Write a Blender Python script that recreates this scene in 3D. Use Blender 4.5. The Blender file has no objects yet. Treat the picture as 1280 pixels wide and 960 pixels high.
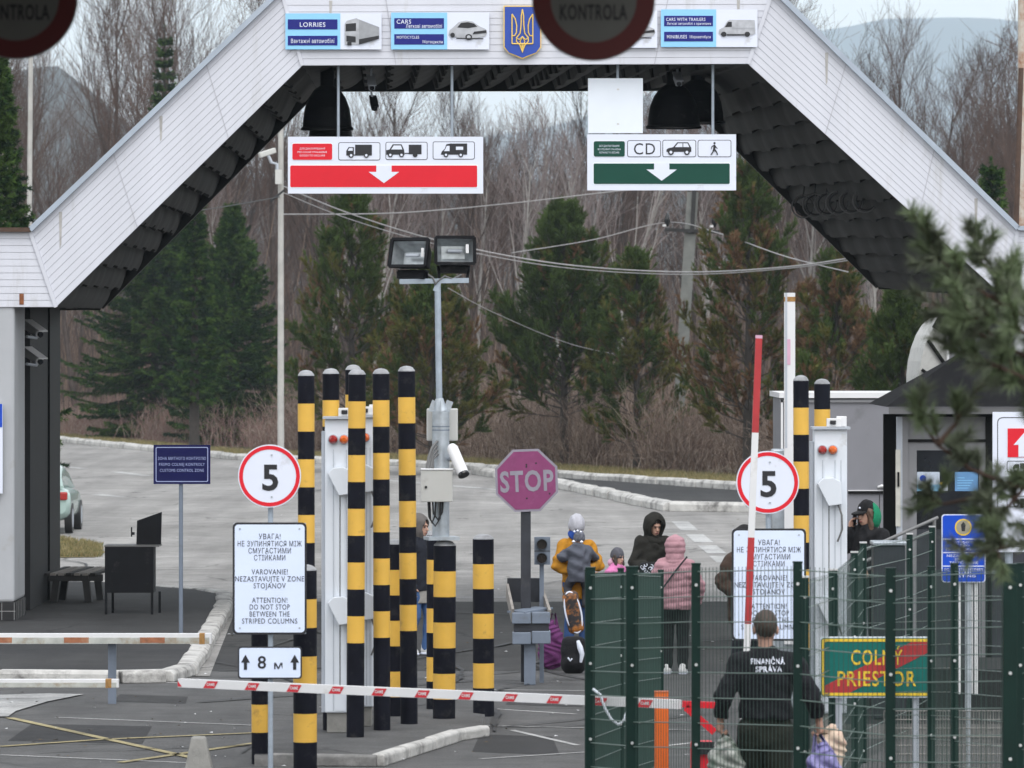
import bpy, math, random
import numpy as np
from mathutils import Vector, Matrix
from mathutils.bvhtree import BVHTree

# ------------------------------------------------------------------ basics
scene = bpy.context.scene
COL = scene.collection
R = math.radians
FPX = 200 / 36 * 1280          # 200 mm lens, photograph 1280 px wide
HY = 422.0                     # horizon row
CH = 4.0                       # eye height in metres
random.seed(7)
RNG = np.random.default_rng(7)

def wx(px, Y): return (px - 640) * Y / FPX
def wz(py, Y): return CH - (py - HY) * Y / FPX
def W(px, py, Y): return (wx(px, Y), Y, wz(py, Y))
def gy(py, z=0.0): return (CH - z) * FPX / (py - HY)
def G(px, py, z=0.0):
    Y = gy(py, z)
    return (wx(px, Y), Y, z)
def lin(c):
    return tuple((v / 12.92 if v <= 0.04045 else ((v + 0.055) / 1.055) ** 2.4) for v in c)
def hx(s):
    s = s.lstrip('#')
    return lin(tuple(int(s[i:i + 2], 16) / 255 for i in (0, 2, 4)))

# ------------------------------------------------------------------ materials
MATS = {}
def nd(nt, t, **kw):
    n = nt.nodes.new(t)
    for k, v in kw.items():
        if k in n.inputs: n.inputs[k].default_value = v
        else: setattr(n, k, v)
    return n

def mat(name, col, rough=0.6, var=0.12, scale=4.0, bump=0.0, bscale=60.0, metal=0.0, spec=0.5,
        dirt=None, dirt_amt=0.35, dscale=3.0, emit=None, trans=0.0, coat=0.0, stretch=None, rand=0.0, sheen=0.0):
    if name in MATS: return MATS[name]
    m = bpy.data.materials.new(name); m.use_nodes = True
    nt = m.node_tree; nt.nodes.clear()
    out = nt.nodes.new('ShaderNodeOutputMaterial')
    p = nt.nodes.new('ShaderNodeBsdfPrincipled')
    nt.links.new(p.outputs[0], out.inputs['Surface'])
    tc = nt.nodes.new('ShaderNodeTexCoord')
    vec = tc.outputs['Object']
    if rand:
        oi0 = nt.nodes.new('ShaderNodeObjectInfo'); mm = nd(nt, 'ShaderNodeMath', operation='MULTIPLY'); mm.inputs[1].default_value = 60.0
        nt.links.new(oi0.outputs['Random'], mm.inputs[0]); va = nd(nt, 'ShaderNodeVectorMath', operation='ADD')
        nt.links.new(vec, va.inputs[0]); nt.links.new(mm.outputs[0], va.inputs[1]); vec = va.outputs[0]
    if stretch:
        mp = nd(nt, 'ShaderNodeMapping'); mp.inputs['Scale'].default_value = stretch
        nt.links.new(vec, mp.inputs['Vector']); vec = mp.outputs[0]
    no = nd(nt, 'ShaderNodeTexNoise', Scale=scale, Detail=6.0, Roughness=0.6)
    nt.links.new(vec, no.inputs['Vector'])
    ra = nt.nodes.new('ShaderNodeValToRGB')
    ra.color_ramp.elements[0].position = 0.3; ra.color_ramp.elements[1].position = 0.7
    ra.color_ramp.elements[0].color = tuple(max(0, c * (1 - var)) for c in col) + (1,)
    ra.color_ramp.elements[1].color = tuple(min(1, c * (1 + var)) for c in col) + (1,)
    nt.links.new(no.outputs['Fac'], ra.inputs['Fac'])
    c_out = ra.outputs['Color']
    if dirt is not None:
        n2 = nd(nt, 'ShaderNodeTexNoise', Scale=dscale, Detail=9.0, Roughness=0.68)
        nt.links.new(vec, n2.inputs['Vector'])
        r2 = nt.nodes.new('ShaderNodeValToRGB')
        r2.color_ramp.elements[0].position = 0.62 - dirt_amt * 0.35; r2.color_ramp.elements[1].position = 0.78 - dirt_amt * 0.2
        nt.links.new(n2.outputs['Fac'], r2.inputs['Fac'])
        mx = nd(nt, 'ShaderNodeMix', data_type='RGBA')
        nt.links.new(r2.outputs['Color'], mx.inputs['Factor'])
        nt.links.new(c_out, mx.inputs['A']); mx.inputs['B'].default_value = tuple(dirt) + (1,)
        c_out = mx.outputs['Result']
    if rand:
        oi = nt.nodes.new('ShaderNodeObjectInfo')
        mr = nd(nt, 'ShaderNodeMapRange'); mr.inputs['To Min'].default_value = 1 - rand; mr.inputs['To Max'].default_value = 1 + rand
        nt.links.new(oi.outputs['Random'], mr.inputs['Value'])
        hs = nd(nt, 'ShaderNodeHueSaturation')
        nt.links.new(mr.outputs[0], hs.inputs['Value']); nt.links.new(c_out, hs.inputs['Color']); c_out = hs.outputs[0]
    nt.links.new(c_out, p.inputs['Base Color'])
    p.inputs['Roughness'].default_value = rough; p.inputs['Metallic'].default_value = metal
    p.inputs['Specular IOR Level'].default_value = spec
    if coat: p.inputs['Coat Weight'].default_value = coat
    if sheen: p.inputs['Sheen Weight'].default_value = sheen
    if trans:
        p.inputs['Transmission Weight'].default_value = trans
    if bump:
        n3 = nd(nt, 'ShaderNodeTexNoise', Scale=bscale, Detail=5.0, Roughness=0.6)
        nt.links.new(vec, n3.inputs['Vector'])
        b = nd(nt, 'ShaderNodeBump', Strength=bump, Distance=0.02)
        nt.links.new(n3.outputs['Fac'], b.inputs['Height']); nt.links.new(b.outputs[0], p.inputs['Normal'])
    MATS[name] = m
    return m

def ground_mat(name, base, tint, crack=0.5, patch=0.25, fine=0.25, stain=None, rough=0.88, stones=0.0):
    """worn paving: broad patches, mottling, aggregate speckle, cracks"""
    if name in MATS: return MATS[name]
    m = bpy.data.materials.new(name); m.use_nodes = True
    nt = m.node_tree; nt.nodes.clear(); L = nt.links.new
    out = nt.nodes.new('ShaderNodeOutputMaterial'); p = nt.nodes.new('ShaderNodeBsdfPrincipled'); L(p.outputs[0], out.inputs['Surface'])
    tc = nt.nodes.new('ShaderNodeTexCoord'); v = tc.outputs['Object']
    def noise(sc, det=6, ro=.6, src=v):
        n = nd(nt, 'ShaderNodeTexNoise', Scale=sc, Detail=det, Roughness=ro); L(src, n.inputs['Vector']); return n.outputs['Fac']
    def ramp(f, p0, p1, c0, c1):
        r = nt.nodes.new('ShaderNodeValToRGB'); e = r.color_ramp.elements
        e[0].position = p0; e[1].position = p1; e[0].color = c0 + (1,); e[1].color = c1 + (1,); L(f, r.inputs['Fac']); return r.outputs['Color']
    def mix(f, a, b, mode='MIX'):
        x = nd(nt, 'ShaderNodeMix', data_type='RGBA', blend_type=mode)
        if isinstance(f, float): x.inputs['Factor'].default_value = f
        else: L(f, x.inputs['Factor'])
        if isinstance(a, tuple): x.inputs['A'].default_value = a + (1,)
        else: L(a, x.inputs['A'])
        if isinstance(b, tuple): x.inputs['B'].default_value = b + (1,)
        else: L(b, x.inputs['B'])
        return x.outputs['Result']
    g = lambda x: (x, x, x)
    c = ramp(noise(0.18, 5, .62), .35, .65, base, tint)
    c = mix(1.0, c, ramp(noise(1.6, 8, .7), .3, .7, g(1 - patch), g(1 + patch * .6)), 'MULTIPLY')
    c = mix(1.0, c, ramp(noise(38, 3, .7), .3, .7, g(1 - fine), g(1 + fine)), 'MULTIPLY')
    # tyre-polished bands running along the traffic direction
    mp = nd(nt, 'ShaderNodeMapping'); mp.inputs['Scale'].default_value = (1.1, .05, 1); L(v, mp.inputs['Vector'])
    c = mix(1.0, c, ramp(noise(1.0, 4, .6, mp.outputs[0]), .35, .65, g(.82), g(1.10)), 'MULTIPLY')
    if crack:
        wn = nd(nt, 'ShaderNodeTexNoise', Scale=.9, Detail=6.0); L(v, wn.inputs['Vector'])
        ad = nd(nt, 'ShaderNodeMix', data_type='RGBA', blend_type='ADD'); ad.inputs['Factor'].default_value = .8
        L(v, ad.inputs['A']); L(wn.outputs['Color'], ad.inputs['B'])
        vo = nd(nt, 'ShaderNodeTexVoronoi', feature='DISTANCE_TO_EDGE', Scale=.28); L(ad.outputs['Result'], vo.inputs['Vector'])
        k = ramp(vo.outputs['Distance'], .003, .012, g(1 - crack), g(1.0))
        gate = ramp(noise(.35, 3), .45, .58, g(0.0), g(1.0))
        c = mix(gate, c, mix(1.0, c, k, 'MULTIPLY'))
    if stain is not None:
        c = mix(ramp(noise(.5, 7, .7), .55, .72, g(0.0), g(.75)), c, stain)
    L(c, p.inputs['Base Color']); p.inputs['Roughness'].default_value = rough; p.inputs['Specular IOR Level'].default_value = .3
    b = nd(nt, 'ShaderNodeBump', Strength=.5, Distance=.015); L(noise(45, 4, .7), b.inputs['Height']); L(b.outputs[0], p.inputs['Normal'])
    MATS[name] = m
    return m

# ------------------------------------------------------------------ text meshes
_T = {}
def text_mesh(s, bold):
    k = (s, bold)
    if k in _T: return _T[k]
    cu = bpy.data.curves.new('lettering', 'FONT'); cu.body = s; cu.size = 1.0
    cu.offset = bold; cu.space_character = 1.12; cu.resolution_u = 3
    ob = bpy.data.objects.new('lettering', cu)
    me = ob.to_mesh()
    V = np.array([v.co[:] for v in me.vertices]) if len(me.vertices) else np.zeros((0, 3))
    Fc = [tuple(q.vertices) for q in me.polygons]
    ob.to_mesh_clear(); bpy.data.objects.remove(ob); bpy.data.curves.remove(cu)
    _T[k] = (V, Fc)
    return _T[k]

# ------------------------------------------------------------------ mesh builder (world coordinates)
def rrect(x0, x1, z0, z1, r, n=4):
    pts = []
    for cx, cz, a in ((x1 - r, z1 - r, 0), (x0 + r, z1 - r, 90), (x0 + r, z0 + r, 180), (x1 - r, z0 + r, 270)):
        for i in range(n + 1):
            t = R(a + 90 * i / n); pts.append((cx + r * math.cos(t), cz + r * math.sin(t)))
    return pts
def circ(cx, cz, r, n=32, a0=0.0, rz=None):
    rz = rz or r
    return [(cx + r * math.cos(a0 + 2 * math.pi * i / n), cz + rz * math.sin(a0 + 2 * math.pi * i / n)) for i in range(n)]

class MB:
    def __init__(s): s.v = []; s.f = []; s.m = []; s.sm = []; s.ml = []
    def mi(s, m):
        if m not in s.ml: s.ml.append(m)
        return s.ml.index(m)
    def raw(s, V, Fc, m, smooth=False):
        o = len(s.v); k = s.mi(m)
        s.v.extend([tuple(map(float, q)) for q in V])
        for f in Fc: s.f.append(tuple(int(i) + o for i in f)); s.m.append(k); s.sm.append(smooth)
        return s
    def box(s, x0, x1, y0, y1, z0, z1, m):
        V = [(x0, y0, z0), (x1, y0, z0), (x1, y1, z0), (x0, y1, z0), (x0, y0, z1), (x1, y0, z1), (x1, y1, z1), (x0, y1, z1)]
        return s.raw(V, [(0, 3, 2, 1), (4, 5, 6, 7), (0, 1, 5, 4), (1, 2, 6, 5), (2, 3, 7, 6), (3, 0, 4, 7)], m)
    def obox(s, c, size, m, rot=(0, 0, 0)):
        from mathutils import Euler
        M3 = Euler(rot).to_matrix(); hx_, hy_, hz_ = (q / 2 for q in size)
        V = [Vector(c) + M3 @ Vector((a * hx_, b * hy_, d * hz_)) for d in (-1, 1) for a, b in ((-1, -1), (1, -1), (1, 1), (-1, 1))]
        return s.raw(V, [(0, 3, 2, 1), (4, 5, 6, 7), (0, 1, 5, 4), (1, 2, 6, 5), (2, 3, 7, 6), (3, 0, 4, 7)], m)
    def bar(s, a, b, w, h, m, up=(0, 0, 1)):
        """rectangular bar from a to b, w across, h along up"""
        a = Vector(a); b = Vector(b); d = (b - a).normalized(); u = Vector(up)
        sd = d.cross(u)
        if sd.length < 1e-4: u = Vector((0, 1, 0)); sd = d.cross(u)
        sd.normalize(); u = sd.cross(d).normalized()
        V = [p + sd * (i * w / 2) + u * (j * h / 2) for p in (a, b) for i, j in ((-1, -1), (1, -1), (1, 1), (-1, 1))]
        return s.raw(V, [(0, 1, 2, 3), (7, 6, 5, 4), (0, 4, 5, 1), (1, 5, 6, 2), (2, 6, 7, 3), (3, 7, 4, 0)], m)
    def tube(s, pts, rad, m, n=10, caps=True, smooth=True):
        pts = [Vector(p) for p in pts]
        if not hasattr(rad, '__len__'): rad = [rad] * len(pts)
        V = []; Fc = []; u = None
        for i, p in enumerate(pts):
            d = (pts[min(i + 1, len(pts) - 1)] - pts[max(i - 1, 0)]).normalized()
            if u is None:
                u = d.cross(Vector((0, 0, 1)))
                if u.length < 1e-3: u = d.cross(Vector((1, 0, 0)))
            else: u = u - d * u.dot(d)
            u.normalize(); w = d.cross(u)
            for k in range(n):
                t = 2 * math.pi * k / n; V.append(p + (u * math.cos(t) + w * math.sin(t)) * rad[i])
        for i in range(len(pts) - 1):
            for k in range(n):
                a = i * n + k; b = i * n + (k + 1) % n; Fc.append((a, b, b + n, a + n))
        s.raw(V, Fc, m, smooth)
        if caps:
            s.raw(V[:n], [tuple(range(n))[::-1]], m); s.raw(V[-n:], [tuple(range(n))], m)
        return s
    def lathe(s, prof, c, m, n=24, smooth=True):
        """prof: (r, z) list bottom to top; m may be a list per band"""
        for i in range(len(prof) - 1):
            V = []
            for r_, z_ in (prof[i], prof[i + 1]):
                for k in range(n):
                    t = 2 * math.pi * k / n; V.append((c[0] + r_ * math.cos(t), c[1] + r_ * math.sin(t), c[2] + z_))
            s.raw(V, [(k, (k + 1) % n, n + (k + 1) % n, n + k) for k in range(n)], m[i] if isinstance(m, list) else m, smooth)
        return s
    def prism(s, poly, y0, y1, m, back=True):
        """polygon in x,z (counter-clockwise seen from the camera) from y0 (near) to y1 (far)"""
        n = len(poly)
        V = [(x, y0, z) for x, z in poly] + [(x, y1, z) for x, z in poly]
        Fc = [tuple(range(n))] + ([tuple(range(2 * n - 1, n - 1, -1))] if back else [])
        Fc += [(i, i + n, (i + 1) % n + n, (i + 1) % n) for i in range(n)]
        return s.raw(V, Fc, m)
    def slab(s, poly, z0, z1, m, side=None):
        """polygon in x,y extruded in z"""
        n = len(poly)
        V = [(x, y, z1) for x, y in poly] + [(x, y, z0) for x, y in poly]
        s.raw(V, [tuple(range(n)), tuple(range(2 * n - 1, n - 1, -1))], m)
        return s.raw(V, [(i, i + n, (i + 1) % n + n, (i + 1) % n) for i in range(n)], side or m)
    def ring(s, po, pi, y, m):
        """flat ring between two outlines of equal length at depth y"""
        n = len(po); V = [(x, y, z) for x, z in po] + [(x, y, z) for x, z in pi]
        return s.raw(V, [(i, (i + 1) % n, (i + 1) % n + n, i + n) for i in range(n)], m)
    def text(s, t, xc, zc, h, y, m, width=None, bold=0.0, align='C'):
        V, Fc = text_mesh(t, bold)
        if not len(V): return s
        x0, x1 = V[:, 0].min(), V[:, 0].max()
        k = h / 0.70
        kx = (width / (x1 - x0)) if width else k
        xs = (V[:, 0] - ((x0 + x1) / 2 if align == 'C' else x0)) * kx + xc
        zs = (V[:, 1] - 0.35) * k + zc
        return s.raw(np.stack([xs, np.full(len(V), y), zs], 1), Fc, m)
    def build(s, name, parent=None, bevel=0.0, o=None):
        me = bpy.data.meshes.new(name)
        off = Vector((0, 0, 0))
        if parent is not None: off = parent_world(parent)
        elif o is not None: off = Vector(o)
        me.from_pydata([(v[0] - off.x, v[1] - off.y, v[2] - off.z) for v in s.v], [], s.f)
        for m in s.ml: me.materials.append(m)
        me.polygons.foreach_set('material_index', s.m); me.polygons.foreach_set('use_smooth', s.sm)
        me.update()
        ob = bpy.data.objects.new(name, me); COL.objects.link(ob)
        if parent is not None: ob.parent = parent
        elif o is not None: ob.location = o
        if bevel:
            b = ob.modifiers.new('edge', 'BEVEL'); b.width = bevel; b.segments = 2; b.limit_method = 'ANGLE'; b.angle_limit = R(40)
        return ob

def parent_world(p):
    v = Vector((0, 0, 0))
    while p is not None: v += p.location; p = p.parent
    return v

def np_mesh(name, V, Fq, mi, mats, parent=None, smooth=False, o=None):
    """bulk mesh from numpy arrays (faces all of one size)"""
    me = bpy.data.meshes.new(name); V = np.asarray(V, float); Fq = np.asarray(Fq, np.int32)
    off = parent_world(parent) if parent is not None else Vector(o or (0, 0, 0))
    V = V - np.array(off)
    k = Fq.shape[1]
    me.vertices.add(len(V)); me.vertices.foreach_set('co', V.astype(np.float32).ravel())
    me.loops.add(Fq.size); me.loops.foreach_set('vertex_index', Fq.ravel())
    me.polygons.add(len(Fq)); me.polygons.foreach_set('loop_start', np.arange(0, Fq.size, k, dtype=np.int32))
    for m in mats: me.materials.append(m)
    me.polygons.foreach_set('material_index', np.asarray(mi, np.int32) if hasattr(mi, '__len__') else np.full(len(Fq), mi, np.int32))
    me.polygons.foreach_set('use_smooth', np.full(len(Fq), smooth))
    me.update(calc_edges=True); me.validate()
    ob = bpy.data.objects.new(name, me); COL.objects.link(ob)
    if parent is not None: ob.parent = parent
    elif o is not None: ob.location = o
    return ob

def tag(o, label=None, cat=None, group=None, kind=None):
    if label: o['label'] = label
    if cat: o['category'] = cat
    if group: o['group'] = group
    if kind: o['kind'] = kind
    return o
def thing(name, loc, label, cat, group=None):
    o = bpy.data.objects.new(name, None); COL.objects.link(o); o.location = loc; o.empty_display_size = .2
    return tag(o, label, cat, group)
def struct(o): o['kind'] = 'structure'; return o
def dup(o, parent=None, loc=None):
    c = o.copy(); COL.objects.link(c)
    if parent is not None: c.parent = parent
    if loc is not None: c.location = loc
    for ch in list(o.children): dup(ch, c)
    return c

# ------------------------------------------------------------------ signed-distance modelling
def cap(P, a, b, ra, rb=None, q=1.0):
    """round cone from a to b; q squashes the depth (y)"""
    a = np.array(a, float); b = np.array(b, float); rb = ra if rb is None else rb
    ab = b - a; pa = P - a
    if q != 1.0:
        sc = np.array([1, 1 / q, 1]); pa = pa * sc; ab = ab * sc
    t = np.clip((pa @ ab) / max(ab @ ab, 1e-9), 0, 1)
    d = np.sqrt(((pa - t[:, None] * ab) ** 2).sum(1)) - (ra + (rb - ra) * t)
    return d * (q if q < 1 else 1) ** .5
def ell(P, c, r, rot=None):
    p = P - np.array(c, float)
    if rot is not None: p = p @ np.array(Matrix.Rotation(rot[0], 3, rot[1]))
    r = np.array(r, float)
    k = np.sqrt(((p / r) ** 2).sum(1)); k2 = np.sqrt(((p / (r * r)) ** 2).sum(1)) + 1e-9
    return k * (k - 1) / k2
def rbox(P, c, h, r):
    d = np.abs(P - np.array(c, float)) - (np.array(h, float) - r)
    return np.sqrt((np.maximum(d, 0) ** 2).sum(1)) + np.minimum(d.max(1), 0) - r
def smin(a, b, k):
    h = np.clip(.5 + .5 * (b - a) / k, 0, 1)
    return b + (a - b) * h - k * h * (1 - h)
def blend(ds, k=.04):
    d = ds[0]
    for e in ds[1:]: d = smin(d, e, k)
    return d

def surf(fn, lo, hi, h):
    """surface nets: returns vertices and quads of fn = 0"""
    lo = np.array(lo, float); hi = np.array(hi, float)
    n = np.maximum(np.ceil((hi - lo) / h).astype(int) + 1, 3)
    ax = [lo[i] + h * np.arange(n[i]) for i in range(3)]
    g = np.stack(np.meshgrid(*ax, indexing='ij'), -1).reshape(-1, 3)
    D = fn(g).reshape(n)
    S = D < 0
    c = np.zeros(n - 1, bool); al = np.ones(n - 1, bool)
    offs = [(i, j, k) for i in (0, 1) for j in (0, 1) for k in (0, 1)]
    sl = lambda A, i, j, k: A[i:n[0] - 1 + i, j:n[1] - 1 + j, k:n[2] - 1 + k]
    for q in offs: c |= sl(S, *q); al &= sl(S, *q)
    act = c & ~al
    idx = -np.ones(n - 1, int); cells = np.argwhere(act); idx[act] = np.arange(len(cells))
    acc = np.zeros((len(cells), 3)); cnt = np.zeros(len(cells))
    for a in offs:
        for b in offs:
            if sum(np.abs(np.array(a) - np.array(b))) != 1 or a > b: continue
            da = sl(D, *a)[act]; db = sl(D, *b)[act]; cr = (da < 0) != (db < 0)
            t = np.where(cr, da / np.where(np.abs(da - db) < 1e-12, 1, da - db), 0)
            pt = np.array(a) + (np.array(b) - np.array(a)) * t[:, None]
            acc[cr] += pt[cr]; cnt[cr] += 1
    V = lo + h * (cells + acc / np.maximum(cnt, 1)[:, None])
    Q = []
    for d in range(3):
        e = [0, 0, 0]; e[d] = 1
        A = S[:n[0] - e[0], :n[1] - e[1], :n[2] - e[2]]; B = S[e[0]:, e[1]:, e[2]:]
        ed = np.argwhere(A != B)
        u, w = [x for x in range(3) if x != d]
        ok = (ed[:, u] > 0) & (ed[:, w] > 0) & (ed[:, u] < n[u] - 1) & (ed[:, w] < n[w] - 1)
        ed = ed[ok]
        if not len(ed): continue
        def at(du, dw):
            z = ed.copy(); z[:, u] -= du; z[:, w] -= dw
            return idx[z[:, 0], z[:, 1], z[:, 2]]
        q = np.stack([at(1, 1), at(0, 1), at(0, 0), at(1, 0)], 1)
        fl = A[ed[:, 0], ed[:, 1], ed[:, 2]]
        if d == 1: fl = ~fl
        q[~fl] = q[~fl][:, ::-1]
        Q.append(q)
    Q = np.concatenate(Q) if Q else np.zeros((0, 4), int)
    return V, Q[(Q >= 0).all(1)]

# ------------------------------------------------------------------ vegetation
def frames(D):
    """two unit vectors across each direction"""
    D = D / (np.linalg.norm(D, axis=1, keepdims=True) + 1e-9)
    ref = np.where(np.abs(D[:, 2:3]) > .9, np.array([[1., 0, 0]]), np.array([[0., 0, 1.]]))
    U = np.cross(D, ref); U /= np.linalg.norm(U, axis=1, keepdims=True) + 1e-9
    return D, U, np.cross(D, U)

def segs_mesh(A, B, ra, rb, n=3):
    """tapered prisms, one per segment: vertices and quads"""
    A = np.asarray(A); B = np.asarray(B); ra = np.asarray(ra); rb = np.asarray(rb)
    D, U, Wv = frames(B - A)
    th = 2 * np.pi * np.arange(n) / n
    ring = U[:, None, :] * np.cos(th)[None, :, None] + Wv[:, None, :] * np.sin(th)[None, :, None]
    V = np.concatenate([A[:, None] + ring * ra[:, None, None], B[:, None] + ring * rb[:, None, None]], 1)
    k = np.arange(n); q = np.stack([k, (k + 1) % n, (k + 1) % n + n, k + n], 1)
    Fq = (np.arange(len(A)) * 2 * n)[:, None, None] + q[None]
    return V.reshape(-1, 3), Fq.reshape(-1, 4)

def needles(P, D, length, width, n, spread, rng, along=0.0):
    """n thin triangles per tuft at P pointing about D; along: length of shoot the needles are spread over"""
    m = len(P)
    D, U, Wv = frames(D)
    P = np.repeat(P, n, 0); D = np.repeat(D, n, 0); U = np.repeat(U, n, 0); Wv = np.repeat(Wv, n, 0)
    length = np.repeat(length, n) if hasattr(length, '__len__') else length
    al = np.repeat(along, n) if hasattr(along, '__len__') else along
    t = rng.random(m * n) * al
    th = rng.random(m * n) * 2 * np.pi
    sp = spread * (.6 + .7 * rng.random(m * n))
    dr = D * np.cos(sp)[:, None] + (U * np.cos(th)[:, None] + Wv * np.sin(th)[:, None]) * np.sin(sp)[:, None]
    base = P + D * t[:, None]
    L = length * (.7 + .5 * rng.random(m * n))
    tip = base + dr * L[:, None]
    sd = np.cross(dr, rng.normal(size=(m * n, 3))); sd /= np.linalg.norm(sd, axis=1, keepdims=True) + 1e-9
    V = np.stack([base - sd * width / 2, base + sd * width / 2, tip], 1).reshape(-1, 3)
    return V, np.arange(m * n * 3).reshape(-1, 3)

def conifer(name, base, h, rad, seed, kind, mats, label, cat, group, shares=(1, 0, 0), lean=0.0, clear=.12, dens=1.0, bark=None):
    rng = np.random.default_rng(seed)
    root = thing(name, base, label, cat, group)
    b = np.array(base)
    zs = np.linspace(0, h, 14); off = np.cumsum(rng.normal(0, .012 * h / 10, (14, 2)), 0) * (zs / h)[:, None]
    off[:, 0] += lean * zs
    ctr = lambda z: np.array([np.interp(z, zs, off[:, 0]), np.interp(z, zs, off[:, 1]), z])
    r0 = .016 * h + .03
    mb = MB(); mb.tube([b + ctr(z) for z in zs], [r0 * (1 - .93 * z / h) for z in zs], bark or M['bark_dark'], 8)
    mb.build('trunk', root)
    A = []; B = []; ra = []; rb = []; TP = []; TD = []; TL = []; TM = []
    def seg(a, c, r1, r2): A.append(a); B.append(c); ra.append(r1); rb.append(r2)
    z = h * clear
    while z < h * .985:
        t = z / h
        pine = kind == 'pine'
        step = (.34 if pine else .23) * (1.15 - .45 * t) * (h / 9) ** .5 / dens
        nb = rng.integers(5, 9) if pine else rng.integers(7, 11)
        a0 = rng.random() * 6.28
        for k in range(nb):
            az = a0 + k * 6.283 / nb + rng.normal(0, .25)
            prof = (1 - t) ** .62 * min(1, .62 + 2.0 * t) if pine else (1 - t) ** .9 * min(1, .7 + 1.4 * t)
            L = rad * prof * (rng.uniform(.6, 1.2) if pine else rng.uniform(.7, 1.12)) + .12
            el0 = (.15 + .75 * t + rng.normal(0, .1)) if pine else (-.28 + .85 * t + rng.normal(0, .08))
            d = np.array([math.cos(az), math.sin(az), 0])
            p = b + ctr(z + rng.uniform(-.06, .06)); ns = max(3, int(L / .28))
            pts = [p]
            for i in range(ns):
                s = (i + 1) / ns
                el = el0 + (.55 * s * s if pine else (.42 * s * s - .10 * math.sin(3.1 * s)))
                dd = d * math.cos(el) + np.array([0, 0, math.sin(el)]) + rng.normal(0, .05, 3)
                pts.append(pts[-1] + dd * L / ns)
            br = .008 + .007 * L
            for i in range(ns): seg(pts[i], pts[i + 1], br * (1 - .85 * i / ns), br * (1 - .85 * (i + 1) / ns))
            pts = np.array(pts)
            m_br = rng.choice(3, p=shares)
            top_green = pine and rng.random() < (t - .5) * 1.9
            if top_green: m_br = 0
            if pine:
                nt = int(4 + L * 11.5 * dens)
                for q in range(nt):
                    s = (.3 + .7 * rng.random() ** .7) if q else 1.0
                    f = s * ns; i = min(int(f), ns - 1); o = pts[i] + (pts[i + 1] - pts[i]) * (f - i)
                    ax = pts[i + 1] - pts[i]; ax = ax / np.linalg.norm(ax)
                    sw = rng.normal(0, 1, 3); sw -= ax * (sw @ ax); sw /= np.linalg.norm(sw)
                    tl = rng.uniform(.26, .52) * (1.25 - .45 * s)
                    td = ax * rng.uniform(.6, 1) + sw * rng.uniform(.35, .9) * (0 if q == 0 else 1) + np.array([0, 0, rng.uniform(.15, .55)]); td /= np.linalg.norm(td)
                    e = o + td * tl
                    if q: seg(o, e, .006, .004)
                    inner = s < .62
                    mm = m_br if rng.random() < .65 else rng.choice(3, p=shares)
                    if top_green: mm = 0
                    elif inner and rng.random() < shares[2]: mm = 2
                    TP.append(e - td * min(tl * .85, .30)); TD.append(td); TL.append(min(tl * .85, .30) + .03); TM.append(mm)
            else:
                nt = int(5 + L * 12 * dens)
                for q in range(nt):
                    s = .12 + .88 * (q + rng.random()) / nt
                    f = s * ns; i = min(int(f), ns - 1); o = pts[i] + (pts[i + 1] - pts[i]) * (f - i)
                    ax = pts[i + 1] - pts[i]; ax = ax / np.linalg.norm(ax)
                    lat = np.cross(ax, [0, 0, 1]); lat = lat / (np.linalg.norm(lat) + 1e-9) * (1 if q % 2 else -1)
                    tl = (.16 + .42 * (1 - s) * min(L, 1.6)) * rng.uniform(.7, 1.2)
                    td = ax * .75 + lat * rng.uniform(.5, .9) + np.array([0, 0, rng.uniform(-.45, .02)]); td /= np.linalg.norm(td)
                    seg(o, o + td * tl, .005, .003)
                    TP.append(o); TD.append(td); TL.append(tl); TM.append(m_br if rng.random() < .6 else rng.choice(3, p=shares))
        z += step
    # leading shoot
    tp = b + ctr(h); TP.append(tp - np.array([0, 0, .3])); TD.append(np.array([0, 0, 1.])); TL.append(.4); TM.append(0)
    V1, F1 = segs_mesh(A, B, ra, rb, 3)
    np_mesh('branches', V1, F1, 0, [bark or M['bark_dark']], root)
    TP = np.array(TP); TD = np.array(TD); TL = np.array(TL); TM = np.array(TM)
    if kind == 'pine':
        nn = 46; V2, F2 = needles(TP, TD, .135, .024, nn, .62, rng, TL)
    else:
        nn = 26; V2, F2 = needles(TP, TD, .11, .036, nn, .8, rng, TL)
    np_mesh('foliage', V2, F2, np.repeat(TM, nn), mats, root)
    return root

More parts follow.
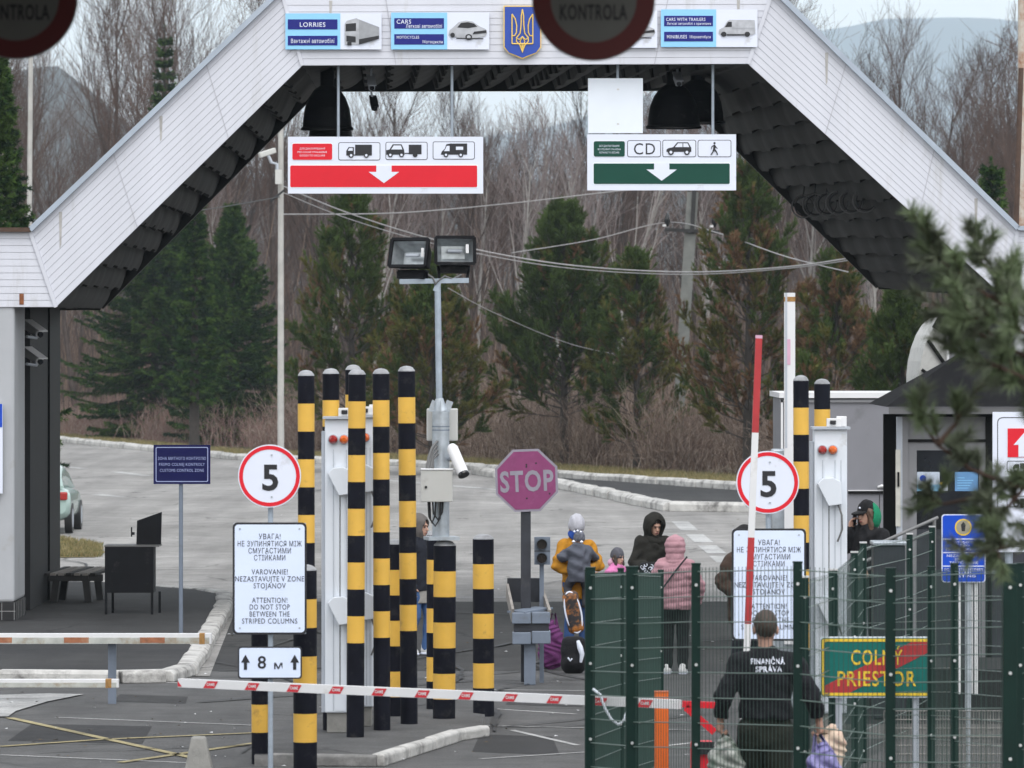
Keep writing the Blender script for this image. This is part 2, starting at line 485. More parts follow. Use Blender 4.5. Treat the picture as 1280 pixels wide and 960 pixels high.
def bare_tree_segments(h, seed, spread=1.0, depth=4, trunk_split=.35, bend=.1):
    rng = np.random.default_rng(seed)
    A = []; B = []; ra = []; rb = []; lv = []
    def grow(p, d, L, r, lev):
        ns = 5 if lev == 0 else 3
        q = p; dd = d
        pts = [p]
        for i in range(ns):
            dd = dd + rng.normal(0, bend * (.5 if lev == 0 else 1), 3) + np.array([0, 0, .05 if lev else .02]); dd /= np.linalg.norm(dd)
            e = q + dd * L / ns
            r1 = r * (1 - .75 * i / ns); r2 = r * (1 - .75 * (i + 1) / ns)
            A.append(q); B.append(e); ra.append(max(r1, .009)); rb.append(max(r2, .007)); lv.append(lev)
            q = e; pts.append(q)
        if lev >= depth: return
        nb = [11, 6, 5, 4, 3][lev]
        for k in range(nb):
            s = (trunk_split + (1 - trunk_split) * (k + rng.random()) / nb) if lev == 0 else .2 + .8 * (k + rng.random()) / nb
            f = min(s, .999) * ns; i = int(f); o = pts[i] + (pts[i + 1] - pts[i]) * (f - i)
            ax = pts[i + 1] - pts[i]; ax = ax / np.linalg.norm(ax)
            sw = rng.normal(0, 1, 3); sw -= ax * (sw @ ax); sw /= np.linalg.norm(sw)
            a = rng.uniform(.35, .75) * spread
            nd_ = ax * math.cos(a) + sw * math.sin(a) + np.array([0, 0, .18]); nd_ /= np.linalg.norm(nd_)
            fl = (.42 * (1.15 - s * .75) if lev == 0 else rng.uniform(.45, .7))
            grow(o, nd_, L * fl, r * (.42 if lev == 0 else .5) * (1.1 - .5 * s), lev + 1)
    d0 = np.array([rng.normal(0, .04), rng.normal(0, .04), 1.0]); d0 /= np.linalg.norm(d0)
    grow(np.zeros(3), d0, h, .0085 * h + .02, 0)
    return map(np.array, (A, B, ra, rb, lv))

def bare_tree(name, h, seed, trunk_m, twig_m, label, cat, group, **kw):
    """prototype standing at the origin, moved afterwards"""
    root = thing(name, (0, 0, 0), label, cat, group)
    A, B, ra, rb, lv = bare_tree_segments(h, seed, **kw)
    t = lv == 0
    V, Fq = segs_mesh(A[t], B[t], ra[t], rb[t], 6); np_mesh('trunk', V, Fq, 0, [trunk_m], root, True)
    V, Fq = segs_mesh(A[~t], B[~t], ra[~t], rb[~t], 3); mi = (np.repeat(lv[~t], 3) > 1).astype(int)
    np_mesh('crown', V, Fq, mi, [trunk_m, twig_m], root)
    return root

def shrub(name, h, w, n, seed, mats, label, cat, group, droop=.5, thick=.011):
    rng = np.random.default_rng(seed)
    root = thing(name, (0, 0, 0), label, cat, group)
    A = []; B = []; ra = []; rb = []
    for k in range(n):
        p = np.array([rng.normal(0, w * .22), rng.normal(0, w * .22), 0.0])
        az = rng.random() * 6.28; tilt = abs(rng.normal(0, .45))
        d = np.array([math.cos(az) * math.sin(tilt), math.sin(az) * math.sin(tilt), math.cos(tilt)])
        L = h * rng.uniform(.45, 1.2); ns = 6; q = p
        for i in range(ns):
            s = i / ns
            d = d + np.array([0, 0, -droop * s * tilt * .6]) + rng.normal(0, .09, 3); d /= np.linalg.norm(d)
            e = q + d * L / ns
            r = thick * (1 - .7 * s)
            A.append(q); B.append(e); ra.append(r); rb.append(r * .85)
            for _ in range(2 if i > 1 else 0):
                sd = rng.normal(0, 1, 3); sd[2] = abs(sd[2]) * .5; sd /= np.linalg.norm(sd)
                e2 = e + (d * .6 + sd * .7) * L * .14
                A.append(e); B.append(e2); ra.append(r * .6); rb.append(r * .4)
            q = e
    V, Fq = segs_mesh(A, B, ra, rb, 3)
    mi = rng.integers(0, len(mats), len(A)).repeat(3)
    np_mesh('stems', V, Fq, mi, mats, root)
    return root

# ------------------------------------------------------------------ palette
M = dict(
    siding=mat('white_siding', (.585, .595, .65), .5, .05, .8, dirt=(.43, .425, .42), dirt_amt=.16, dscale=1.1, stretch=(2.2, 1, .35)),
    groove=mat('siding_joint', (.44, .44, .48), .7),
    trim=mat('zinc_trim', (.36, .41, .48), .4, .1, 3, metal=.3),
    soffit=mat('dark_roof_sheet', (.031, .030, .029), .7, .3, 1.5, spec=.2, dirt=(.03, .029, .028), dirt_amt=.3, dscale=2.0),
    soffit_edge=mat('black_edge', (.012, .012, .012), .6),
    render_wall=mat('pale_render', (.40, .41, .43), .85, .05, 2, bump=.15, bscale=70, dirt=(.34, .33, .32), dirt_amt=.1),
    grey_wall=mat('grey_panel', (.20, .20, .21), .7, .1, 2),
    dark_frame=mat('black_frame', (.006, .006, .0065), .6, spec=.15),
    tile_black=mat('black_tile', (.02, .02, .022), .25, .2, 5),
    grout=mat('tile_joint', (.3, .3, .3), .8),
    black=mat('black_paint', (.006, .0062, .008), .55, .25, 5, spec=.15, dirt=(.05, .05, .05), dirt_amt=.12),
    col_black=mat('column_black', (.0065, .007, .0120), .65, .3, 4, spec=.10, rand=.15, dirt=(.030, .030, .031), dirt_amt=.22, dscale=6, bump=.08, bscale=40),
    col_yellow=mat('column_yellow', (.66, .385, .055), .5, .07, 4, rand=.07, dirt=(.36, .21, .05), dirt_amt=.07, dscale=7, bump=.05, bscale=40),
    concrete=mat('concrete', (.24, .235, .22), .9, .2, 6, bump=.3, dirt=(.14, .13, .12), dirt_amt=.35),
    cap_grey=mat('column_cap', (.28, .285, .30), .6, .15, 8, dirt=(.1, .1, .1), dirt_amt=.3),
    kerb=mat('painted_kerb', (.48, .47, .45), .9, .14, 5, bump=.5, bscale=18, dirt=(.11, .105, .10), dirt_amt=.42, dscale=2.6),
    kerb_dark=mat('worn_kerb', (.21, .205, .20), .9, .3, 5, bump=.5, bscale=18, dirt=(.10, .10, .095), dirt_amt=.6, dscale=2.6),
    white=mat('sign_white', (.70, .735, .84), .5, .02, 1.5, dirt=(.48, .48, .50), dirt_amt=.03),
    white_pale=mat('sign_blank', (.76, .81, .88), .5, .03, 3),
    white_paint=mat('white_paint', (.68, .68, .69), .5, .04, 3, dirt=(.45, .43, .40), dirt_amt=.08),
    cab_white=mat('cabinet_white', (.66, .70, .76), .4, .03, 2, dirt=(.45, .45, .44), dirt_amt=.05),
    cab_grey=mat('cabinet_grey', (.40, .43, .48), .45, .05, 2),
    box_grey=mat('box_grey', (.50, .50, .48), .5, .04, 3, dirt=(.35, .34, .32), dirt_amt=.08),
    galv=mat('galvanised', (.42, .46, .50), .42, .18, 9, metal=.55, dirt=(.28, .29, .30), dirt_amt=.2),
    galv_pole=mat('galvanised_pole', (.33, .38, .44), .5, .15, 9, metal=.3),
    red=mat('sign_red', (.66, .018, .032), .5, .05, 2, spec=.2),
    red_dark=mat('barrier_red', (.40, .025, .03), .45, .12, 5, dirt=(.25, .05, .05), dirt_amt=.1),
    red_tape=mat('tape_red', (.55, .02, .035), .4, .05),
    green_sign=mat('sign_green', (.008, .060, .042), .5, .05, spec=.2),
    navy=mat('sign_navy', (.018, .022, .19), .5, .05, spec=.2),
    navy_dark=mat('sign_dark_navy', (.006, .007, .060), .5, .08, spec=.15),
    navy_line=mat('sign_pale_line', (.30, .34, .55), .5),
    sky_blue=mat('sign_sky', (.26, .58, .85), .5, .03),
    blue=mat('sign_blue', (.008, .065, .50), .5, .06, spec=.2),
    emblem_blue=mat('emblem_blue', (.015, .06, .36), .45, .05),
    gold=mat('emblem_gold', (.80, .55, .12), .4, .05),
    gold_text=mat('sign_yellow', (.75, .52, .03), .5, .05),
    teal=mat('sign_teal', (.008, .135, .115), .55, .06, spec=.2),
    magenta=mat('faded_stop', (.21, .035, .125), .65, .08, 9, dirt=(.25, .06, .16), dirt_amt=.25, dscale=8),
    stop_grey=mat('faded_white', (.25, .23, .28), .6, .1, 9),
    ink=mat('ink', (.012, .012, .016), .5),
    rust=mat('rust', (.20, .07, .025), .85, .4, 12),
    gold_rust=mat('amber_band', (.32, .17, .05), .7, .3, 20),
    pink=mat('faded_pink', (.62, .36, .48), .5, .08),
    lens_red=mat('lens_red', (.30, .012, .010), .25, .2, 20, coat=.4),
    lens_amber=mat('lens_amber', (.62, .11, .010), .25, .2, 20, coat=.4),
    lens_dark=mat('lens_dark', (.018, .012, .010), .25),
    glass=mat('dark_glass', (.012, .013, .015), .08, .1, 2),
    steel_blue=mat('steel_grey_blue', (.15, .18, .23), .5, .15, 4, dirt=(.10, .10, .10), dirt_amt=.15),
    post_dark=mat('dark_post', (.022, .024, .032), .5, .3, 5, dirt=(.06, .06, .06), dirt_amt=.15),
    fence=mat('fence_green', (.0045, .021, .0165), .5, spec=.2, var=.15, scale=5),
    fence_bar_skylit=mat('fence_bar_skylit', (.12, .165, .145), .4, .1, 5),  # horizontal wires: sky light put into a paler green
    fence_wire=mat('fence_wire', (.018, .048, .038), .4, .15, 5),
    bolt=mat('bolt', (.6, .6, .6), .4, metal=.4),
    orange=mat('orange_post', (.72, .14, .012), .5, .06),
    cable=mat('cable', (.02, .02, .022), .5),
    cable_grey=mat('cable_grey', (.14, .14, .14), .6),
    wire_pale=mat('overhead_wire', (.30, .29, .29), .6),
    bark_dark=mat('bark_dark', (.040, .033, .028), .9, .3, 6),
    bark_red=mat('bark_red', (.075, .045, .032), .9, .3, 6),
    bark_grey=mat('bark_grey', (.064, .050, .045), .9, spec=.1, var=.25, scale=2, rand=.3),
    twig=mat('twig', (.088, .060, .050), .9, .2, 1, rand=.35, spec=.1),
    birch=mat('birch_bark', (.30, .285, .27), .8, .15, 6, dirt=(.12, .11, .1), dirt_amt=.3, dscale=2),
    birch_twig=mat('birch_twig', (.18, .145, .14), .9, .2),
    needle_spruce=mat('spruce_needle', (.018, .047, .009), .7, .4, 1.2, spec=.15),
    needle_spruce2=mat('spruce_needle_tip', (.055, .098, .020), .7, .4, 1.2, spec=.15),
    needle_spruce3=mat('spruce_needle_dark', (.012, .028, .012), .7, .3, 1.2, spec=.15),  # darkest of the three needle greens, dealt out at random
    needle_pine=mat('pine_needle', (.052, .082, .018), .65, .35, 1.5, spec=.15),
    needle_pine2=mat('pine_needle_olive', (.095, .092, .022), .65, .35, 1.5, spec=.15),
    needle_brown=mat('pine_needle_dry', (.145, .078, .034), .8, .35, 1.5),
    needle_near=mat('near_pine_needle', (.17, .22, .12), .6, .3, 3, spec=.2),
    needle_near2=mat('near_pine_needle_dull', (.16, .185, .125), .6, .3, 3, spec=.2),
    shrub_brown=mat('dry_stem', (.150, .105, .080), .9, .25, 1.5, rand=.2),
    shrub_pale=mat('pale_stem', (.28, .225, .185), .9, .25, 1.5, rand=.2),
    shrub_red=mat('red_stem', (.18, .105, .090), .9, .25, 1.5, rand=.2),
    dry_grass=mat('dry_grass', (.23, .18, .075), .9, .3, 2),
    wood_dark=mat('weathered_wood', (.018, .017, .017), .75, .4, 4, stretch=(2, 9, 2)),
    wood_edge=mat('pale_wood', (.24, .22, .20), .8, .3, 6),
)

# ------------------------------------------------------------------ camera, sun, sky
cam = bpy.data.cameras.new('camera'); co = bpy.data.objects.new('camera', cam); COL.objects.link(co)
co.location = (0, 0, CH); co.rotation_euler = (R(90), 0, 0)
cam.lens = 200; cam.sensor_width = 36; cam.sensor_fit = 'HORIZONTAL'
cam.shift_y = (HY - 480) / 1280
cam.clip_start = .5; cam.clip_end = 30000
cam.dof.use_dof = True; cam.dof.focus_distance = 70; cam.dof.aperture_fstop = 6.7
scene.camera = co

SUN_EL, SUN_AZ = 62.0, 166.0        # bright thin overcast, the sun veiled behind the camera
sd = bpy.data.lights.new('sun', 'SUN'); so = bpy.data.objects.new('sun', sd); COL.objects.link(so)
sd.energy = .5; sd.angle = R(50); sd.color = (1.0, .985, .965)
dirv = Vector((math.sin(R(SUN_AZ)) * math.cos(R(SUN_EL)), math.cos(R(SUN_AZ)) * math.cos(R(SUN_EL)), math.sin(R(SUN_EL))))
so.rotation_euler = dirv.to_track_quat('Z', 'Y').to_euler(); so.location = (0, 40, 60)

wd = bpy.data.worlds.new('World'); scene.world = wd; wd.use_nodes = True
nt = wd.node_tree; nt.nodes.clear()
wo = nt.nodes.new('ShaderNodeOutputWorld'); bg = nt.nodes.new('ShaderNodeBackground')
sk = nt.nodes.new('ShaderNodeTexSky'); sk.sky_type = 'NISHITA'; sk.sun_disc = False
sk.sun_elevation = R(SUN_EL); sk.sun_rotation = R(SUN_AZ); sk.air_density = 1.6; sk.dust_density = 1.6; sk.ozone_density = 1.0
hs = nt.nodes.new('ShaderNodeHueSaturation'); hs.inputs['Saturation'].default_value = .16
nt.links.new(sk.outputs[0], hs.inputs['Color']); nt.links.new(hs.outputs[0], bg.inputs['Color']); nt.links.new(bg.outputs[0], wo.inputs['Surface'])
bg.inputs['Strength'].default_value = .15
scene.view_settings.view_transform = 'Standard'; scene.view_settings.look = 'None'
scene.view_settings.exposure = 1.0; scene.view_settings.gamma = 1.0
scene.cycles.use_denoising = True
scene.cycles.max_bounces = 6; scene.cycles.diffuse_bounces = 3; scene.cycles.glossy_bounces = 3
scene.cycles.volume_bounces = 4; scene.cycles.transparent_max_bounces = 8

# ------------------------------------------------------------------ ground
asphalt = ground_mat('asphalt', (.078, .0775, .078), (.110, .1085, .1075), crack=.55, patch=.28, fine=.28, stain=(.047, .047, .049))
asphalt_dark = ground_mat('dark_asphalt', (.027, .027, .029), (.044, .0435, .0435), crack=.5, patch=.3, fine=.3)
pale_road = ground_mat('worn_concrete', (.215, .208, .199), (.300, .291, .280), crack=.6, patch=.3, fine=.3, stain=(.16, .155, .148))
earth = ground_mat('earth', (.075, .058, .036), (.11, .088, .052), crack=0, patch=.4, fine=.4, stain=(.07, .055, .04), rough=1)
grass_m = ground_mat('winter_grass', (.11, .098, .036), (.19, .155, .065), crack=0, patch=.45, fine=.45, stain=(.10, .075, .04), rough=1)

def flat(name, pts, z, m):
    V = [(x, y, z) for x, y in pts]
    mb = MB(); mb.raw(V, [tuple(range(len(V)))], m); o = mb.build(name)
    return struct(o)
def gxy(pl, z=0.0): return [G(a, b, z)[:2] for a, b in pl]

# terrain sheet: level round the crossing, climbing gently beneath the wood, out to the horizon
xs = np.concatenate([np.linspace(-3500, -130, 26), np.linspace(-120, 120, 41), np.linspace(130, 3500, 26)])
ys = np.concatenate([np.linspace(-80, 150, 8), np.linspace(160, 700, 50), np.linspace(740, 10400, 40)])
GX, GY = np.meshgrid(xs, ys)
def terrain_z(x, y):
    x = np.asarray(x, float); y = np.asarray(y, float)
    t = np.clip((y - 300) / 350, 0, 1)
    z = -.012 + 3.0 * t * t * (3 - 2 * t) * (1 + .25 * np.sin(x / 37 + 1)) - 40 * np.clip((y - 900) / 3000, 0, 1)
    return z
GZ = terrain_z(GX, GY)
n0, n1 = GX.shape
idx = np.arange(n0 * n1).reshape(n0, n1)
Q = np.stack([idx[:-1, :-1], idx[:-1, 1:], idx[1:, 1:], idx[1:, :-1]], -1).reshape(-1, 4)
struct(np_mesh('ground', np.stack([GX, GY, GZ], -1).reshape(-1, 3), Q, 0, [earth], smooth=True))

flat('road', [(-70, -60), (70, -60), (70, 68.2), (-70, 68.2)], 0.0, asphalt)
gate_asphalt = ground_mat('dark_shaded_asphalt', (.033, .033, .034), (.049, .0485, .048), crack=.5, patch=.3, fine=.3)  # dark asphalt with the shade around the gate worked into its colour
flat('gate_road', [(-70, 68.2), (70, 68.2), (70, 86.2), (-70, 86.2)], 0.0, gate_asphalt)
far_kerb_px = [(-330, 541), (-60, 547), (75, 552), (190, 564), (300, 575), (400, 579), (480, 581), (600, 588), (697, 597), (780, 602), (930, 613), (1000, 618), (1200, 632), (1500, 655)]
far_pts = gxy(far_kerb_px)
flat('concrete_road', [(-70, 86.2), (70, 86.2)] + far_pts[::-1], 0.0, pale_road)
# verge of winter grass behind the kerb
vg = far_pts + [(x * 1.04, y + 9 + 3 * math.sin(i)) for i, (x, y) in reversed(list(enumerate(far_pts)))]
flat('grass_verge', vg, .09, grass_m)
# dark side lane between the two kerbs on the right
side_kerb_px = [(598, 593), (650, 601), (697, 609), (722, 614), (760, 622), (800, 631), (840, 639), (930, 640), (1010, 643), (1200, 655), (1500, 680)]
side_pts = gxy(side_kerb_px)
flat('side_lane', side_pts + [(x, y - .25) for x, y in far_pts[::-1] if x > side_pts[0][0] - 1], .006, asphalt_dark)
# expansion joints across the concrete
for py in (712, 747):
    Y = gy(py); flat('road_joint', [(-20, Y), (20, Y), (20, Y + .09), (-20, Y + .09)], .004, M['groove'] if py == 747 else M['concrete'])
# worn crossing of the pale road: dashes
def stripe(pa, pb, w, m, z=.005, name='road_marking'):
    a = Vector(G(*pa)); b = Vector(G(*pb)); d = (b - a).normalized(); s = Vector((-d.y, d.x, 0)) * w / 2
    return flat(name, [(a - s)[:2], (b - s)[:2], (b + s)[:2], (a + s)[:2]], z, m)
paint_w = ground_mat('worn_white_paint', (.34, .34, .335), (.44, .44, .435), crack=.4, patch=.35, fine=.3, stain=(.12, .12, .12))
paint_y = ground_mat('worn_yellow_paint', (.30, .255, .14), (.37, .32, .18), crack=.4, patch=.3, fine=.3, stain=(.13, .12, .085))
for a, b in (((850, 652), (862, 663)), ((868, 668), (880, 678)), ((884, 682), (896, 692)), ((899, 695), (908, 703))): stripe(a, b, .36, paint_w)
for a, b in (((78, 583), (105, 586)), ((145, 590), (185, 595)), ((120, 618), (150, 621)), ((480, 600), (690, 618)), ((612, 594), (655, 600))):
    stripe(a, b, .35, paint_w)
for a, b, m in (((12, 898), (240, 948), paint_y), ((0, 934), (130, 925), paint_y), ((130, 925), (316, 917), paint_y), ((0, 944), (236, 954), paint_w),
                ((70, 897), (316, 907), paint_w), ((640, 913), (722, 932), paint_w), ((600, 907), (760, 911), paint_w), ((600, 949), (740, 940), paint_w),
                ((560, 862), (760, 864), paint_w), ((180, 852), (260, 856), paint_w), ((820, 912), (905, 914), paint_w), ((820, 934), (875, 928), paint_w),
                ((150, 954), (420, 915), paint_y), ((420, 915), (520, 905), paint_y), ((610, 886), (720, 893), paint_w)):
    stripe(a, b, .07 if m is paint_w else .10, m, .005 if m is paint_w else .0095)
flat('worn_patch', gxy([(-40, 871), (60, 868), (105, 869), (60, 878), (20, 890), (10, 897), (-60, 897)]), .0135, paint_w)

# repaired patches and sealed cracks
rp_ = random.Random(31)
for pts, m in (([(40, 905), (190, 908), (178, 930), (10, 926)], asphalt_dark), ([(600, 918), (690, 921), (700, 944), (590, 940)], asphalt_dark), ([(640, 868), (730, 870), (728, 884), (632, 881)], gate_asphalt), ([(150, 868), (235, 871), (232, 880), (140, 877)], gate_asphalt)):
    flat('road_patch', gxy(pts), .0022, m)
seal = mat('crack_seal', (.018, .018, .019), .7)
for k in range(26):
    py = rp_.uniform(600, 950); px = rp_.uniform(-60, 760); P = [G(px, py)]
    a = rp_.choice((0.1, 1.5)) + rp_.uniform(-.4, .4)
    mbc = MB()
    for i in range(14):
        a += rp_.uniform(-.5, .5) * .6; q = (P[-1][0] + .45 * math.cos(a), P[-1][1] + .9 * math.sin(a)); P.append((q[0], q[1], 0))
    w = rp_.uniform(.012, .03)
    for i, (u, v) in enumerate(zip(P[:-1], P[1:])):
        d = Vector((v[0] - u[0], v[1] - u[1], 0)).normalized(); s = Vector((-d.y, d.x, 0)) * w * (.5 + rp_.random())
        mbc.raw([(u[0] - s.x, u[1] - s.y, .0175), (v[0] - s.x, v[1] - s.y, .0175), (v[0] + s.x, v[1] + s.y, .0175), (u[0] + s.x, u[1] + s.y, .0175)], [(0, 1, 2, 3)], seal)
    struct(mbc.build('road_crack'))

# kerbs: one structure per run, laid from rough stones
def kerb_run(name, pts, w, hgt, m, seed, stone=1.0, z=0.0, rough=.03, closed=False):
    rng = random.Random(seed); mb = MB()
    P = [Vector((x, y, 0)) for x, y in pts]
    for a, b in zip(P[:-1], P[1:]):
        L = (b - a).length; n = max(1, round(L / stone)); d = (b - a).normalized(); s = Vector((-d.y, d.x, 0))
        for i in range(n):
            p = a + d * (i * L / n + .004); q = a + d * ((i + 1) * L / n - .004)
            jit = lambda k: rng.uniform(-k, k)
            o = jit(rough); h1 = hgt + jit(rough * .7); h2 = hgt + jit(rough * .7)
            ch = w * .16
            prof1 = [(-w / 2, 0), (w / 2, 0), (w / 2, h1 - ch), (w / 2 - ch, h1), (-w / 2 + ch, h1), (-w / 2, h1 - ch)]
            prof2 = [(-w / 2, 0), (w / 2, 0), (w / 2, h2 - ch), (w / 2 - ch, h2), (-w / 2 + ch, h2), (-w / 2, h2 - ch)]
            V = [p + s * (x + o) + Vector((0, 0, z + zz)) for x, zz in prof1] + [q + s * (x + o + jit(rough * .5)) + Vector((0, 0, z + zz)) for x, zz in prof2]
            mb.raw(V, [(0, 1, 2, 3, 4, 5)[::-1], (6, 7, 8, 9, 10, 11)] + [(k, (k + 1) % 6, (k + 1) % 6 + 6, k + 6) for k in range(6)], m)
    return struct(mb.build(name, bevel=.015))
kerb_run('far_kerb', far_pts, .4, .20, M['kerb'], 1, 1.6)
kerb_run('side_kerb', side_pts, .42, .22, M['kerb'], 2, 1.6, rough=.025)
# traffic island beneath the gate, left
isl_px = [(-240, 838), (0, 840), (150, 841), (205, 840), (232, 832), (247, 812), (262, 784), (281, 750), (278, 741), (255, 737), (200, 733), (130, 727), (-240, 722)]
isl = [G(a, b, .12)[:2] for a, b in isl_px]
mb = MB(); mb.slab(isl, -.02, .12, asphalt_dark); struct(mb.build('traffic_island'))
kerb_run('island_kerb', [(x, y) for x, y in isl[:10]], .26, .145, M['kerb'], 3, 1.0, rough=.015)
kerb_run('island_back_kerb', isl[9:], .16, .135, M['kerb'], 13, 1.2, rough=.015)
flat('gutter_strip', gxy([(244, 846), (262, 846), (296, 760), (290, 748)]), .007, pale_road)
# patch of grass behind the pillar, with its blades
gp = [(-120, 668), (60, 671), (118, 681), (132, 691), (118, 697), (-120, 700)]
flat('grass_patch', gxy(gp), .012, grass_m)
# island of the detector gate
ci_px = [(318, 944), (470, 945), (566, 915), (603, 909), (606, 893), (560, 887), (455, 893), (390, 905), (330, 924)]
ci = [G(a, b, .10)[:2] for a, b in ci_px]
mb = MB(); mb.slab(ci, -.02, .10, asphalt, M['kerb_dark']); struct(mb.build('detector_island'))
kerb_run('detector_kerb', [G(a, b, .1)[:2] for a, b in ((472, 945), (568, 914), (606, 908))], .14, .115, M['kerb'], 5, 1.1, rough=.01)
kerb_run('detector_front_kerb', [G(a, b, .1)[:2] for a, b in ((340, 943.5), (472, 945))], .12, .112, M['kerb_dark'], 6, 1.2, rough=.01)
stripe((345, 950), (470, 952), .09, paint_w, .0095)
# right hand island below booth and cabin
ri = [G(a, b, .14)[:2] for a, b in ((985, 905), (1500, 905), (1600, 770), (960, 770))]
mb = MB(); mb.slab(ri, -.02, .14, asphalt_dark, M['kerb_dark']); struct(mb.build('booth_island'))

# far hills
def ridge(name, pts, Y, depth, m, seed):
    rng = np.random.default_rng(seed)
    px = np.linspace(pts[0][0], pts[-1][0], 90)
    py = np.interp(px, [p[0] for p in pts], [p[1] for p in pts]) + np.cumsum(rng.normal(0, .5, 90)) * .5
    V = []; n = 10
    for j in range(n):
        t = j / (n - 1)
        yy = Y - depth * (1 - t)
        for a, b in zip(px, py):
            top = wz(b, Y); V.append(((a - 640) * Y / FPX, yy + rng.normal(0, depth * .02), -60 + (top + 60) * math.sin(t * math.pi / 2)))
    for a, b in zip(px, py): V.append(((a - 640) * Y / FPX, Y + depth, -60))
    idx = np.arange((n + 1) * 90).reshape(n + 1, 90)
    Q = np.stack([idx[:-1, :-1], idx[:-1, 1:], idx[1:, 1:], idx[1:, :-1]], -1).reshape(-1, 4)
    return struct(np_mesh(name, V, Q, 0, [m], smooth=True))
hill_m = ground_mat('wooded_hill', (.030, .036, .030), (.045, .045, .040), crack=0, patch=.3, fine=.1, rough=1)
ridge('hills', [(-900, 60), (-300, 120), (-60, 130), (40, 92), (80, 84), (130, 130), (200, 190), (330, 230), (480, 235), (700, 225), (900, 230), (1400, 240), (2200, 250)], 2600, 600, hill_m, 4)
ridge('far_hills', [(-1200, 190), (200, 230), (700, 160), (900, 90), (1000, 45), (1060, 37), (1100, 28), (1190, 25), (1240, 28), (1300, 31), (1500, 20), (2600, 90)], 9500, 700, hill_m, 5)

# air
mb = MB(); mb.box(-3600, 3600, -90, 10450, -95, 640, mat('x', (1, 1, 1)))
hz = mb.build('haze'); hz['kind'] = 'stuff'
hm = bpy.data.materials.new('haze_air'); hm.use_nodes = True; hm.node_tree.nodes.clear()
ho = hm.node_tree.nodes.new('ShaderNodeOutputMaterial'); hv = hm.node_tree.nodes.new('ShaderNodeVolumePrincipled')
hv.inputs['Color'].default_value = (.74, .88, 1.0, 1); hv.inputs['Density'].default_value = .00014; hv.inputs['Anisotropy'].default_value = .1
hm.node_tree.links.new(hv.outputs[0], ho.inputs['Volume'])
hz.data.materials.clear(); hz.data.materials.append(hm)

# ------------------------------------------------------------------ customs gate
GY0, GY1 = 78.0, 86.4
gate = thing('customs_gate', (0, GY0, 0), 'huge white clad roadside gate canopy spanning the road with slanted shoulders', 'gate canopy')
def fp(px, py): return (wx(px, GY0), wz(py, GY0))
segs = [  # outer-a, outer-b, inner-a, inner-b (photo pixels)
    ((-260, 290), (38, 290), (-260, 384), (70, 384)),
    ((38, 290), (352, -10), (70, 384), (378, 82)),
    ((352, -10), (966, -11), (378, 82), (935, 80)),
    ((966, -11), (1272, 288), (935, 80), (1257, 373)),
    ((1272, 288), (1560, 289), (1257, 373), (1560, 376)),
]
fas = MB(); NB = 11
for oa, ob, ia, ib in segs:
    oa, ob, ia, ib = (np.array(fp(*p)) for p in (oa, ob, ia, ib))
    for k in range(NB):
        t0 = k / NB; t1 = (k + 1) / NB
        g = .004 / (NB * .09)
        q = [ia + (oa - ia) * (t0 + g * 1.0), ib + (ob - ib) * (t0 + g), ib + (ob - ib) * t1, ia + (oa - ia) * t1]
        V = [(q[0][0], GY0 - .002, q[0][1]), (q[1][0], GY0 - .002, q[1][1]), (q[2][0], GY0 + .002, q[2][1]), (q[3][0], GY0 + .002, q[3][1]),
             (q[0][0], GY0 + .012, q[0][1]), (q[1][0], GY0 + .012, q[1][1])]
        fas.raw(V, [(0, 1, 2, 3), (4, 5, 1, 0)], M['siding'])
    fas.raw([(p[0], GY0 + .013, p[1]) for p in (ia, ib, ob, oa)], [(0, 1, 2, 3)], M['groove'])
fas.build('fascia', gate)
# mitre strips between the boards
for (a, b) in (((38, 290), (70, 384)), ((352, -10), (378, 82)), ((966, -11), (935, 80)), ((1272, 288), (1257, 373))):
    p = fp(*a); q = fp(*b); mt = MB(); mt.bar((p[0], GY0 - .012, p[1]), (q[0], GY0 - .012, q[1]), .022, .05, M['siding'], up=(1, 0, 0.3)); mt.build('mitre_strip', gate)
for i_, tt in ((0, .55), (1, .33), (1, .70), (2, .21), (2, .79), (3, .30), (3, .66), (4, .5)):
    oa, ob, ia, ib = (np.array(fp(*p)) for p in segs[i_]); p = ia + (ib - ia) * tt; q = oa + (ob - oa) * tt
    jn = MB(); jn.bar((p[0], GY0 - .004, p[1]), (q[0], GY0 - .004, q[1]), .010, .006, M['groove'], up=(0, 1, 0)); jn.build('panel_joint', gate)
for i_, tt, L_ in ((1, .12, .5), (1, .52, .35), (3, .22, .45), (3, .83, .5), (0, .7, .3), (2, .1, .25), (2, .93, .3), (4, .3, .4)):
    oa, ob = (np.array(fp(*p)) for p in segs[i_][:2]); p = oa + (ob - oa) * tt - np.array([0, .12])
    jn = MB(); jn.prism([(p[0] - .012, p[1] - L_), (p[0] + .010, p[1] - L_ * .9), (p[0] + .022, p[1]), (p[0] - .022, p[1])], GY0 - .0045, GY0 - .0032, mat('drip_stain', (.40, .385, .37), .7, .2, 9)); jn.build('drip_stain', gate)
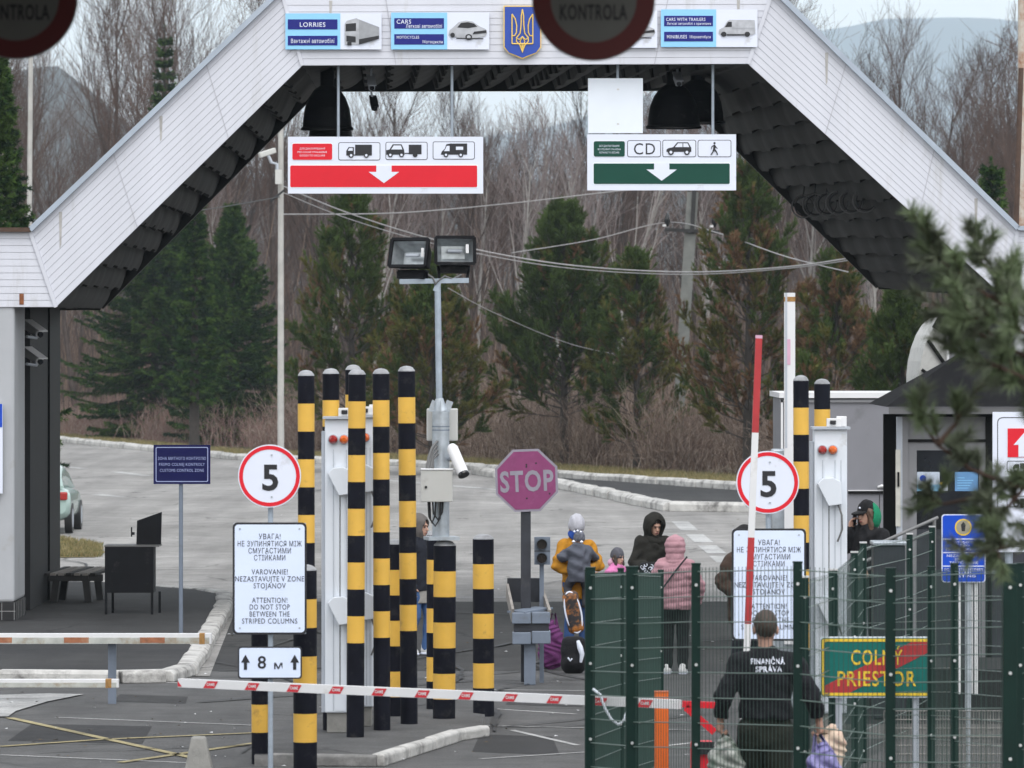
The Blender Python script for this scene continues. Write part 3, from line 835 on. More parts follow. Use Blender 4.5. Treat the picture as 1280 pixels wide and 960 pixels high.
# shell of the roof: outer skin and far fascia
outer = [fp(*s[0]) for s in segs] + [fp(*segs[-1][1])]
inner = [fp(*s[2]) for s in segs] + [fp(*segs[-1][3])]
rear = [(wx(a, GY1), wz(b, GY1)) for a, b in ((-180, 388), (126, 386), (397, 113), (846, 112), (1098, 360), (1500, 362))]
rf = MB()
for i in range(5):
    a, b = outer[i], outer[i + 1]
    rf.raw([(a[0], GY0 + .014, a[1]), (b[0], GY0 + .014, b[1]), (b[0], GY1, b[1]), (a[0], GY1, a[1])], [(0, 1, 2, 3)], M['trim'])
    c, d = rear[i], rear[i + 1]
    rf.raw([(a[0], GY1 + .03, a[1]), (b[0], GY1 + .03, b[1]), (d[0], GY1 + .03, d[1]), (c[0], GY1 + .03, c[1])], [(3, 2, 1, 0)], M['soffit_edge'])
rf.build('roof', gate)
# soffit of stepped dark metal tiles seen from below
sf = MB()
for i in range(5):
    a, b = np.array(inner[i]), np.array(inner[i + 1]); ra_, rb_ = np.array(rear[i]), np.array(rear[i + 1])
    L = np.linalg.norm(b - a); d = (b - a) / L; nrm = np.array([-d[1], d[0]])
    if nrm[1] < 0: nrm = -nrm
    rows = 300 if L > 5 else 160
    nu = int(L / .045); nv = 60
    V = []
    for u in range(nu + 1):
        s = u * L / nu
        for v in range(nv + 1):
            y = GY0 + .02 + (GY1 - GY0) * v / nv
            st = ((s if i < 3 else L - s) / .40 + .07 * math.sin(2 * math.pi * y / 2.1 + s)) % 1.0
            yo = (y / .55 + (0.5 if int(s / .42) % 2 else 0))
            dz = .19 * st ** 1.8 + .008 * math.sin(2 * math.pi * y / 1.05 + 1) + (.003 if ((y + .3 * (int(s / .4) % 2)) / .62) % 1 < .09 else 0)
            w_ = v / nv
            p = (a + (b - a) * s / L) * (1 - w_) + (ra_ + (rb_ - ra_) * s / L) * w_ + nrm * (dz * min(1, 8 * min(s, L - s) / L + .05))
            V.append((p[0], y, p[1]))
    idx = np.arange((nu + 1) * (nv + 1)).reshape(nu + 1, nv + 1)
    Q = np.stack([idx[:-1, :-1], idx[:-1, 1:], idx[1:, 1:], idx[1:, :-1]], -1).reshape(-1, 4)
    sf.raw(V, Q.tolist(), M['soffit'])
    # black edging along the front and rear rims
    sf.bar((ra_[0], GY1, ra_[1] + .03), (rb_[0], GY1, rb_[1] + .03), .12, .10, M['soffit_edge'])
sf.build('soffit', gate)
# zinc gutter along the slanted top edges
for a, b in (((38, 290), (352, -10)), ((966, -11), (1272, 288))):
    p = fp(*a); q = fp(*b)
    gt = MB(); gt.bar((p[0], GY0 - .03, p[1] + .03), (q[0], GY0 - .03, q[1] + .03), .12, .07, M['trim'], up=(0, 0, 1)); gt.build('gutter', gate)
gt = MB(); gt.bar((fp(-260, 290)[0], GY0 - .03, fp(0, 290)[1] + .03), (fp(38, 290)[0], GY0 - .03, fp(38, 290)[1] + .03), .12, .06, M['bark_red']); gt.build('gutter', gate)
gt = MB(); gt.bar((fp(1272, 288)[0], GY0 - .03, fp(0, 288)[1] + .03), (fp(1560, 288)[0], GY0 - .03, fp(0, 288)[1] + .03), .12, .06, M['trim'])
gt.build('gutter', gate)
rs = MB(); p = fp(27, 378); rs.box(p[0] - .03, p[0] + .03, GY0 - .0085, GY0 - .004, p[1] - .03, p[1] + .12, M['rust']); rs.build('rust_stain', gate)
# pillars
ztop = fp(0, 384)[1] + .05; XL = wx(18, GY0)
pl = MB()
pl.box(XL - 3.2, XL, GY0 + .02, 79.7, .37, ztop, M['render_wall'])
pl.build('pillar', gate, bevel=.04)
pl = MB()
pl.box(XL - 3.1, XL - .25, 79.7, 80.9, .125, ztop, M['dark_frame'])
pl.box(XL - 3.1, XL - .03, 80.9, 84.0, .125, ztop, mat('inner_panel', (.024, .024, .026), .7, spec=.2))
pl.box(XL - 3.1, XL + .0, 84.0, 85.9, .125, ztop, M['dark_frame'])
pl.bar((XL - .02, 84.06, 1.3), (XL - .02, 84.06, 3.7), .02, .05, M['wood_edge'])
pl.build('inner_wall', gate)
pt = MB()
pt.box(XL - 3.22, XL + .012, GY0 + .005, 79.705, .125, .37, M['tile_black'])
for k in range(18):
    x = XL - k * .17
    pt.box(x - .006, x, GY0 + .002, GY0 + .006, .125, .37, M['grout'])
pt.box(XL - 3.22, XL + .013, GY0 + .001, GY0 + .0055, .245, .252, M['grout'])
for y in (78.25, 78.5, 78.75, 79.0, 79.25, 79.5): pt.box(XL + .0115, XL + .0135, y, y + .01, .125, .37, M['grout'])
pt.build('tile_plinth', gate)
XR = wx(1268, GY0)
pr = MB(); pr.box(XR, XR + 3.2, GY0 + .02, 79.7, .15, ztop, M['render_wall']); pr.build('pillar', gate, bevel=.04)
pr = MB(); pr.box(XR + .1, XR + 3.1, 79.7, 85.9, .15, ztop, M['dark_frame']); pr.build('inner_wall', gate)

# cable coils hung on the soffit, right side
def coil(px, py, i):
    Y = 84.4 - i * .75
    c = thing('cable_coil', W(px, py, Y), 'black cable coil hanging from the dark soffit at the right', 'cable', 'cable coils under the gate roof')
    mb = MB(); x, y, z = W(px, py, Y)
    for j in range(2):
        r = .17 - .03 * j
        mb.tube([(x + r * math.sin(t) + .02 * j, y + .03 * j, z + r * math.cos(t)) for t in np.linspace(0, 6.2, 18)], .013, M['cable_grey'] if j == 0 else M['cable'], 6)
    mb.tube([(x, y, z + .15), (x + .02, y + .02, z + .34)], .012, M['cable'], 6)
    mb.build('loop', c)
for i, px in enumerate((1004, 1018, 1033, 1047, 1064, 1081)): coil(px, 258 - 1.5 * i, i)

# ------------------------------------------------------------------ boards on the fascia
BY = GY0 - .035
def bx(px): return wx(px, GY0)
def bz(py): return wz(py, GY0)
def panel(mb, x0, x1, y0, y1, m, dep, th=.004):
    """x,y photo pixels on the fascia plane; dep = distance in front of the board back"""
    mb.box(bx(x0), bx(x1), BY - dep - th, BY - dep, bz(y1), bz(y0), m)
PIC = {
    'truck': [([(0, 0), (0, .78), (.06, .9), (.34, 1), (.42, .95), (.42, .0)], 'w'), ([(.03, .5), (.03, .78), (.33, .82), (.33, .52)], 'k'), ([(.05, .12), (.05, .34), (.32, .30), (.32, .08)], 'k'),
              ([(.42, .12), (.42, .95), (1, .66), (1, .28)], 'g'), ([(.42, .0), (.42, .2), (1, .34), (1, .22)], 'k'), ([(.08, -.03), (.08, .1), (.2, .1), (.2, -.03)], 'k')],
    'car': [([(0, .25), (.02, .5), (.1, .62), (.26, .92), (.45, 1), (.62, .95), (.8, .7), (.97, .55), (1, .35), (.95, .18), (.6, .05), (.2, .12)], 'w'),
            ([(.22, .64), (.32, .88), (.5, .92), (.66, .84), (.74, .68), (.5, .6)], 'k'), ([(.62, .28), (.66, .42), (.98, .5), (.98, .36)], 'k'), (circ(.52, .14, .09, 14, 0, .16), 'k'), (circ(.52, .14, .05, 12, 0, .09), 'w'), (circ(.1, .24, .06, 12, 0, .13), 'k'), ([(.2, .04), (.2, .10), (.9, .08), (.9, .02)], 'k')],
    'van': [([(0, .18), (.02, .42), (.14, .55), (.24, .92), (.3, 1), (.98, .98), (1, .18), (.9, .1), (.1, .08)], 'w'), ([(.17, .56), (.26, .88), (.36, .88), (.36, .58)], 'k'), (circ(.14, .14, .075, 14, 0, .15), 'k'), (circ(.78, .14, .075, 14, 0, .15), 'k'),
            ([(.36, .5), (.36, .52), (.98, .52), (.98, .5)], 'g'), ([(.5, .18), (.5, .93), (.505, .93), (.505, .18)], 'g'), ([(.22, .06), (.22, .14), (.70, .14), (.70, .06)], 'k')],
}
PM = {'w': mat('print_silver', (.42, .43, .46), .5, .2, 8), 'k': M['ink'], 'g': mat('print_grey', (.30, .31, .33), .5, .15, 8)}
def picture(mb, name, x0, y0, x1, y1):
    for i, (poly, k) in enumerate(PIC[name]):
        pts = [(bx(x0 + (x1 - x0) * u), bz(y1 - (y1 - y0) * v)) for u, v in poly]
        a = sum(pts[j][0] * pts[(j + 1) % len(pts)][1] - pts[(j + 1) % len(pts)][0] * pts[j][1] for j in range(len(pts)))
        if a < 0: pts = pts[::-1]
        mb.prism(pts, BY - .030 - .003 * i, BY - .028 - .003 * i, PM[k])
def board(x0, x1, y0, y1, split, bands, pic, picbox, label, group='vehicle class boards on the gate'):
    t = thing('direction_board', (bx((x0 + x1) / 2), BY, bz(y1)), label, 'board', group)
    b = MB(); b.box(bx(x0), bx(x1), BY - .02, BY, bz(y1), bz(y0), M['white'])
    picture(b, pic, *picbox); b.build('picture_panel', t)
    s = MB(); panel(s, x0, split, y0, y1, M['sky_blue'], .0225)
    for (a, c, d, e, texts) in bands:
        panel(s, a, c, d, e, M['navy'], .0275)
        for (tx, xc, yc, h, w) in texts:
            s.text(tx, bx(xc), bz(yc), h / 91.2, BY - .0335, M['white'], width=w / 91.2, bold=.006)
    s.build('lettered_panel', t)
board(357, 477, 17, 62, 425.5, [(360, 422, 24.5, 37, [('LORRIES', 391, 31, 5.6, 32)]), (360, 422, 45, 57, [('Вантажні автомобілі', 391, 51.5, 5.0, 54)])],
      'truck', (431, 23, 474, 56), 'blue and white board reading LORRIES with a truck picture')
board(489, 611.5, 16, 62, 559, [(493, 555, 23, 36, [('CARS', 505, 27.3, 5.2, 18), ('Легкові автомобілі', 530, 33, 4.4, 45)]), (493, 555, 43, 56, [('MOTOCYCLES', 510, 46.8, 3.4, 28), ('Мотоцикли', 541, 52.6, 3.8, 25)])],
      'car', (561, 26, 609, 50), 'blue and white board reading CARS and MOTOCYCLES left of the shield')
board(697, 821.5, 13.5, 60, 767, [(701, 763, 21, 34, [('CARS', 713, 25.3, 5.2, 18), ('Легкові автомобілі', 738, 31, 4.4, 45)]), (701, 763, 41, 54, [('MOTOCYCLES', 718, 44.8, 3.4, 28), ('Мотоцикли', 749, 50.6, 3.8, 25)])],
      'car', (771, 26, 819, 49), 'board with a white car picture mostly hidden behind the dark round sign')
board(826, 946.5, 12, 59, 895, [(830, 891, 20, 33, [('CARS WITH TRAILERS', 857, 24.5, 4.0, 49), ('Легкові автомобілі з причепами', 861, 29.8, 3.0, 55)]), (830, 891, 40, 52, [('MINIBUSES', 846, 46.2, 4.2, 25), ('Мікроавтобуси', 875, 46.4, 3.4, 26)])],
      'van', (898, 25, 944, 46), 'blue and white board reading CARS WITH TRAILERS with a white van picture')

# national shield with the trident
sh = thing('coat_of_arms', (bx(653), BY, bz(74)), 'blue shield with a golden trident in the middle of the fascia', 'shield')
def shield(k):
    x0, x1, y0, yb, yt = 629.5 + k, 676.5 - k, 7.5 + k, 61.5 - k * .6, 74 - k
    pts = [(x0, y0), (x0, yb - 2), (636, 67 - k * .8), (645, 70.5 - k * .9), (653, yt), (661, 70.5 - k * .9), (670, 67 - k * .8), (x1, yb - 2), (x1, y0)]
    return [(bx(a), bz(b)) for a, b in pts]
e = MB(); e.prism(shield(0), BY - .03, BY, M['gold']); e.prism(shield(1.3), BY - .034, BY - .0305, M['emblem_blue']); e.build('shield_plate', sh)
tr = MB()
def stroke(pts, w, z=BY - .04):
    tr.tube([(bx(a), z, bz(b)) for a, b in pts], w / 91.2 / 2, M['gold'], 6)
stroke([(653, 12), (651.6, 20), (651.3, 32), (650.2, 42), (646, 47), (645.5, 52), (650, 57), (653, 65)], 1.7)
stroke([(653, 12), (654.4, 20), (654.7, 32), (655.8, 42), (660, 47), (660.5, 52), (656, 57), (653, 65)], 1.7)
stroke([(640, 18), (640, 55)], 1.7); stroke([(666, 18), (666, 55)], 1.7)
stroke([(640, 18), (644, 24), (645.8, 32), (645.6, 41), (643.5, 45), (640.5, 45)], 1.7)
stroke([(666, 18), (662, 24), (660.2, 32), (660.4, 41), (662.5, 45), (665.5, 45)], 1.7)
stroke([(640, 55), (666, 55)], 1.8)
stroke([(645, 47), (649, 50), (653, 46), (657, 50), (661, 47)], 1.5)
stroke([(653, 46), (650, 52), (653, 62), (656, 52), (653, 46)], 1.4)
stroke([(653, 55), (653, 66)], 1.5)
tr.build('trident', sh)

# ------------------------------------------------------------------ lane signs hanging from the soffit
SY = 78.28
def sx(px): return wx(px, SY)
def sz(py): return wz(py, SY)
SP = FPX / SY
def lane_sign(x0, x1, y0, y1, name_label, colour, note, picts, bar, arrow, rods):
    t = thing('lane_sign', (sx((x0 + x1) / 2), SY, sz(y1)), name_label, 'lane sign', 'lane signs under the gate')
    b = MB(); b.box(sx(x0), sx(x1), SY - .04, SY, sz(y1), sz(y0), M['white'])
    def rr(a, c, d, e, r, y, m, m2=None):
        b.prism(rrect(sx(a), sx(c), sz(e), sz(d), r / SP), y - .003, y, m)
        if m2: b.prism(rrect(sx(a + .8), sx(c - .8), sz(e - .8), sz(d + .8), (r - .6) / SP), y - .0065, y - .0035, m2)
    fy = SY - .0405
    (a, c, d, e, lines) = note
    rr(a, c, d, e, 2.5, fy, M['white_pale']); rr(a + .6, c - .6, d + .6, e - .6, 2.2, fy - .0035, colour)
    for i, tx in enumerate(lines):
        b.text(tx, sx((a + c) / 2), sz(d + (e - d) * (.32 + .2 * i)), 2.3 / SP, fy - .0075, M['white'], width=(c - a) * (.62, .72, .62)[i] / SP)
    for (a, c, d, e) in picts: rr(a, c, d, e, 2.5, fy, M['ink'], M['white'])
    (a, c, d, e) = bar
    rr(a, c, d, e, 2, fy, M['white_pale']); rr(a + 1, c - 1, d + 1, e - 1, 1.6, fy - .0035, colour)
    xc, yt, yb, hw = arrow
    b.prism([(sx(xc), sz(yb)), (sx(xc + hw), sz(yb - 14)), (sx(xc + hw / 2), sz(yb - 14)), (sx(xc + hw / 2), sz(yt)), (sx(xc - hw / 2), sz(yt)), (sx(xc - hw / 2), sz(yb - 14)), (sx(xc - hw), sz(yb - 14))], fy - .0105, fy - .0075, M['white'])
    b.build('sign_face', t)
    return t, fy
def ink(b, poly, ox, oy, k, m=None, y=0):
    pts = [(sx(ox + u * k), sz(oy - v * k)) for u, v in poly]
    a = sum(pts[j][0] * pts[(j + 1) % len(pts)][1] - pts[(j + 1) % len(pts)][0] * pts[j][1] for j in range(len(pts)))
    if a < 0: pts = pts[::-1]
    b.prism(pts, SY - .0515 - y * .003, SY - .0495 - y * .003, m or M['ink'])
def wheel(b, ox, oy, u, v, r, k):
    ink(b, circ(u, v, r, 16), ox, oy, k, None, 2); ink(b, circ(u, v, r * .5, 14), ox, oy, k, M['white'], 3)
t, fy = lane_sign(360, 604, 171, 242, 'white hanging lane sign with a red bar and lorry pictograms', M['red'],
    (365, 416, 179, 200.5, ('ДЛЯ ДЕКЛАРУВАННЯ', 'PRE COLNÉ VYHLÁSENIE', 'GOODS TO DECLARE')), [(423, 475.5, 178, 200.5), (482, 534.5, 177.5, 200), (541, 593.5, 177, 199.5)], (362, 597.5, 206, 235), (480, 207, 229, 19), None)
b = MB()
ox, oy, k = 433, 196.5, 1.0
ink(b, [(11, 3), (11, 15.5), (32, 15.5), (32, 3)], ox, oy, k); ink(b, [(0, 2.5), (0, 8), (3, 12.5), (9.5, 12.5), (9.5, 2.5)], ox, oy, k); ink(b, [(1.8, 8), (3.8, 11.3), (8, 11.3), (8, 8)], ox, oy, k, M['white'], 1); ink(b, [(0, 2), (0, 3.2), (32, 3.2), (32, 2)], ox, oy, k, None, 1)
wheel(b, ox, oy, 6, 2.2, 3.2, k); wheel(b, ox, oy, 25, 2.2, 3.2, k)
b.build('pictogram', t); b = MB()
ox, oy = 483, 196
ink(b, [(0, 2.5), (0, 8), (4, 9), (8, 15.5), (19, 15.5), (22, 9), (23, 2.5)], ox, oy, k); ink(b, [(6, 9), (9.2, 14), (18.2, 14), (20, 9)], ox, oy, k, M['white'], 1); ink(b, [(23, 3.5), (23, 4.8), (29, 4.8), (29, 3.5)], ox, oy, k); ink(b, [(28, 3), (28, 15), (44, 15), (44, 3)], ox, oy, k)
wheel(b, ox, oy, 5, 2.2, 3.0, k); wheel(b, ox, oy, 19, 2.2, 3.0, k); ink(b, circ(36, 2.2, 3, 16), ox, oy, k, None, 2)
b.build('pictogram', t); b = MB()
ox, oy = 551, 196
ink(b, [(0, 2.5), (1, 6), (5, 10), (7, 15.5), (12, 16.5), (33, 16.5), (33, 2.5)], ox, oy, k); ink(b, [(4, 7), (6, 10), (7.5, 13.5), (11, 13.5), (11, 7)], ox, oy, k, M['white'], 1); ink(b, [(19, 8.5), (19, 12.5), (28, 12.5), (28, 8.5)], ox, oy, k, M['white'], 1)
wheel(b, ox, oy, 6.5, 2.2, 3.0, k); wheel(b, ox, oy, 25, 2.2, 3.0, k)
b.build('pictogram', t)
def rods(t, pxs, y1):
    for px in pxs:
        r_ = MB(); z1 = inner[2][1] + .08
        r_.tube([(sx(px), SY - .02, sz(y1) - .02), (sx(px), SY - .02, z1)], .021, M['galv_pole'], 8); r_.build('hanger_rod', t)
rods(t, (423, 565), 171)
t, fy = lane_sign(734, 920, 168, 238, 'white hanging lane sign with a dark green bar and letters CD', M['green_sign'],
    (741.5, 781.5, 176, 196.5, ('БЕЗ ДЕКЛАРУВАННЯ', 'BEZ COLNÉHO VYHLÁSENIA', 'NOTHING TO DECLARE')), [(784, 826, 175.5, 196.5), (828, 870, 175, 196.5), (872, 914, 175, 196.5)], (741, 913, 203.5, 231), (827, 203.5, 226, 19), None)
b = MB()
b.text('CD', sx(805.5), sz(186), 14.2 / SP, SY - .05, M['ink'], width=26.5 / SP, bold=.0)
b.build('pictogram', t); b = MB()
ox, oy = 833, 193
ink(b, [(0, 3), (0, 6), (2, 7.5), (8.5, 9), (13.5, 15), (27, 15), (31, 8), (31, 3)], ox, oy, k); ink(b, [(10.5, 9), (14.5, 13.7), (20, 13.7), (20, 9)], ox, oy, k, M['white'], 1); ink(b, [(21, 9), (21, 13.7), (26.2, 13.7), (28.5, 9)], ox, oy, k, M['white'], 1)
wheel(b, ox, oy, 5.5, 2.6, 3.6, k); wheel(b, ox, oy, 25.5, 2.6, 3.6, k)
b.build('pictogram', t); b = MB()
ox, oy = 888, 194
ink(b, circ(5, 15, 1.4, 12), ox, oy, k); ink(b, [(3.2, 7.4), (3.6, 12.8), (5.4, 13.2), (7, 10.6), (9, 8.4), (8.4, 7.8), (6.2, 9.4), (5.8, 7.2)], ox, oy, k)
ink(b, [(3.4, 12.4), (1, 10.6), (.5, 7.4), (1.3, 7.3), (1.9, 10), (3.6, 11.2)], ox, oy, k, None, 1); ink(b, [(3.2, 7.6), (5.8, 7.6), (8.2, 4), (9.4, .2), (8.2, 0), (7, 3.2), (4.6, 5.6), (3.4, 3.2), (1, 0), (-.2, .6), (2, 3.6)], ox, oy, k, None, 2)
b.build('pictogram', t)
rods(t, (891,), 168)
bl = thing('blank_panel', (sx(769), SY, sz(167)), 'blank pale square panel hanging above the green lane sign', 'panel')
b = MB(); b.box(sx(735), sx(803.5), SY - .045, SY - .015, sz(166.5), sz(98), M['white_pale'])
for py in (112, 155): b.box(sx(771), sx(774), SY - .049, SY - .0455, sz(py + 1), sz(py - 1), M['bolt'])
b.build('plate', bl); rods(bl, (772,), 98)

# dome lamps under the soffit
def dome_lamp(px, py, r_px, Y, label):
    s = FPX / Y; r = r_px / s; c = W(px, py, Y)
    t = thing('dome_lamp', c, label, 'lamp', 'black dome lamps under the gate')
    b = MB(); b.lathe([(r * 1.06, -.03), (r * 1.06, 0), (r * .99, .02), (r * .97, .12), (r * .90, .28), (r * .74, .43), (r * .52, .54), (r * .28, .60), (r * .28, .62)], c, M['black'], 28)
    b.lathe([(r * .97, -.01), (r * .5, .03), (.0, .03)], c, M['lens_dark'], 24); b.build('shade', t)
    zt = inner[2][1]
    b = MB(); b.lathe([(r * .28, .60), (r * .28, .95), (.08, .97), (.08, max(1.0, zt - c[2]))], c, M['black'], 16); b.build('neck', t)
dome_lamp(409, 160, 31, 80.5, 'black dome lamp behind the left hanger rod of the red sign')
dome_lamp(413, 171, 27, 84.0, 'second black dome lamp peeping out below another at the left')
dome_lamp(842, 158, 33, 80.8, 'black dome lamp right of the blank pale panel')
dome_lamp(872, 152, 33, 82.5, 'largest looking black dome lamp behind the right rod of the green sign')
# cameras under the beam
def cctv(name_label, c, aim, s=1.0, m=None, cat='camera', stem=None, group=None):
    t = thing('security_camera', c, name_label, cat, group)
    a = Vector(c); d = Vector(aim).normalized()
    b = MB(); b.bar(a - d * .2 * s, a + d * .2 * s, .12 * s, .12 * s, m or M['white_paint']); b.build('housing', t, bevel=.02 * s)
    b = MB(); u = d.cross(Vector((0, 0, 1))); u.normalize(); up = u.cross(d)
    b.bar(a - d * .22 * s + up * .075 * s, a + d * .28 * s + up * .075 * s, .15 * s, .02 * s, m or M['white_paint']); b.build('sunshade', t)
    b = MB(); b.tube([a + d * .2 * s, a + d * .23 * s], .045 * s, M['glass'], 12); b.build('lens', t)
    if stem is not None:
        b = MB(); b.tube([a - d * .1 * s, Vector(stem[0]) if len(stem) > 1 else Vector(stem[-1]), Vector(stem[-1])], .022 * s, M['cab_grey'], 8); b.build('bracket', t)
    return t
zt = inner[2][1]
c = W(464, 104, 79.2); cctv('white camera under the beam between the left lamp and rod', c, (.1, -1, -.5), .75, M['cab_grey'], stem=[(c[0], c[1] + .1, c[2] + .2), (c[0], c[1] + .1, zt + .05)])
c = W(467, 130, 79.2); cctv('small dark camera hanging below the camera by the left lamp', c, (.15, -1, -.55), .7, M['black'], stem=[(c[0] - .05, c[1] + .1, c[2] + .25), (c[0] - .05, c[1] + .1, c[2] + .35)])
c = W(847, 100, 79.3); cctv('silver camera under the beam above the right dome lamps', c, (.1, -1, -.4), .75, M['cab_grey'], stem=[(c[0], c[1] + .1, c[2] + .2), (c[0], c[1] + .1, zt + .05)])
for py, lab in ((412, 'upper of two white cameras on the left pillar'), (446, 'lower of two white cameras on the left pillar')):
    c = W(42, py, 80.6); cctv(lab, c, (.55, -.8, -.35), .95, stem=[(XL + .1, 80.4, c[2] - .12), (XL - .02, 80.2, c[2] - .10)])
b = MB(); nb = thing('notice_board', (wx(-20, 77.9), 77.9, wz(617, 77.9)), 'blue and white notice board at the left edge on the pillar', 'notice')
b.box(wx(-42, 77.9), wx(3, 77.9), 77.93, 77.97, wz(617, 77.9), wz(505, 77.9), M['white']); b.box(wx(-42, 77.9), wx(2.5, 77.9), 77.924, 77.929, wz(534, 77.9), wz(505, 77.9), M['blue']); b.build('plate', nb)

# ------------------------------------------------------------------ roof over the near lane, from which the round signs hang
NY = 27.5; ns = FPX / NY
nr = thing('lane_roof', (0, 10, 0), 'broad flat roof over the near lane just above the picture', 'roof')
b = MB(); b.box(-16, 1.35, -34, 29.0, 6.2, 6.7, M['grey_wall']); b.build('slab', nr)
b = MB(); b.box(-16, 1.35, -6.3, -6, 0, 6.2, M['grey_wall']); b.build('rear_wall', nr)  # unseen wall, added to keep sky light off the round signs
for x in (-9.5, -4.5):
    b = MB(); b.box(x - .25, x + .25, 12, 12.5, .0, 6.2, M['render_wall']); b.build('column', nr)
def stop_disc(px, py, dia_px, label, line1):
    r = dia_px / ns / 2; x, y, z = W(px, py, NY)
    t = thing('control_sign', (x, y, z - r), label, 'round sign', 'round signs above the near lane')
    f = MB(); f.prism(circ(x, z, r, 64), y, y + .03, mat('sign_back', (.25, .25, .25))); f.ring(circ(x, z, r * .985, 64), circ(x, z, r * .70, 64), y - .003, mat('round_sign_red_shaded', (.10, .009, .009), .5)); f.prism(circ(x, z, r * .705, 64), y - .002, y - .001, mat('round_sign_face_shaded', (.125, .125, .115), .6))  # face and rim darkened, the shade under the roof is in their colours
    f.text(line1, x, wz(15, NY), .072, y - .004, M['ink'], width=.325, bold=.02)
    f.build('disc', t)
    for s in (-.12, .12):
        h = MB(); h.tube([(x + s, y + .05, z + r * .5), (x + s, y + .05, 6.2)], .012, M['cable'], 6); h.build('hanger', t)
stop_disc(742, -1, 154, 'dark blurred round sign with red rim over the top middle of the fascia', 'KONTROLA')
stop_disc(20, -3, 154, 'dark blurred round sign with red rim in the top left corner', 'KONTROLA')

# ------------------------------------------------------------------ striped columns
BAND = .262
def column(px, base_py, h, dia_px, label, name='striped_column', group='black and yellow striped columns'):
    x, Y, _ = G(px, base_py); s = FPX / Y; r = dia_px / s / 2
    t = thing(name, (x, Y, 0), label, 'column', group)
    b = MB(); n = int(h / BAND); zs = [h - BAND * i for i in range(n)]
    cols = [i % 2 == 0 for i in range(n)]; zs.append(0.0)
    if not cols[-1]: cols[-1] = True
    if h > 3: cols[-2] = cols[-1] = True
    prof = [(r, z) for z in zs[::-1]]
    b.lathe(prof, (x, Y, 0), [M['col_black'] if c else M['col_yellow'] for c in cols[::-1]], 28); b.build('shaft', t)
    q_ = random.Random(px); t.rotation_euler = (q_.uniform(-.006, .006), q_.uniform(-.006, .006), q_.uniform(0, 6))
    c = MB(); c.lathe([(r, h), (r * .96, h + .012), (r * .7, h + .04), (r * .35, h + .052), (0, h + .056)], (x, Y, 0), M['cap_grey'], 28); c.build('cap', t)
    return t
TALL = 3.64; SHORT = 1.87
for px, py, h, d, lab in (
    (383.5, 953, TALL, 21, 'tall black and yellow column, leftmost of the tall ones, behind the white warning board'),
    (414, 925, TALL, 21, 'tall striped column standing just behind the left white cabinet'),
    (444, 934, TALL, 22, 'tall striped column in front of the two white cabinets'),
    (441, 896, 3.66, 20, 'tall striped column hidden behind the front one, only its tip showing'),
    (477.5, 925, TALL, 21, 'tall striped column right beside the narrow strip of second white cabinet'),
    (511.5, 917, TALL + .02, 21.5, 'tall striped column on the left of the floodlight mast'),
    (1002.5, 936, 3.58, 19.5, 'tall striped column between the round speed sign and the right cabinet'),
    (1028.5, 905, 3.52, 20, 'tall striped column rising behind the right white cabinet')):
    column(px, py, h, d, lab)
for px, py, h, d, lab in (
    (555, 910, SHORT, 28, 'thick short striped bollard carrying the floodlight mast'),
    (604.5, 895, SHORT, 26.5, 'short striped bollard standing alone left of the STOP sign'),
    (381.5, 968, SHORT, 29.5, 'thick short striped bollard at the front beside the speed sign pole'),
    (325, 955, SHORT, 21, 'thin short striped bollard left of the speed sign pole'),
    (494, 907, SHORT, 21, 'short striped bollard squeezed between two tall columns'),
    (543, 886, SHORT, 20, 'short striped bollard mostly hidden behind the one with the mast')):
    column(px, py, h, d, lab, 'striped_bollard')

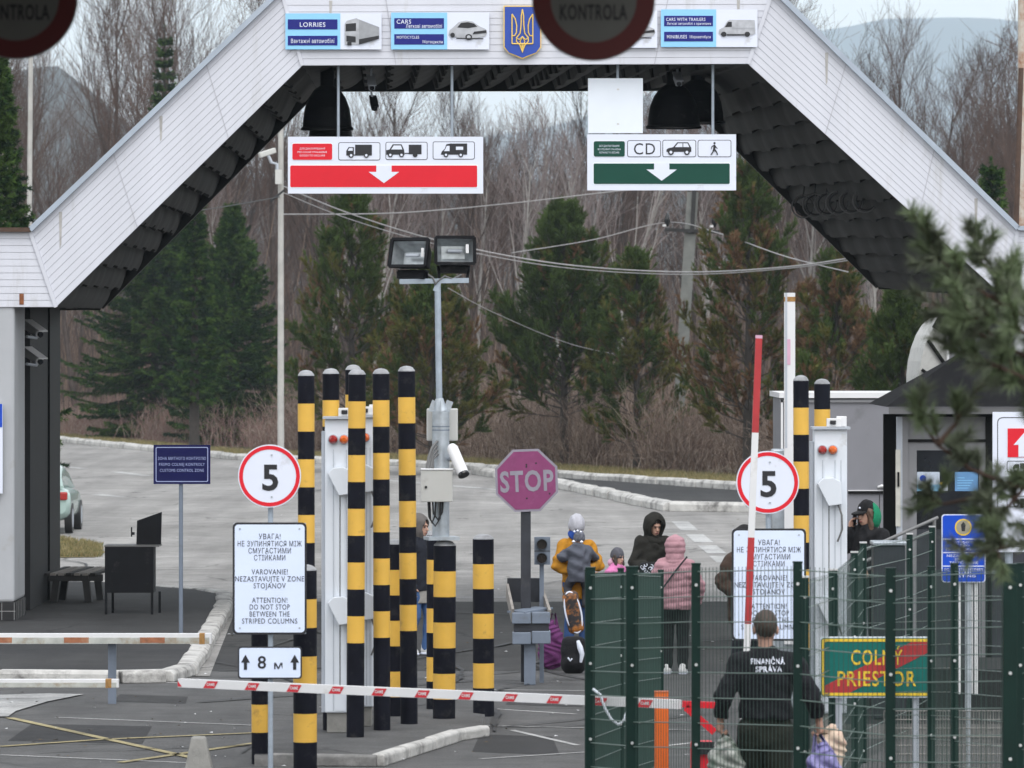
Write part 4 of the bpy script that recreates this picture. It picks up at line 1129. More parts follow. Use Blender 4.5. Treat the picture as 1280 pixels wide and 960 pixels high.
# ------------------------------------------------------------------ detector cabinets
def cabinet(px0, px1, top_py, base_py, label):
    Y = gy(base_py); s = FPX / Y; x0 = wx(px0, Y); x1 = wx(px1, Y); w = x1 - x0; zt = wz(top_py, Y)
    t = thing('detector_cabinet', ((x0 + x1) / 2, Y, .1), label, 'cabinet', 'white detector cabinets')
    b = MB(); b.box(x0 + .02, x1 - .02, Y + .03, Y + .3, .1, .30, M['concrete']); b.build('plinth', t, bevel=.01)
    b = MB(); b.box(x0, x1, Y, Y + .34, .30, zt, M['cab_white']); b.build('body', t, bevel=.012)
    b = MB(); b.box(x0 - .035, x0 - .003, Y + .06, Y + .3, .30, zt - .12, M['cab_grey']); b.build('side_channel', t)
    xa = x0 + w * .30; xb = x0 + w * .58
    b = MB(); b.box(xa, xb, Y - .006, Y - .002, .32, zt - .35, M['cab_white']); b.box(x0 + w * .43, x0 + w * .455, Y - .009, Y - .0065, .5, zt - .55, M['cable'])
    for q in (.24, .62, .80): b.box(x0 + w * q, x0 + w * q + .006, Y - .0035, Y - .001, .32, zt - .3, M['cab_grey'])
    b.build('door_panel', t)
    b = MB(); b.box(x0 - .02, x1 + .03, Y - .04, Y + .38, zt + .002, zt + .025, M['cab_grey']); b.build('roof_plate', t)
    for q, m in ((.24, 'lens_red'), (.56, 'lens_amber')):
        c = (x0 + w * q, Y, zt - .20); b = MB()
        b.tube([(c[0], Y - .003, c[2]), (c[0], Y - .05, c[2]), (c[0], Y - .075, c[2])], [.044, .042, .02], M[m], 18)
        b.tube([(c[0], Y - .001, c[2]), (c[0], Y - .02, c[2])], .050, M['cab_grey'], 18); b.build('signal_lamp', t)
    def jbox(zc):
        b = MB(); cx = x0 + w * .42
        b.prism([(cx - .10, zc + .12), (cx - .11, zc + .06), (cx + .01, zc - .13), (cx + .12, zc - .11), (cx + .13, zc + .10), (cx + .05, zc + .15)][::1][::-1] if False else [(cx - .11, zc + .09), (cx + .0, zc - .13), (cx + .13, zc - .11), (cx + .12, zc + .11), (cx + .04, zc + .15), (cx - .06, zc + .14)], Y - .12, Y - .012, M['cab_white'])
        b.tube([(cx + .09, Y - .06, zc - .10), (cx + .13, Y - .08, zc - .22), (cx + .135, Y - .07, zc - .36), (cx + .09, Y - .04, zc - .48)], .011, M['cable_grey'], 6)
        b.build('junction_box', t, bevel=.008)
    jbox(zt - .62); jbox(.30 + 1.0)
    b = MB(); cx = x0 + w * .6
    b.box(cx - .07, cx + .07, Y + .02, Y + .09, zt + .026, zt + .11, M['white_paint']); b.box(cx - .04, cx + .02, Y + .0, Y + .018, zt + .05, zt + .09, M['ink']); b.box(cx + .03, cx + .13, Y + .1, Y + .14, zt + .026, zt + .13, M['white_paint']); b.build('camera_head', t, bevel=.006)
    return t
cabinet(406, 449, 524, 929, 'white detector cabinet behind the front tall striped column')
cabinet(443, 467, 522, 921, 'narrow white detector cabinet squeezed between two tall striped columns')
cabinet(1018, 1059, 537, 930, 'white detector cabinet with red and amber lamps on the right')

# ------------------------------------------------------------------ speed sign posts
def speed_post(cx, py_disc, base_Y, board_px, lines, plate, label, pole_px=6.5):
    Y = base_Y; s = FPX / Y; X = lambda p: wx(p, Y); Z = lambda p: wz(p, Y)
    t = thing('speed_sign_post', (X(cx), Y, 0), label, 'sign post', 'speed limit sign posts')
    b = MB(); b.tube([(X(cx + 1), Y + .04, 0), (X(cx + 1), Y + .04, Z(py_disc - 36))], pole_px / s / 2, M['galv_pole'], 12); b.build('pole', t)
    r = 39.3 / s; x, z = X(cx), Z(py_disc)
    d = MB(); d.prism(circ(x, z, r, 72), Y - .02, Y + .004, M['white']); d.ring(circ(x, z, r * .965, 72), circ(x, z, r * .845, 72), Y - .023, M['red'])
    d.text('5', x + 1 / s, z - 1.5 / s, 31 / s, Y - .0235, M['ink'], width=20 / s, bold=.026); [d.prism(circ(x + .02, z + q_, .009, 10), Y - .027, Y - .0238, M['galv']) for q_ in (-.19, .19)]; d.build('round_sign', t)
    x0, x1, y0, y1 = board_px
    q = MB(); q.box(X(x0 + 1), X(x1 - 1), Y - .012, Y + .006, Z(y1 - .8), Z(y0 + .8), M['cab_grey'])
    q.prism(rrect(X(x0), X(x1), Z(y1), Z(y0), 6 / s), Y - .02, Y - .0125, M['ink']); q.prism(rrect(X(x0 + 2.6), X(x1 - 2.6), Z(y1 - 2.6), Z(y0 + 2.6), 4.5 / s), Y - .0235, Y - .0205, mat('board_pale', (.67, .75, .93), .5, .02))
    for tx, yc, w in lines: q.text(tx, X((x0 + x1) / 2), Z(y0 + yc), 6.6 / s, Y - .0265, M['ink'], width=w / s)
    for bx_ in (x0 + 9, x1 - 9):
        for by_ in (y0 + 8, y1 - 8): q.prism(circ(X(bx_), Z(by_), .009, 10), Y - .027, Y - .024, M['galv'])
    q.build('warning_board', t)
    if plate:
        a, c, e, f = plate; p = MB()
        p.prism(rrect(X(a), X(c), Z(f), Z(e), 4 / s), Y - .02, Y - .012, M['ink']); p.prism(rrect(X(a + 1.8), X(c - 1.8), Z(f - 1.8), Z(e + 1.8), 3 / s), Y - .0235, Y - .0205, mat('board_pale', (.67, .75, .93), .5, .02))
        p.text('8', X(327.5), Z(827.5), 15.5 / s, Y - .0265, M['ink'], width=10.5 / s, bold=.012); p.text('м', X(348), Z(831), 10 / s, Y - .0265, M['ink'], width=10.5 / s, bold=.01)
        for ax in (307, 368.5):
            p.prism([(X(ax - 2), Z(837)), (X(ax + 2), Z(837)), (X(ax + 2), Z(828)), (X(ax + 5.5), Z(828)), (X(ax), Z(818)), (X(ax - 5.5), Z(828)), (X(ax - 2), Z(828))], Y - .0275, Y - .0255, M['ink'])
        p.build('distance_plate', t)
    return t
LN = [('УВАГА!', 17.5, 27), ('НЕ ЗУПИНЯТИСЯ МІЖ', 26.5, 80), ('СМУГАСТИМИ', 35.3, 53), ('СТІЙКАМИ', 44, 39), ('VAROVANIE!', 61.5, 45), ('NEZASTAVUJTE V ZONE', 70.3, 86), ('STOJANOV', 79, 40),
      ('ATTENTION!', 97, 44), ('DO NOT STOP', 105.5, 50), ('BETWEEN THE', 114.3, 50), ('STRIPED COLUMNS', 123, 69)]
speed_post(337, 595, 51.6, (291, 383.5, 653, 793), LN, (297.5, 377.5, 808, 848.5), 'speed limit sign reading 5 with a warning board and an 8 m plate')
speed_post(959.5, 603, 53.4, (914.5, 1007.5, 660.5, 801), LN, None, 'speed limit sign reading 5 half crossed by a raised red barrier arm')

# ------------------------------------------------------------------ floodlight mast on the thick bollard
MX, MY, _ = G(555, 910); ms = FPX / MY
mx = lambda p: wx(p, MY); mz = lambda p: wz(p, MY)
fm = thing('floodlight_mast', (MX, MY, SHORT + .05), 'galvanised floodlight mast bolted on top of a thick striped bollard', 'floodlight')
b = MB(); b.obox((mx(552), MY, SHORT + .075), (.32, .30, .035), M['galv'], (0, 0, .2)); b.tube([(mx(551), MY, SHORT + .09), (mx(551), MY, mz(514))], .088, M['galv'], 24); b.tube([(mx(551), MY, mz(514)), (mx(549), MY, mz(498))], [.07, .04], M['galv'], 16)
for a in range(4): b.obox((mx(551) + .075 * math.cos(a * 1.57), MY + .075 * math.sin(a * 1.57), mz(508)), (.07, .012, .12), M['galv'], (0, .35 if a == 0 else (-.35 if a == 2 else 0), a * 1.57))
for py in (533, 537.5): b.tube([(mx(551), MY, mz(py + .7)), (mx(551), MY, mz(py - .7))], .0905, M['steel_blue'], 24)
b.build('lower_pipe', fm)
b = MB(); b.tube([(mx(549), MY, mz(500)), (mx(547), MY, mz(352))], .033, M['galv_pole'], 14); b.build('upper_pole', fm)
b = MB(); b.bar((mx(499.5), MY, mz(352)), (mx(586), MY, mz(350.5)), .06, .05, M['galv_pole']); b.bar((mx(544), MY, mz(364)), (mx(550), MY, mz(349)), .07, .05, M['galv_pole']); b.build('crossarm', fm)
def flood(px, py, tilt, yaw, w, h):
    c = Vector((mx(px), MY - .05, mz(py))); Mx = Matrix.Rotation(yaw, 3, 'Z') @ Matrix.Rotation(tilt, 3, 'X')
    def q(x, y, z): return c + Mx @ Vector((x, y, z))
    t = MB()
    # trapezoid housing behind a wide frame
    F4 = [(-w / 2, 0, -h / 2), (w / 2, 0, -h / 2), (w / 2, 0, h / 2), (-w / 2, 0, h / 2)]
    B4 = [(-w * .40, .22, -h * .36), (w * .40, .22, -h * .36), (w * .40, .22, h * .22), (-w * .40, .22, h * .22)]
    V = [q(*p) for p in F4 + B4]
    t.raw(V, [(4, 7, 6, 5), (0, 4, 5, 1)[::-1], (1, 5, 6, 2)[::-1], (2, 6, 7, 3)[::-1], (3, 7, 4, 0)[::-1]], M['black'])
    for a, b_ in ((0, 1), (1, 2), (2, 3), (3, 0)): t.bar(V[a], V[b_], .03, .035, M['black'], up=Mx @ Vector((0, 1, 0)))
    t.raw([q(-w * .36, .10, -h * .82), q(w * .36, .10, -h * .82), q(w * .36, .10, -h * .52), q(-w * .36, .10, -h * .52), q(-w * .36, .24, -h * .82), q(w * .36, .24, -h * .82), q(w * .36, .24, -h * .40), q(-w * .36, .24, -h * .40)],
          [(0, 1, 2, 3), (5, 4, 7, 6), (1, 5, 6, 2), (4, 0, 3, 7), (3, 2, 6, 7), (0, 4, 5, 1)], M['black'])
    o = t.build('floodlight_housing', fm)
    r = MB(); R4 = [(-w * .30, .17, -h * .28), (w * .30, .17, -h * .28), (w * .30, .17, h * .2), (-w * .30, .17, h * .2)]
    V = [q(p[0] * .97, .012, p[2] * .96) for p in F4] + [q(*p) for p in R4]
    rm = mat('reflector', (.36, .385, .40), .3, .3, 9, metal=.6)
    r.raw(V, [(4, 5, 6, 7), (0, 1, 5, 4), (1, 2, 6, 5), (2, 3, 7, 6), (3, 0, 4, 7)], rm); r.tube([q(-w * .16, .09, 0), q(w * .2, .09, 0)], .018, M['cab_grey'], 8)
    r.obox(q(w * .33, .05, .02), (.03, .10, .09), M['white_paint']); r.build('reflector', o)
    y = MB()
    for sgn in (-1, 1): y.bar(q(sgn * w * .40, .14, -h * .55), (q(sgn * w * .36, .14, 0).x, MY, mz(349)), .03, .012, M['black'])
    y.build('bracket', o)
flood(511, 316, -.30, -.38, .40, .29); flood(569, 313, -.06, .14, .40, .27)
b = MB(); b.tube([(mx(533), MY, mz(342)), (mx(541), MY - .03, mz(347)), (mx(545), MY - .04, mz(356)), (mx(547), MY - .04, mz(352)), (mx(556), MY - .03, mz(345)), (mx(566), MY - .02, mz(349)), (mx(577), MY, mz(343))], .011, M['cable_grey'], 6); b.build('lamp_cable', fm)
b = MB(); b.box(mx(533), mx(572), MY + .12, MY + .34, mz(551.5), mz(511), M['box_grey']); b.build('upper_box', fm, bevel=.012)
b = MB(); b.box(mx(526.5), mx(566), MY - .30, MY - .10, mz(626.5), mz(586.5), M['box_grey']); b.tube([(mx(533), MY - .305, mz(608)), (mx(533), MY - .312, mz(608))], .014, M['ink'], 10); b.box(mx(526), mx(567), MY - .31, MY - .09, mz(587), mz(585), M['white_paint']); b.build('lower_box', fm, bevel=.012)
for i, (a, c, d) in enumerate(((547, 551, 587), (546.5, 557, 586), (547, 562, 586), (547.5, 567, 586))):
    b = MB(); b.tube([(mx(a), MY - .085, mz(c)), (mx(a - 6), MY - .12, mz(c + 7)), (mx(a - 11 + i * 1.6), MY - .17, mz(c + 20)), (mx(a - 13 + i * 2), MY - .18, mz(d))], .014, M['cable_grey'], 6); b.build('conduit', fm)
for i, (x0, x1, yb) in enumerate(((535.5, 545, 653), (537.5, 551, 657), (541, 554, 649))):
    b = MB(); b.tube([(mx(x0), MY - .16, mz(626)), (mx(x0 + 1), MY - .16, mz(yb - 8)), (mx((x0 + x1) / 2), MY - .15, mz(yb)), (mx(x1 - 1), MY - .13, mz(yb - 9)), (mx(x1), MY - .12, mz(626))], .010, M['cable'], 6); b.build('hanging_cable', fm)
c = (mx(571), MY - .25, mz(572)); d = Vector((.42, -.55, -.95)).normalized()
b = MB(); b.tube([Vector(c) - d * .16, Vector(c) - d * .12, Vector(c) + d * .20], [.035, .058, .058], M['white_paint'], 18); b.tube([Vector(c) + d * .19, Vector(c) + d * .215], .06, M['glass'], 14); b.tube([Vector(c) - d * .05, (mx(560), MY, mz(575))], .02, M['cab_grey'], 8); b.build('camera', fm)

# ------------------------------------------------------------------ STOP sign stand
SYY = 65.7; ss = FPX / SYY; X = lambda p: wx(p, SYY); Z = lambda p: wz(p, SYY)
st = thing('stop_sign', (X(658), SYY, 0), 'faded magenta octagonal STOP sign on a dark post', 'stop sign')
b = MB(); b.box(X(651), X(663.5), SYY + .03, SYY + .14, .02, Z(630), M['post_dark']); b.build('post', st, bevel=.008)
def octo(r, dz=0): return [(X(658.2) + r * math.cos(R(22.5 + 45 * i + 2.0)), Z(600.5) + dz + r * math.sin(R(22.5 + 45 * i + 2.0))) for i in range(8)]
ro = 39 / math.cos(R(22.5)) / ss
b = MB(); b.prism(octo(ro), SYY, SYY + .02, M['stop_grey']); b.prism(octo(ro * .925), SYY - .004, SYY - .0005, M['magenta'])
V0 = len(b.v); b.text('STOP', X(658.5), Z(601), 25 / ss, SYY - .0075, M['stop_grey'], width=67 / ss, bold=.028)
for i in range(V0, len(b.v)):
    x, y, z = b.v[i]; a = R(2.4); dx = x - X(658.5); dz = z - Z(601); b.v[i] = (X(658.5) + dx * math.cos(a) - dz * math.sin(a), y, Z(601) + dx * math.sin(a) + dz * math.cos(a))
for px, py in ((658, 581), (658, 583.5), (658.5, 623), (670, 579), (687, 617)): b.prism(circ(X(px), Z(py), .011, 8), SYY - .006, SYY - .0045, M['ink'])
b.build('octagon_plate', st)
sb = thing('barrier_rest', (X(662), SYY - .25, 0), 'grey steel rest with stacked blocks at the foot of the STOP sign', 'barrier')
b = MB(); b.box(X(655), X(669.5), SYY - .22, SYY - .10, .0, Z(800), M['steel_blue']); b.build('column', sb, bevel=.008)
y0 = SYY - .34
for (x0, x1, a, c, dy) in ((640, 663.5, 764, 778, 0), (664.5, 687.5, 763.5, 778, .02), (640.5, 663.5, 788.5, 803.5, .0), (664.5, 688, 787, 803, .03)):
    b = MB(); b.box(X(x0), X(x1), y0 + dy, y0 + .26, Z(c), Z(a), M['steel_blue']); b.build('block', sb, bevel=.010)
b = MB(); b.box(X(642), X(686), y0 + .05, y0 + .24, Z(788), Z(778), M['post_dark']); b.build('spacer', sb)
b = MB(); b.box(X(634), X(680), SYY + .5, SYY + .53, Z(755), Z(725), M['post_dark']); b.build('back_plate', sb)
b = MB(); b.bar((X(634), SYY + .5, Z(740)), (X(641), y0 + .05, Z(768)), .03, .16, M['wood_edge']); b.build('side_plate', sb)
b = MB(); b.bar((X(678), SYY + .5, Z(742)), (X(687), y0 + .05, Z(766)), .03, .10, M['wood_edge']); b.build('side_plate', sb)
b = MB(); b.bar((X(645), y0 + .10, Z(764)), (X(680), y0 + .4, Z(760)), .3, .02, M['steel_blue']); b.build('tray', sb)
tl = thing('signal_light', (X(677), SYY + .25, 0), 'small grey two lamp signal on a thin post right of the STOP post', 'signal')
b = MB(); b.box(X(674.5), X(680), SYY + .22, SYY + .27, .0, Z(705), M['steel_blue']); b.build('post', tl)
b = MB(); b.box(X(668), X(688), SYY + .16, SYY + .30, Z(706.5), Z(672), M['steel_blue']); b.box(X(668), X(688), SYY + .157, SYY + .1595, Z(690), Z(689), M['ink']); b.build('lamp_case', tl, bevel=.006)
for py in (681, 698.5):
    b = MB(); b.tube([(X(677.5), SYY + .158, Z(py)), (X(677.5), SYY + .10, Z(py))], .062, M['black'], 20, caps=False); b.prism(circ(X(677.5), Z(py), .055, 20), SYY + .15, SYY + .156, M['lens_dark']); b.build('lens', tl)

# ------------------------------------------------------------------ barriers
# long red and white arm across the lane
ba = thing('road_barrier', (wx(858, 46.2), 46.2, 0), 'long white lowered barrier arm with red CAME labels across the lane', 'barrier')
A0 = Vector((wx(225, 49.2), 49.2, wz(853.5, 49.2))); A1 = Vector((wx(850, 46.4), 46.4, wz(880.5, 46.4)))
b = MB(); dA = (A1 - A0).normalized(); upA = Vector((0, 0, 1))
b.bar(A0, A1, .06, .074, M['white_paint']); LA = (A1 - A0).length
sd_ = dA.cross(upA).normalized(); fo = -sd_ if sd_.y > 0 else sd_
if fo.y > 0: fo = -fo
upv = dA.cross(fo); upv = upv if upv.z > 0 else -upv
def onarm(s, v, o): return A0 + dA * s + upv * v + fo * (.030 + o)
sp = LA / 11.52
for k in range(12):
    s0 = .11 + (k - .5) * sp if k else 0
    if k == 0: V = [onarm(.0, -.030, .003), onarm(.045, -.030, .003), onarm(.0, .018, .003)]; b.raw(V, [(0, 1, 2)], M['red_tape']); continue
    s0 = .10 + (k - .44) * sp; V = [onarm(s0 - .075, -.034, .003), onarm(s0 + .045, -.034, .003), onarm(s0 + .085, .028, .003), onarm(s0 - .030, .028, .003)]
    b.raw(V, [(0, 1, 2, 3)], M['red_tape'])
    TV, TF = text_mesh('CAME', .03); TV = TV.copy(); cx_ = (TV[:, 0].min() + TV[:, 0].max()) / 2
    b.raw([onarm(s0 + .006 + (v[0] - cx_) * .030, (v[1] - .35) * .034, .0045) for v in TV], TF, M['white_paint'])
b.build('arm', ba)
b = MB(); b.box(wx(865, 46.2), wx(893, 46.2), 46.3, 46.65, -.002, wz(930, 46.2), M['red']); b.build('motor_cabinet', ba, bevel=.02)
b = MB(); b.box(wx(868, 46.2), wx(893, 46.2), 46.26, 46.285, wz(944, 46.2), wz(928, 46.2), M['ink']); b.build('cover', ba)
b = MB(); b.bar((wx(853, 46.1), 46.1, wz(880, 46.1)), (wx(906, 46.1), 46.1, wz(882, 46.1)), .05, .05, M['red']); b.bar((wx(857, 46.1), 46.1, wz(884, 46.1)), (wx(893, 46.1), 46.1, wz(915, 46.1)), .05, .055, M['red']); b.build('bracket', ba)
# raised arms
ra = thing('raised_barrier', (wx(930, 50), 50, 0), 'raised barrier arm in red and white bands in front of the speed sign', 'barrier')
b = MB(); bot = Vector((wx(927, 50), 50, wz(985, 50))); top = Vector((wx(949, 50), 50.05, wz(419, 50)))
cuts = [419, 541, 672, 780, 985]; ms_ = ['red_dark', 'white_paint', 'red_dark', 'white_paint']
pt_ = lambda py: bot + (top - bot) * ((985 - py) / (985 - 419))
for (a, c), m in zip(zip(cuts[:-1], cuts[1:]), ms_): b.bar(pt_(a), pt_(c), .058, .05, M[m], up=(0, 1, 0))
b.bar(pt_(419), pt_(423), .060, .052, M['pink'], up=(0, 1, 0)); b.build('arm', ra)
b = MB(); b.box(wx(905, 50), wx(950, 50), 49.9, 50.3, 0, wz(960, 50), M['red_dark']); b.build('motor_cabinet', ra, bevel=.02)
RB = 57.5
rb_ = thing('raised_barrier', (wx(985, RB), RB, .14), 'raised white barrier arm with a faded pink stripe behind the right speed sign', 'barrier')
b = MB(); x0, x1 = wx(980.5, RB), wx(994, RB); b.box(x0, x1, RB, RB + .08, .9, wz(366, RB), M['white_paint']); b.box(x0 - .002, x1 + .002, RB - .003, RB + .083, wz(377, RB), wz(371, RB), M['gold_rust']); b.box(wx(984, RB), wx(988, RB), RB - .005, RB - .002, wz(456, RB), wz(424, RB), M['pink'])
b.box(wx(981.5, RB), wx(984, RB), RB - .005, RB - .002, wz(560, RB), wz(366, RB), M['cab_grey']); b.build('arm', rb_, bevel=.008)
b = MB(); b.box(wx(966, RB), wx(992, RB), RB + .1, RB + .45, .142, wz(562, RB), M['galv']); b.build('motor_cabinet', rb_, bevel=.015)
# two long white bars on the left
def beam_bar(px1, py, Y, h, label, post_px, bands):
    x0, x1 = wx(-200, Y), wx(px1, Y); z = wz(py, Y)
    t = thing('white_barrier_bar', (wx(post_px, Y + .1), Y, 0), label, 'barrier', 'white barrier bars at the left')
    b = MB(); b.box(x0, x1, Y, Y + .12, z - h / 2, z + h / 2, M['white_paint']); b.box(x0, x1 - .02, Y - .004, Y - .001, z - h / 2 + .002, z + h * .12, mat('bar_underside', (.42, .43, .40), .6, .2, 6, dirt=(.25, .17, .08), dirt_amt=.35, dscale=4))
    for a, c in bands: b.box(wx(a, Y), wx(c, Y), Y - .007, Y - .0045, z - h / 2 + .012, z + h * .14, mat('faded_tape', (.30, .115, .055), .7, .3, 15, dirt=(.4, .3, .2), dirt_amt=.3))
    b.box(x1 - .13, x1 - .07, Y - .006, Y + .124, z - h / 2 - .003, z + h / 2 + .003, M['gold_rust']); b.build('bar', t, bevel=.01)
    b = MB(); b.box(wx(post_px - 5, Y + .13), wx(post_px + 5, Y + .13), Y + .13, Y + .2, 0, z - .02 if bands else z - .0, M['steel_blue']); b.build('post', t)
beam_bar(264, 798.5, 62.0, .112, 'long white barrier bar with rusty patches above the left kerb', 140, [(-70, -40), (-15, 15), (80, 111), (175, 206)])
beam_bar(148, 854.5, 57.0, .082, 'short white barrier bar with a rusty end, lower left', -60, [])

# ------------------------------------------------------------------ left island things
IY = gy(768, .12)
g3 = lambda px, py: G(px, py, .12)
bn = thing('bench', G(98, 750, .12), 'low dark slatted bench beside the black inner wall of the gate', 'bench')
Yb = G(98, 752, .12)[1]; X = lambda p, y=Yb: wx(p, y); 
zs_ = .12 + .42
for k in range(7):
    b = MB(); xx = X(66) + k * (X(126) - X(66)) / 6
    b.bar((xx - .10, Yb - .25, zs_ - .01), (xx + .16, Yb + .75, zs_ + .05), .085, .035, M['wood_edge' if k in (1, 2, 4, 5) else 'wood_dark']); b.build('slat', bn)
for px, dy in ((68, -.1), (112, -.15), (74, .6), (122, .6)):
    b = MB(); b.bar((X(px), Yb + dy, .12), (X(px) + (.05 if px < 90 else -.05), Yb + dy, zs_ - .03), .22, .10, M['wood_dark'], up=(1, 0, 0)); b.build('leg', bn)
b = MB(); b.bar((X(62), Yb - .2, zs_ - .06), (X(130), Yb - .2, zs_ - .06), .05, .10, M['wood_dark']); b.build('rail', bn)
gr = thing('brazier_box', G(165, 768, .12), 'black metal box on thin legs with an upright lid standing by the bench', 'box')
Yg = gy(768, .12); X = lambda p: wx(p, Yg); Z = lambda p: wz(p, Yg)
b = MB(); b.box(X(131), X(192), Yg, Yg + .5, Z(741), Z(682), M['black']); b.box(X(130.5), X(199), Yg - .01, Yg + .6, Z(683.5), Z(681.8), mat('edge_worn', (.10, .10, .10), .5)); b.build('box_body', gr)
for px, dy in ((132.5, .02), (190, .02), (138, .48), (197, .48)):
    b = MB(); b.bar((X(px), Yg + dy, .12), (X(px), Yg + dy, Z(741)), .035, .035, M['black']); b.build('leg', gr)
b = MB(); P4 = [(X(168), Z(682)), (X(199), Z(682)), (X(200), Z(641)), (X(169), Z(652))]
b.prism(P4, Yg + .40, Yg + .44, M['black']); b.tube([(X(166), Yg + .38, Z(668)), (X(162), Yg + .38, Z(668))], .02, M['black'], 8); b.box(X(161.5), X(163), Yg + .36, Yg + .4, Z(672), Z(660), M['black']); b.build('lid', gr)
cs = thing('customs_sign', G(226, 793, .12), 'dark navy customs control zone sign on a thin post', 'sign')
Yc = gy(793, .12); X = lambda p: wx(p, Yc); Z = lambda p: wz(p, Yc); sc_ = FPX / Yc
b = MB(); b.tube([(X(226), Yc + .03, .12), (X(226), Yc + .03, Z(600))], .028, M['steel_blue'], 10); b.build('post', cs)
b = MB(); b.box(X(192), X(263), Yc - .02, Yc, Z(605), Z(556), M['navy_dark'])
b.ring(rrect(X(194.7), X(260.3), Z(602.3), Z(558.7), .02), rrect(X(195.7), X(259.3), Z(601.3), Z(559.7), .015), Yc - .0225, M['navy_line'])
for i, tx in enumerate(('ЗОНА МИТНОГО КОНТРОЛЮ', 'PÁSMO COLNEJ KONTROLY', 'CUSTOMS CONTROL ZONE')): b.text(tx, X(227.5), Z(573 + 7.4 * i), 3.6 / sc_, Yc - .0235, M['navy_line'], width=(60, 57, 55)[i] / sc_)
b.build('panel', cs)
ck = thing('concrete_stub', (wx(249, 52), 52, 0), 'rough tapered concrete stub at the bottom edge in front of the kerb', 'bollard')
Yk = gy(972); b = MB(); x = wx(248.5, Yk)
b.raw([(x - .14, Yk - .14, 0), (x + .14, Yk - .14, 0), (x + .14, Yk + .14, 0), (x - .14, Yk + .14, 0), (x - .065, Yk - .06, .375), (x + .065, Yk - .06, .375), (x + .065, Yk + .06, .375), (x - .065, Yk + .06, .375)],
      [(0, 1, 5, 4), (1, 2, 6, 5), (2, 3, 7, 6), (3, 0, 4, 7), (4, 5, 6, 7)], M['concrete']); ck.location = (x, Yk, 0); b.build('stub', ck, bevel=.02)

# ------------------------------------------------------------------ light green car on the far side
cy = gy(668); ct = thing('parked_car', (wx(38, cy), cy, 0), 'pale green parked car, its tail showing past the black pillar', 'car')
cx = wx(34, cy); W2 = .86
carp = mat('car_mint', (.33, .44, .41), .25, .03, 2, coat=.6)
secs = [(0.0, .38, .82, .80), (.05, .30, .92, .86), (.5, .24, .98, .86), (1.0, .22, .96, .86), (2.2, .22, .94, .86), (3.4, .24, .88, .84), (4.0, .34, .70, .74)]
def supe(w, z0, z1, n=20, e=4): 
    o = []
    for i in range(n):
        a = 2 * math.pi * i / n; c_, s_ = math.cos(a), math.sin(a)
        o.append((w * abs(c_) ** (2 / e) * (1 if c_ >= 0 else -1), (z0 + z1) / 2 + (z1 - z0) / 2 * abs(s_) ** (2 / e) * (1 if s_ >= 0 else -1)))
    return o
def loft(name, secs, m, parent):
    b = MB(); V = []; n = 20
    for y, z0, z1, w in secs: V += [(cx + p[0], cy + y, p[1]) for p in supe(w, z0, z1)]
    b.raw(V, [(i * n + k, i * n + (k + 1) % n, (i + 1) * n + (k + 1) % n, (i + 1) * n + k) for i in range(len(secs) - 1) for k in range(n)] , m, True)
    b.raw(V[:n], [tuple(range(n))], m); b.raw(V[-n:], [tuple(range(n))[::-1]], m); return b.build(name, parent)
loft('body', secs, carp, ct)
loft('cabin', [(.12, .9, 1.0, .74), (.35, .86, 1.24, .68), (.7, .85, 1.40, .66), (1.6, .85, 1.43, .66), (2.3, .85, 1.30, .68), (2.9, .85, .95, .74)], carp, ct)
b = MB(); b.raw([(cx - .58, cy + .085, 1.03), (cx + .58, cy + .085, 1.03), (cx + .52, cy + .44, 1.32), (cx - .52, cy + .44, 1.32)], [(0, 1, 2, 3)], M['glass']); b.build('rear_window', ct)
for sgn in (-1, 1):
    b = MB(); b.obox((cx + sgn * .74, cy + .0, .78), (.16, .10, .17), M['lens_red']); b.build('tail_light', ct, bevel=.03)
    for yy in (.75, 3.1):
        b = MB(); b.tube([(cx + sgn * .72, cy + yy, .31), (cx + sgn * .87, cy + yy, .31)], .31, M['cable'], 20); b.tube([(cx + sgn * .86, cy + yy, .31), (cx + sgn * .875, cy + yy, .31)], .19, M['cab_grey'], 16); b.build('wheel', ct)
b = MB(); b.box(cx + .0, cx + .52, cy - .03, cy - .015, .66, .78, M['white_paint']); b.build('licence_plate', ct)

# ------------------------------------------------------------------ people
SKIN = mat('skin', (.46, .27, .20), .55, .08, 20); SKIN2 = mat('skin_warm', (.40, .23, .17), .55, .08, 20)
LIP = mat('lip', (.30, .10, .09), .5); EYE = mat('eye_dark', (.03, .02, .018), .3); HAIRD = mat('hair_dark', (.022, .016, .013), .6, .3, 40); HAIRB = mat('hair_brown', (.045, .030, .022), .65, .3, 60)
def cloth(n, c, **k): return mat(n, c, k.pop('rough', .85), k.pop('var', .12), k.pop('scale', 9), bump=k.pop('bump', .7), bscale=k.pop('bscale', 16), sheen=.02, spec=.2, **k)

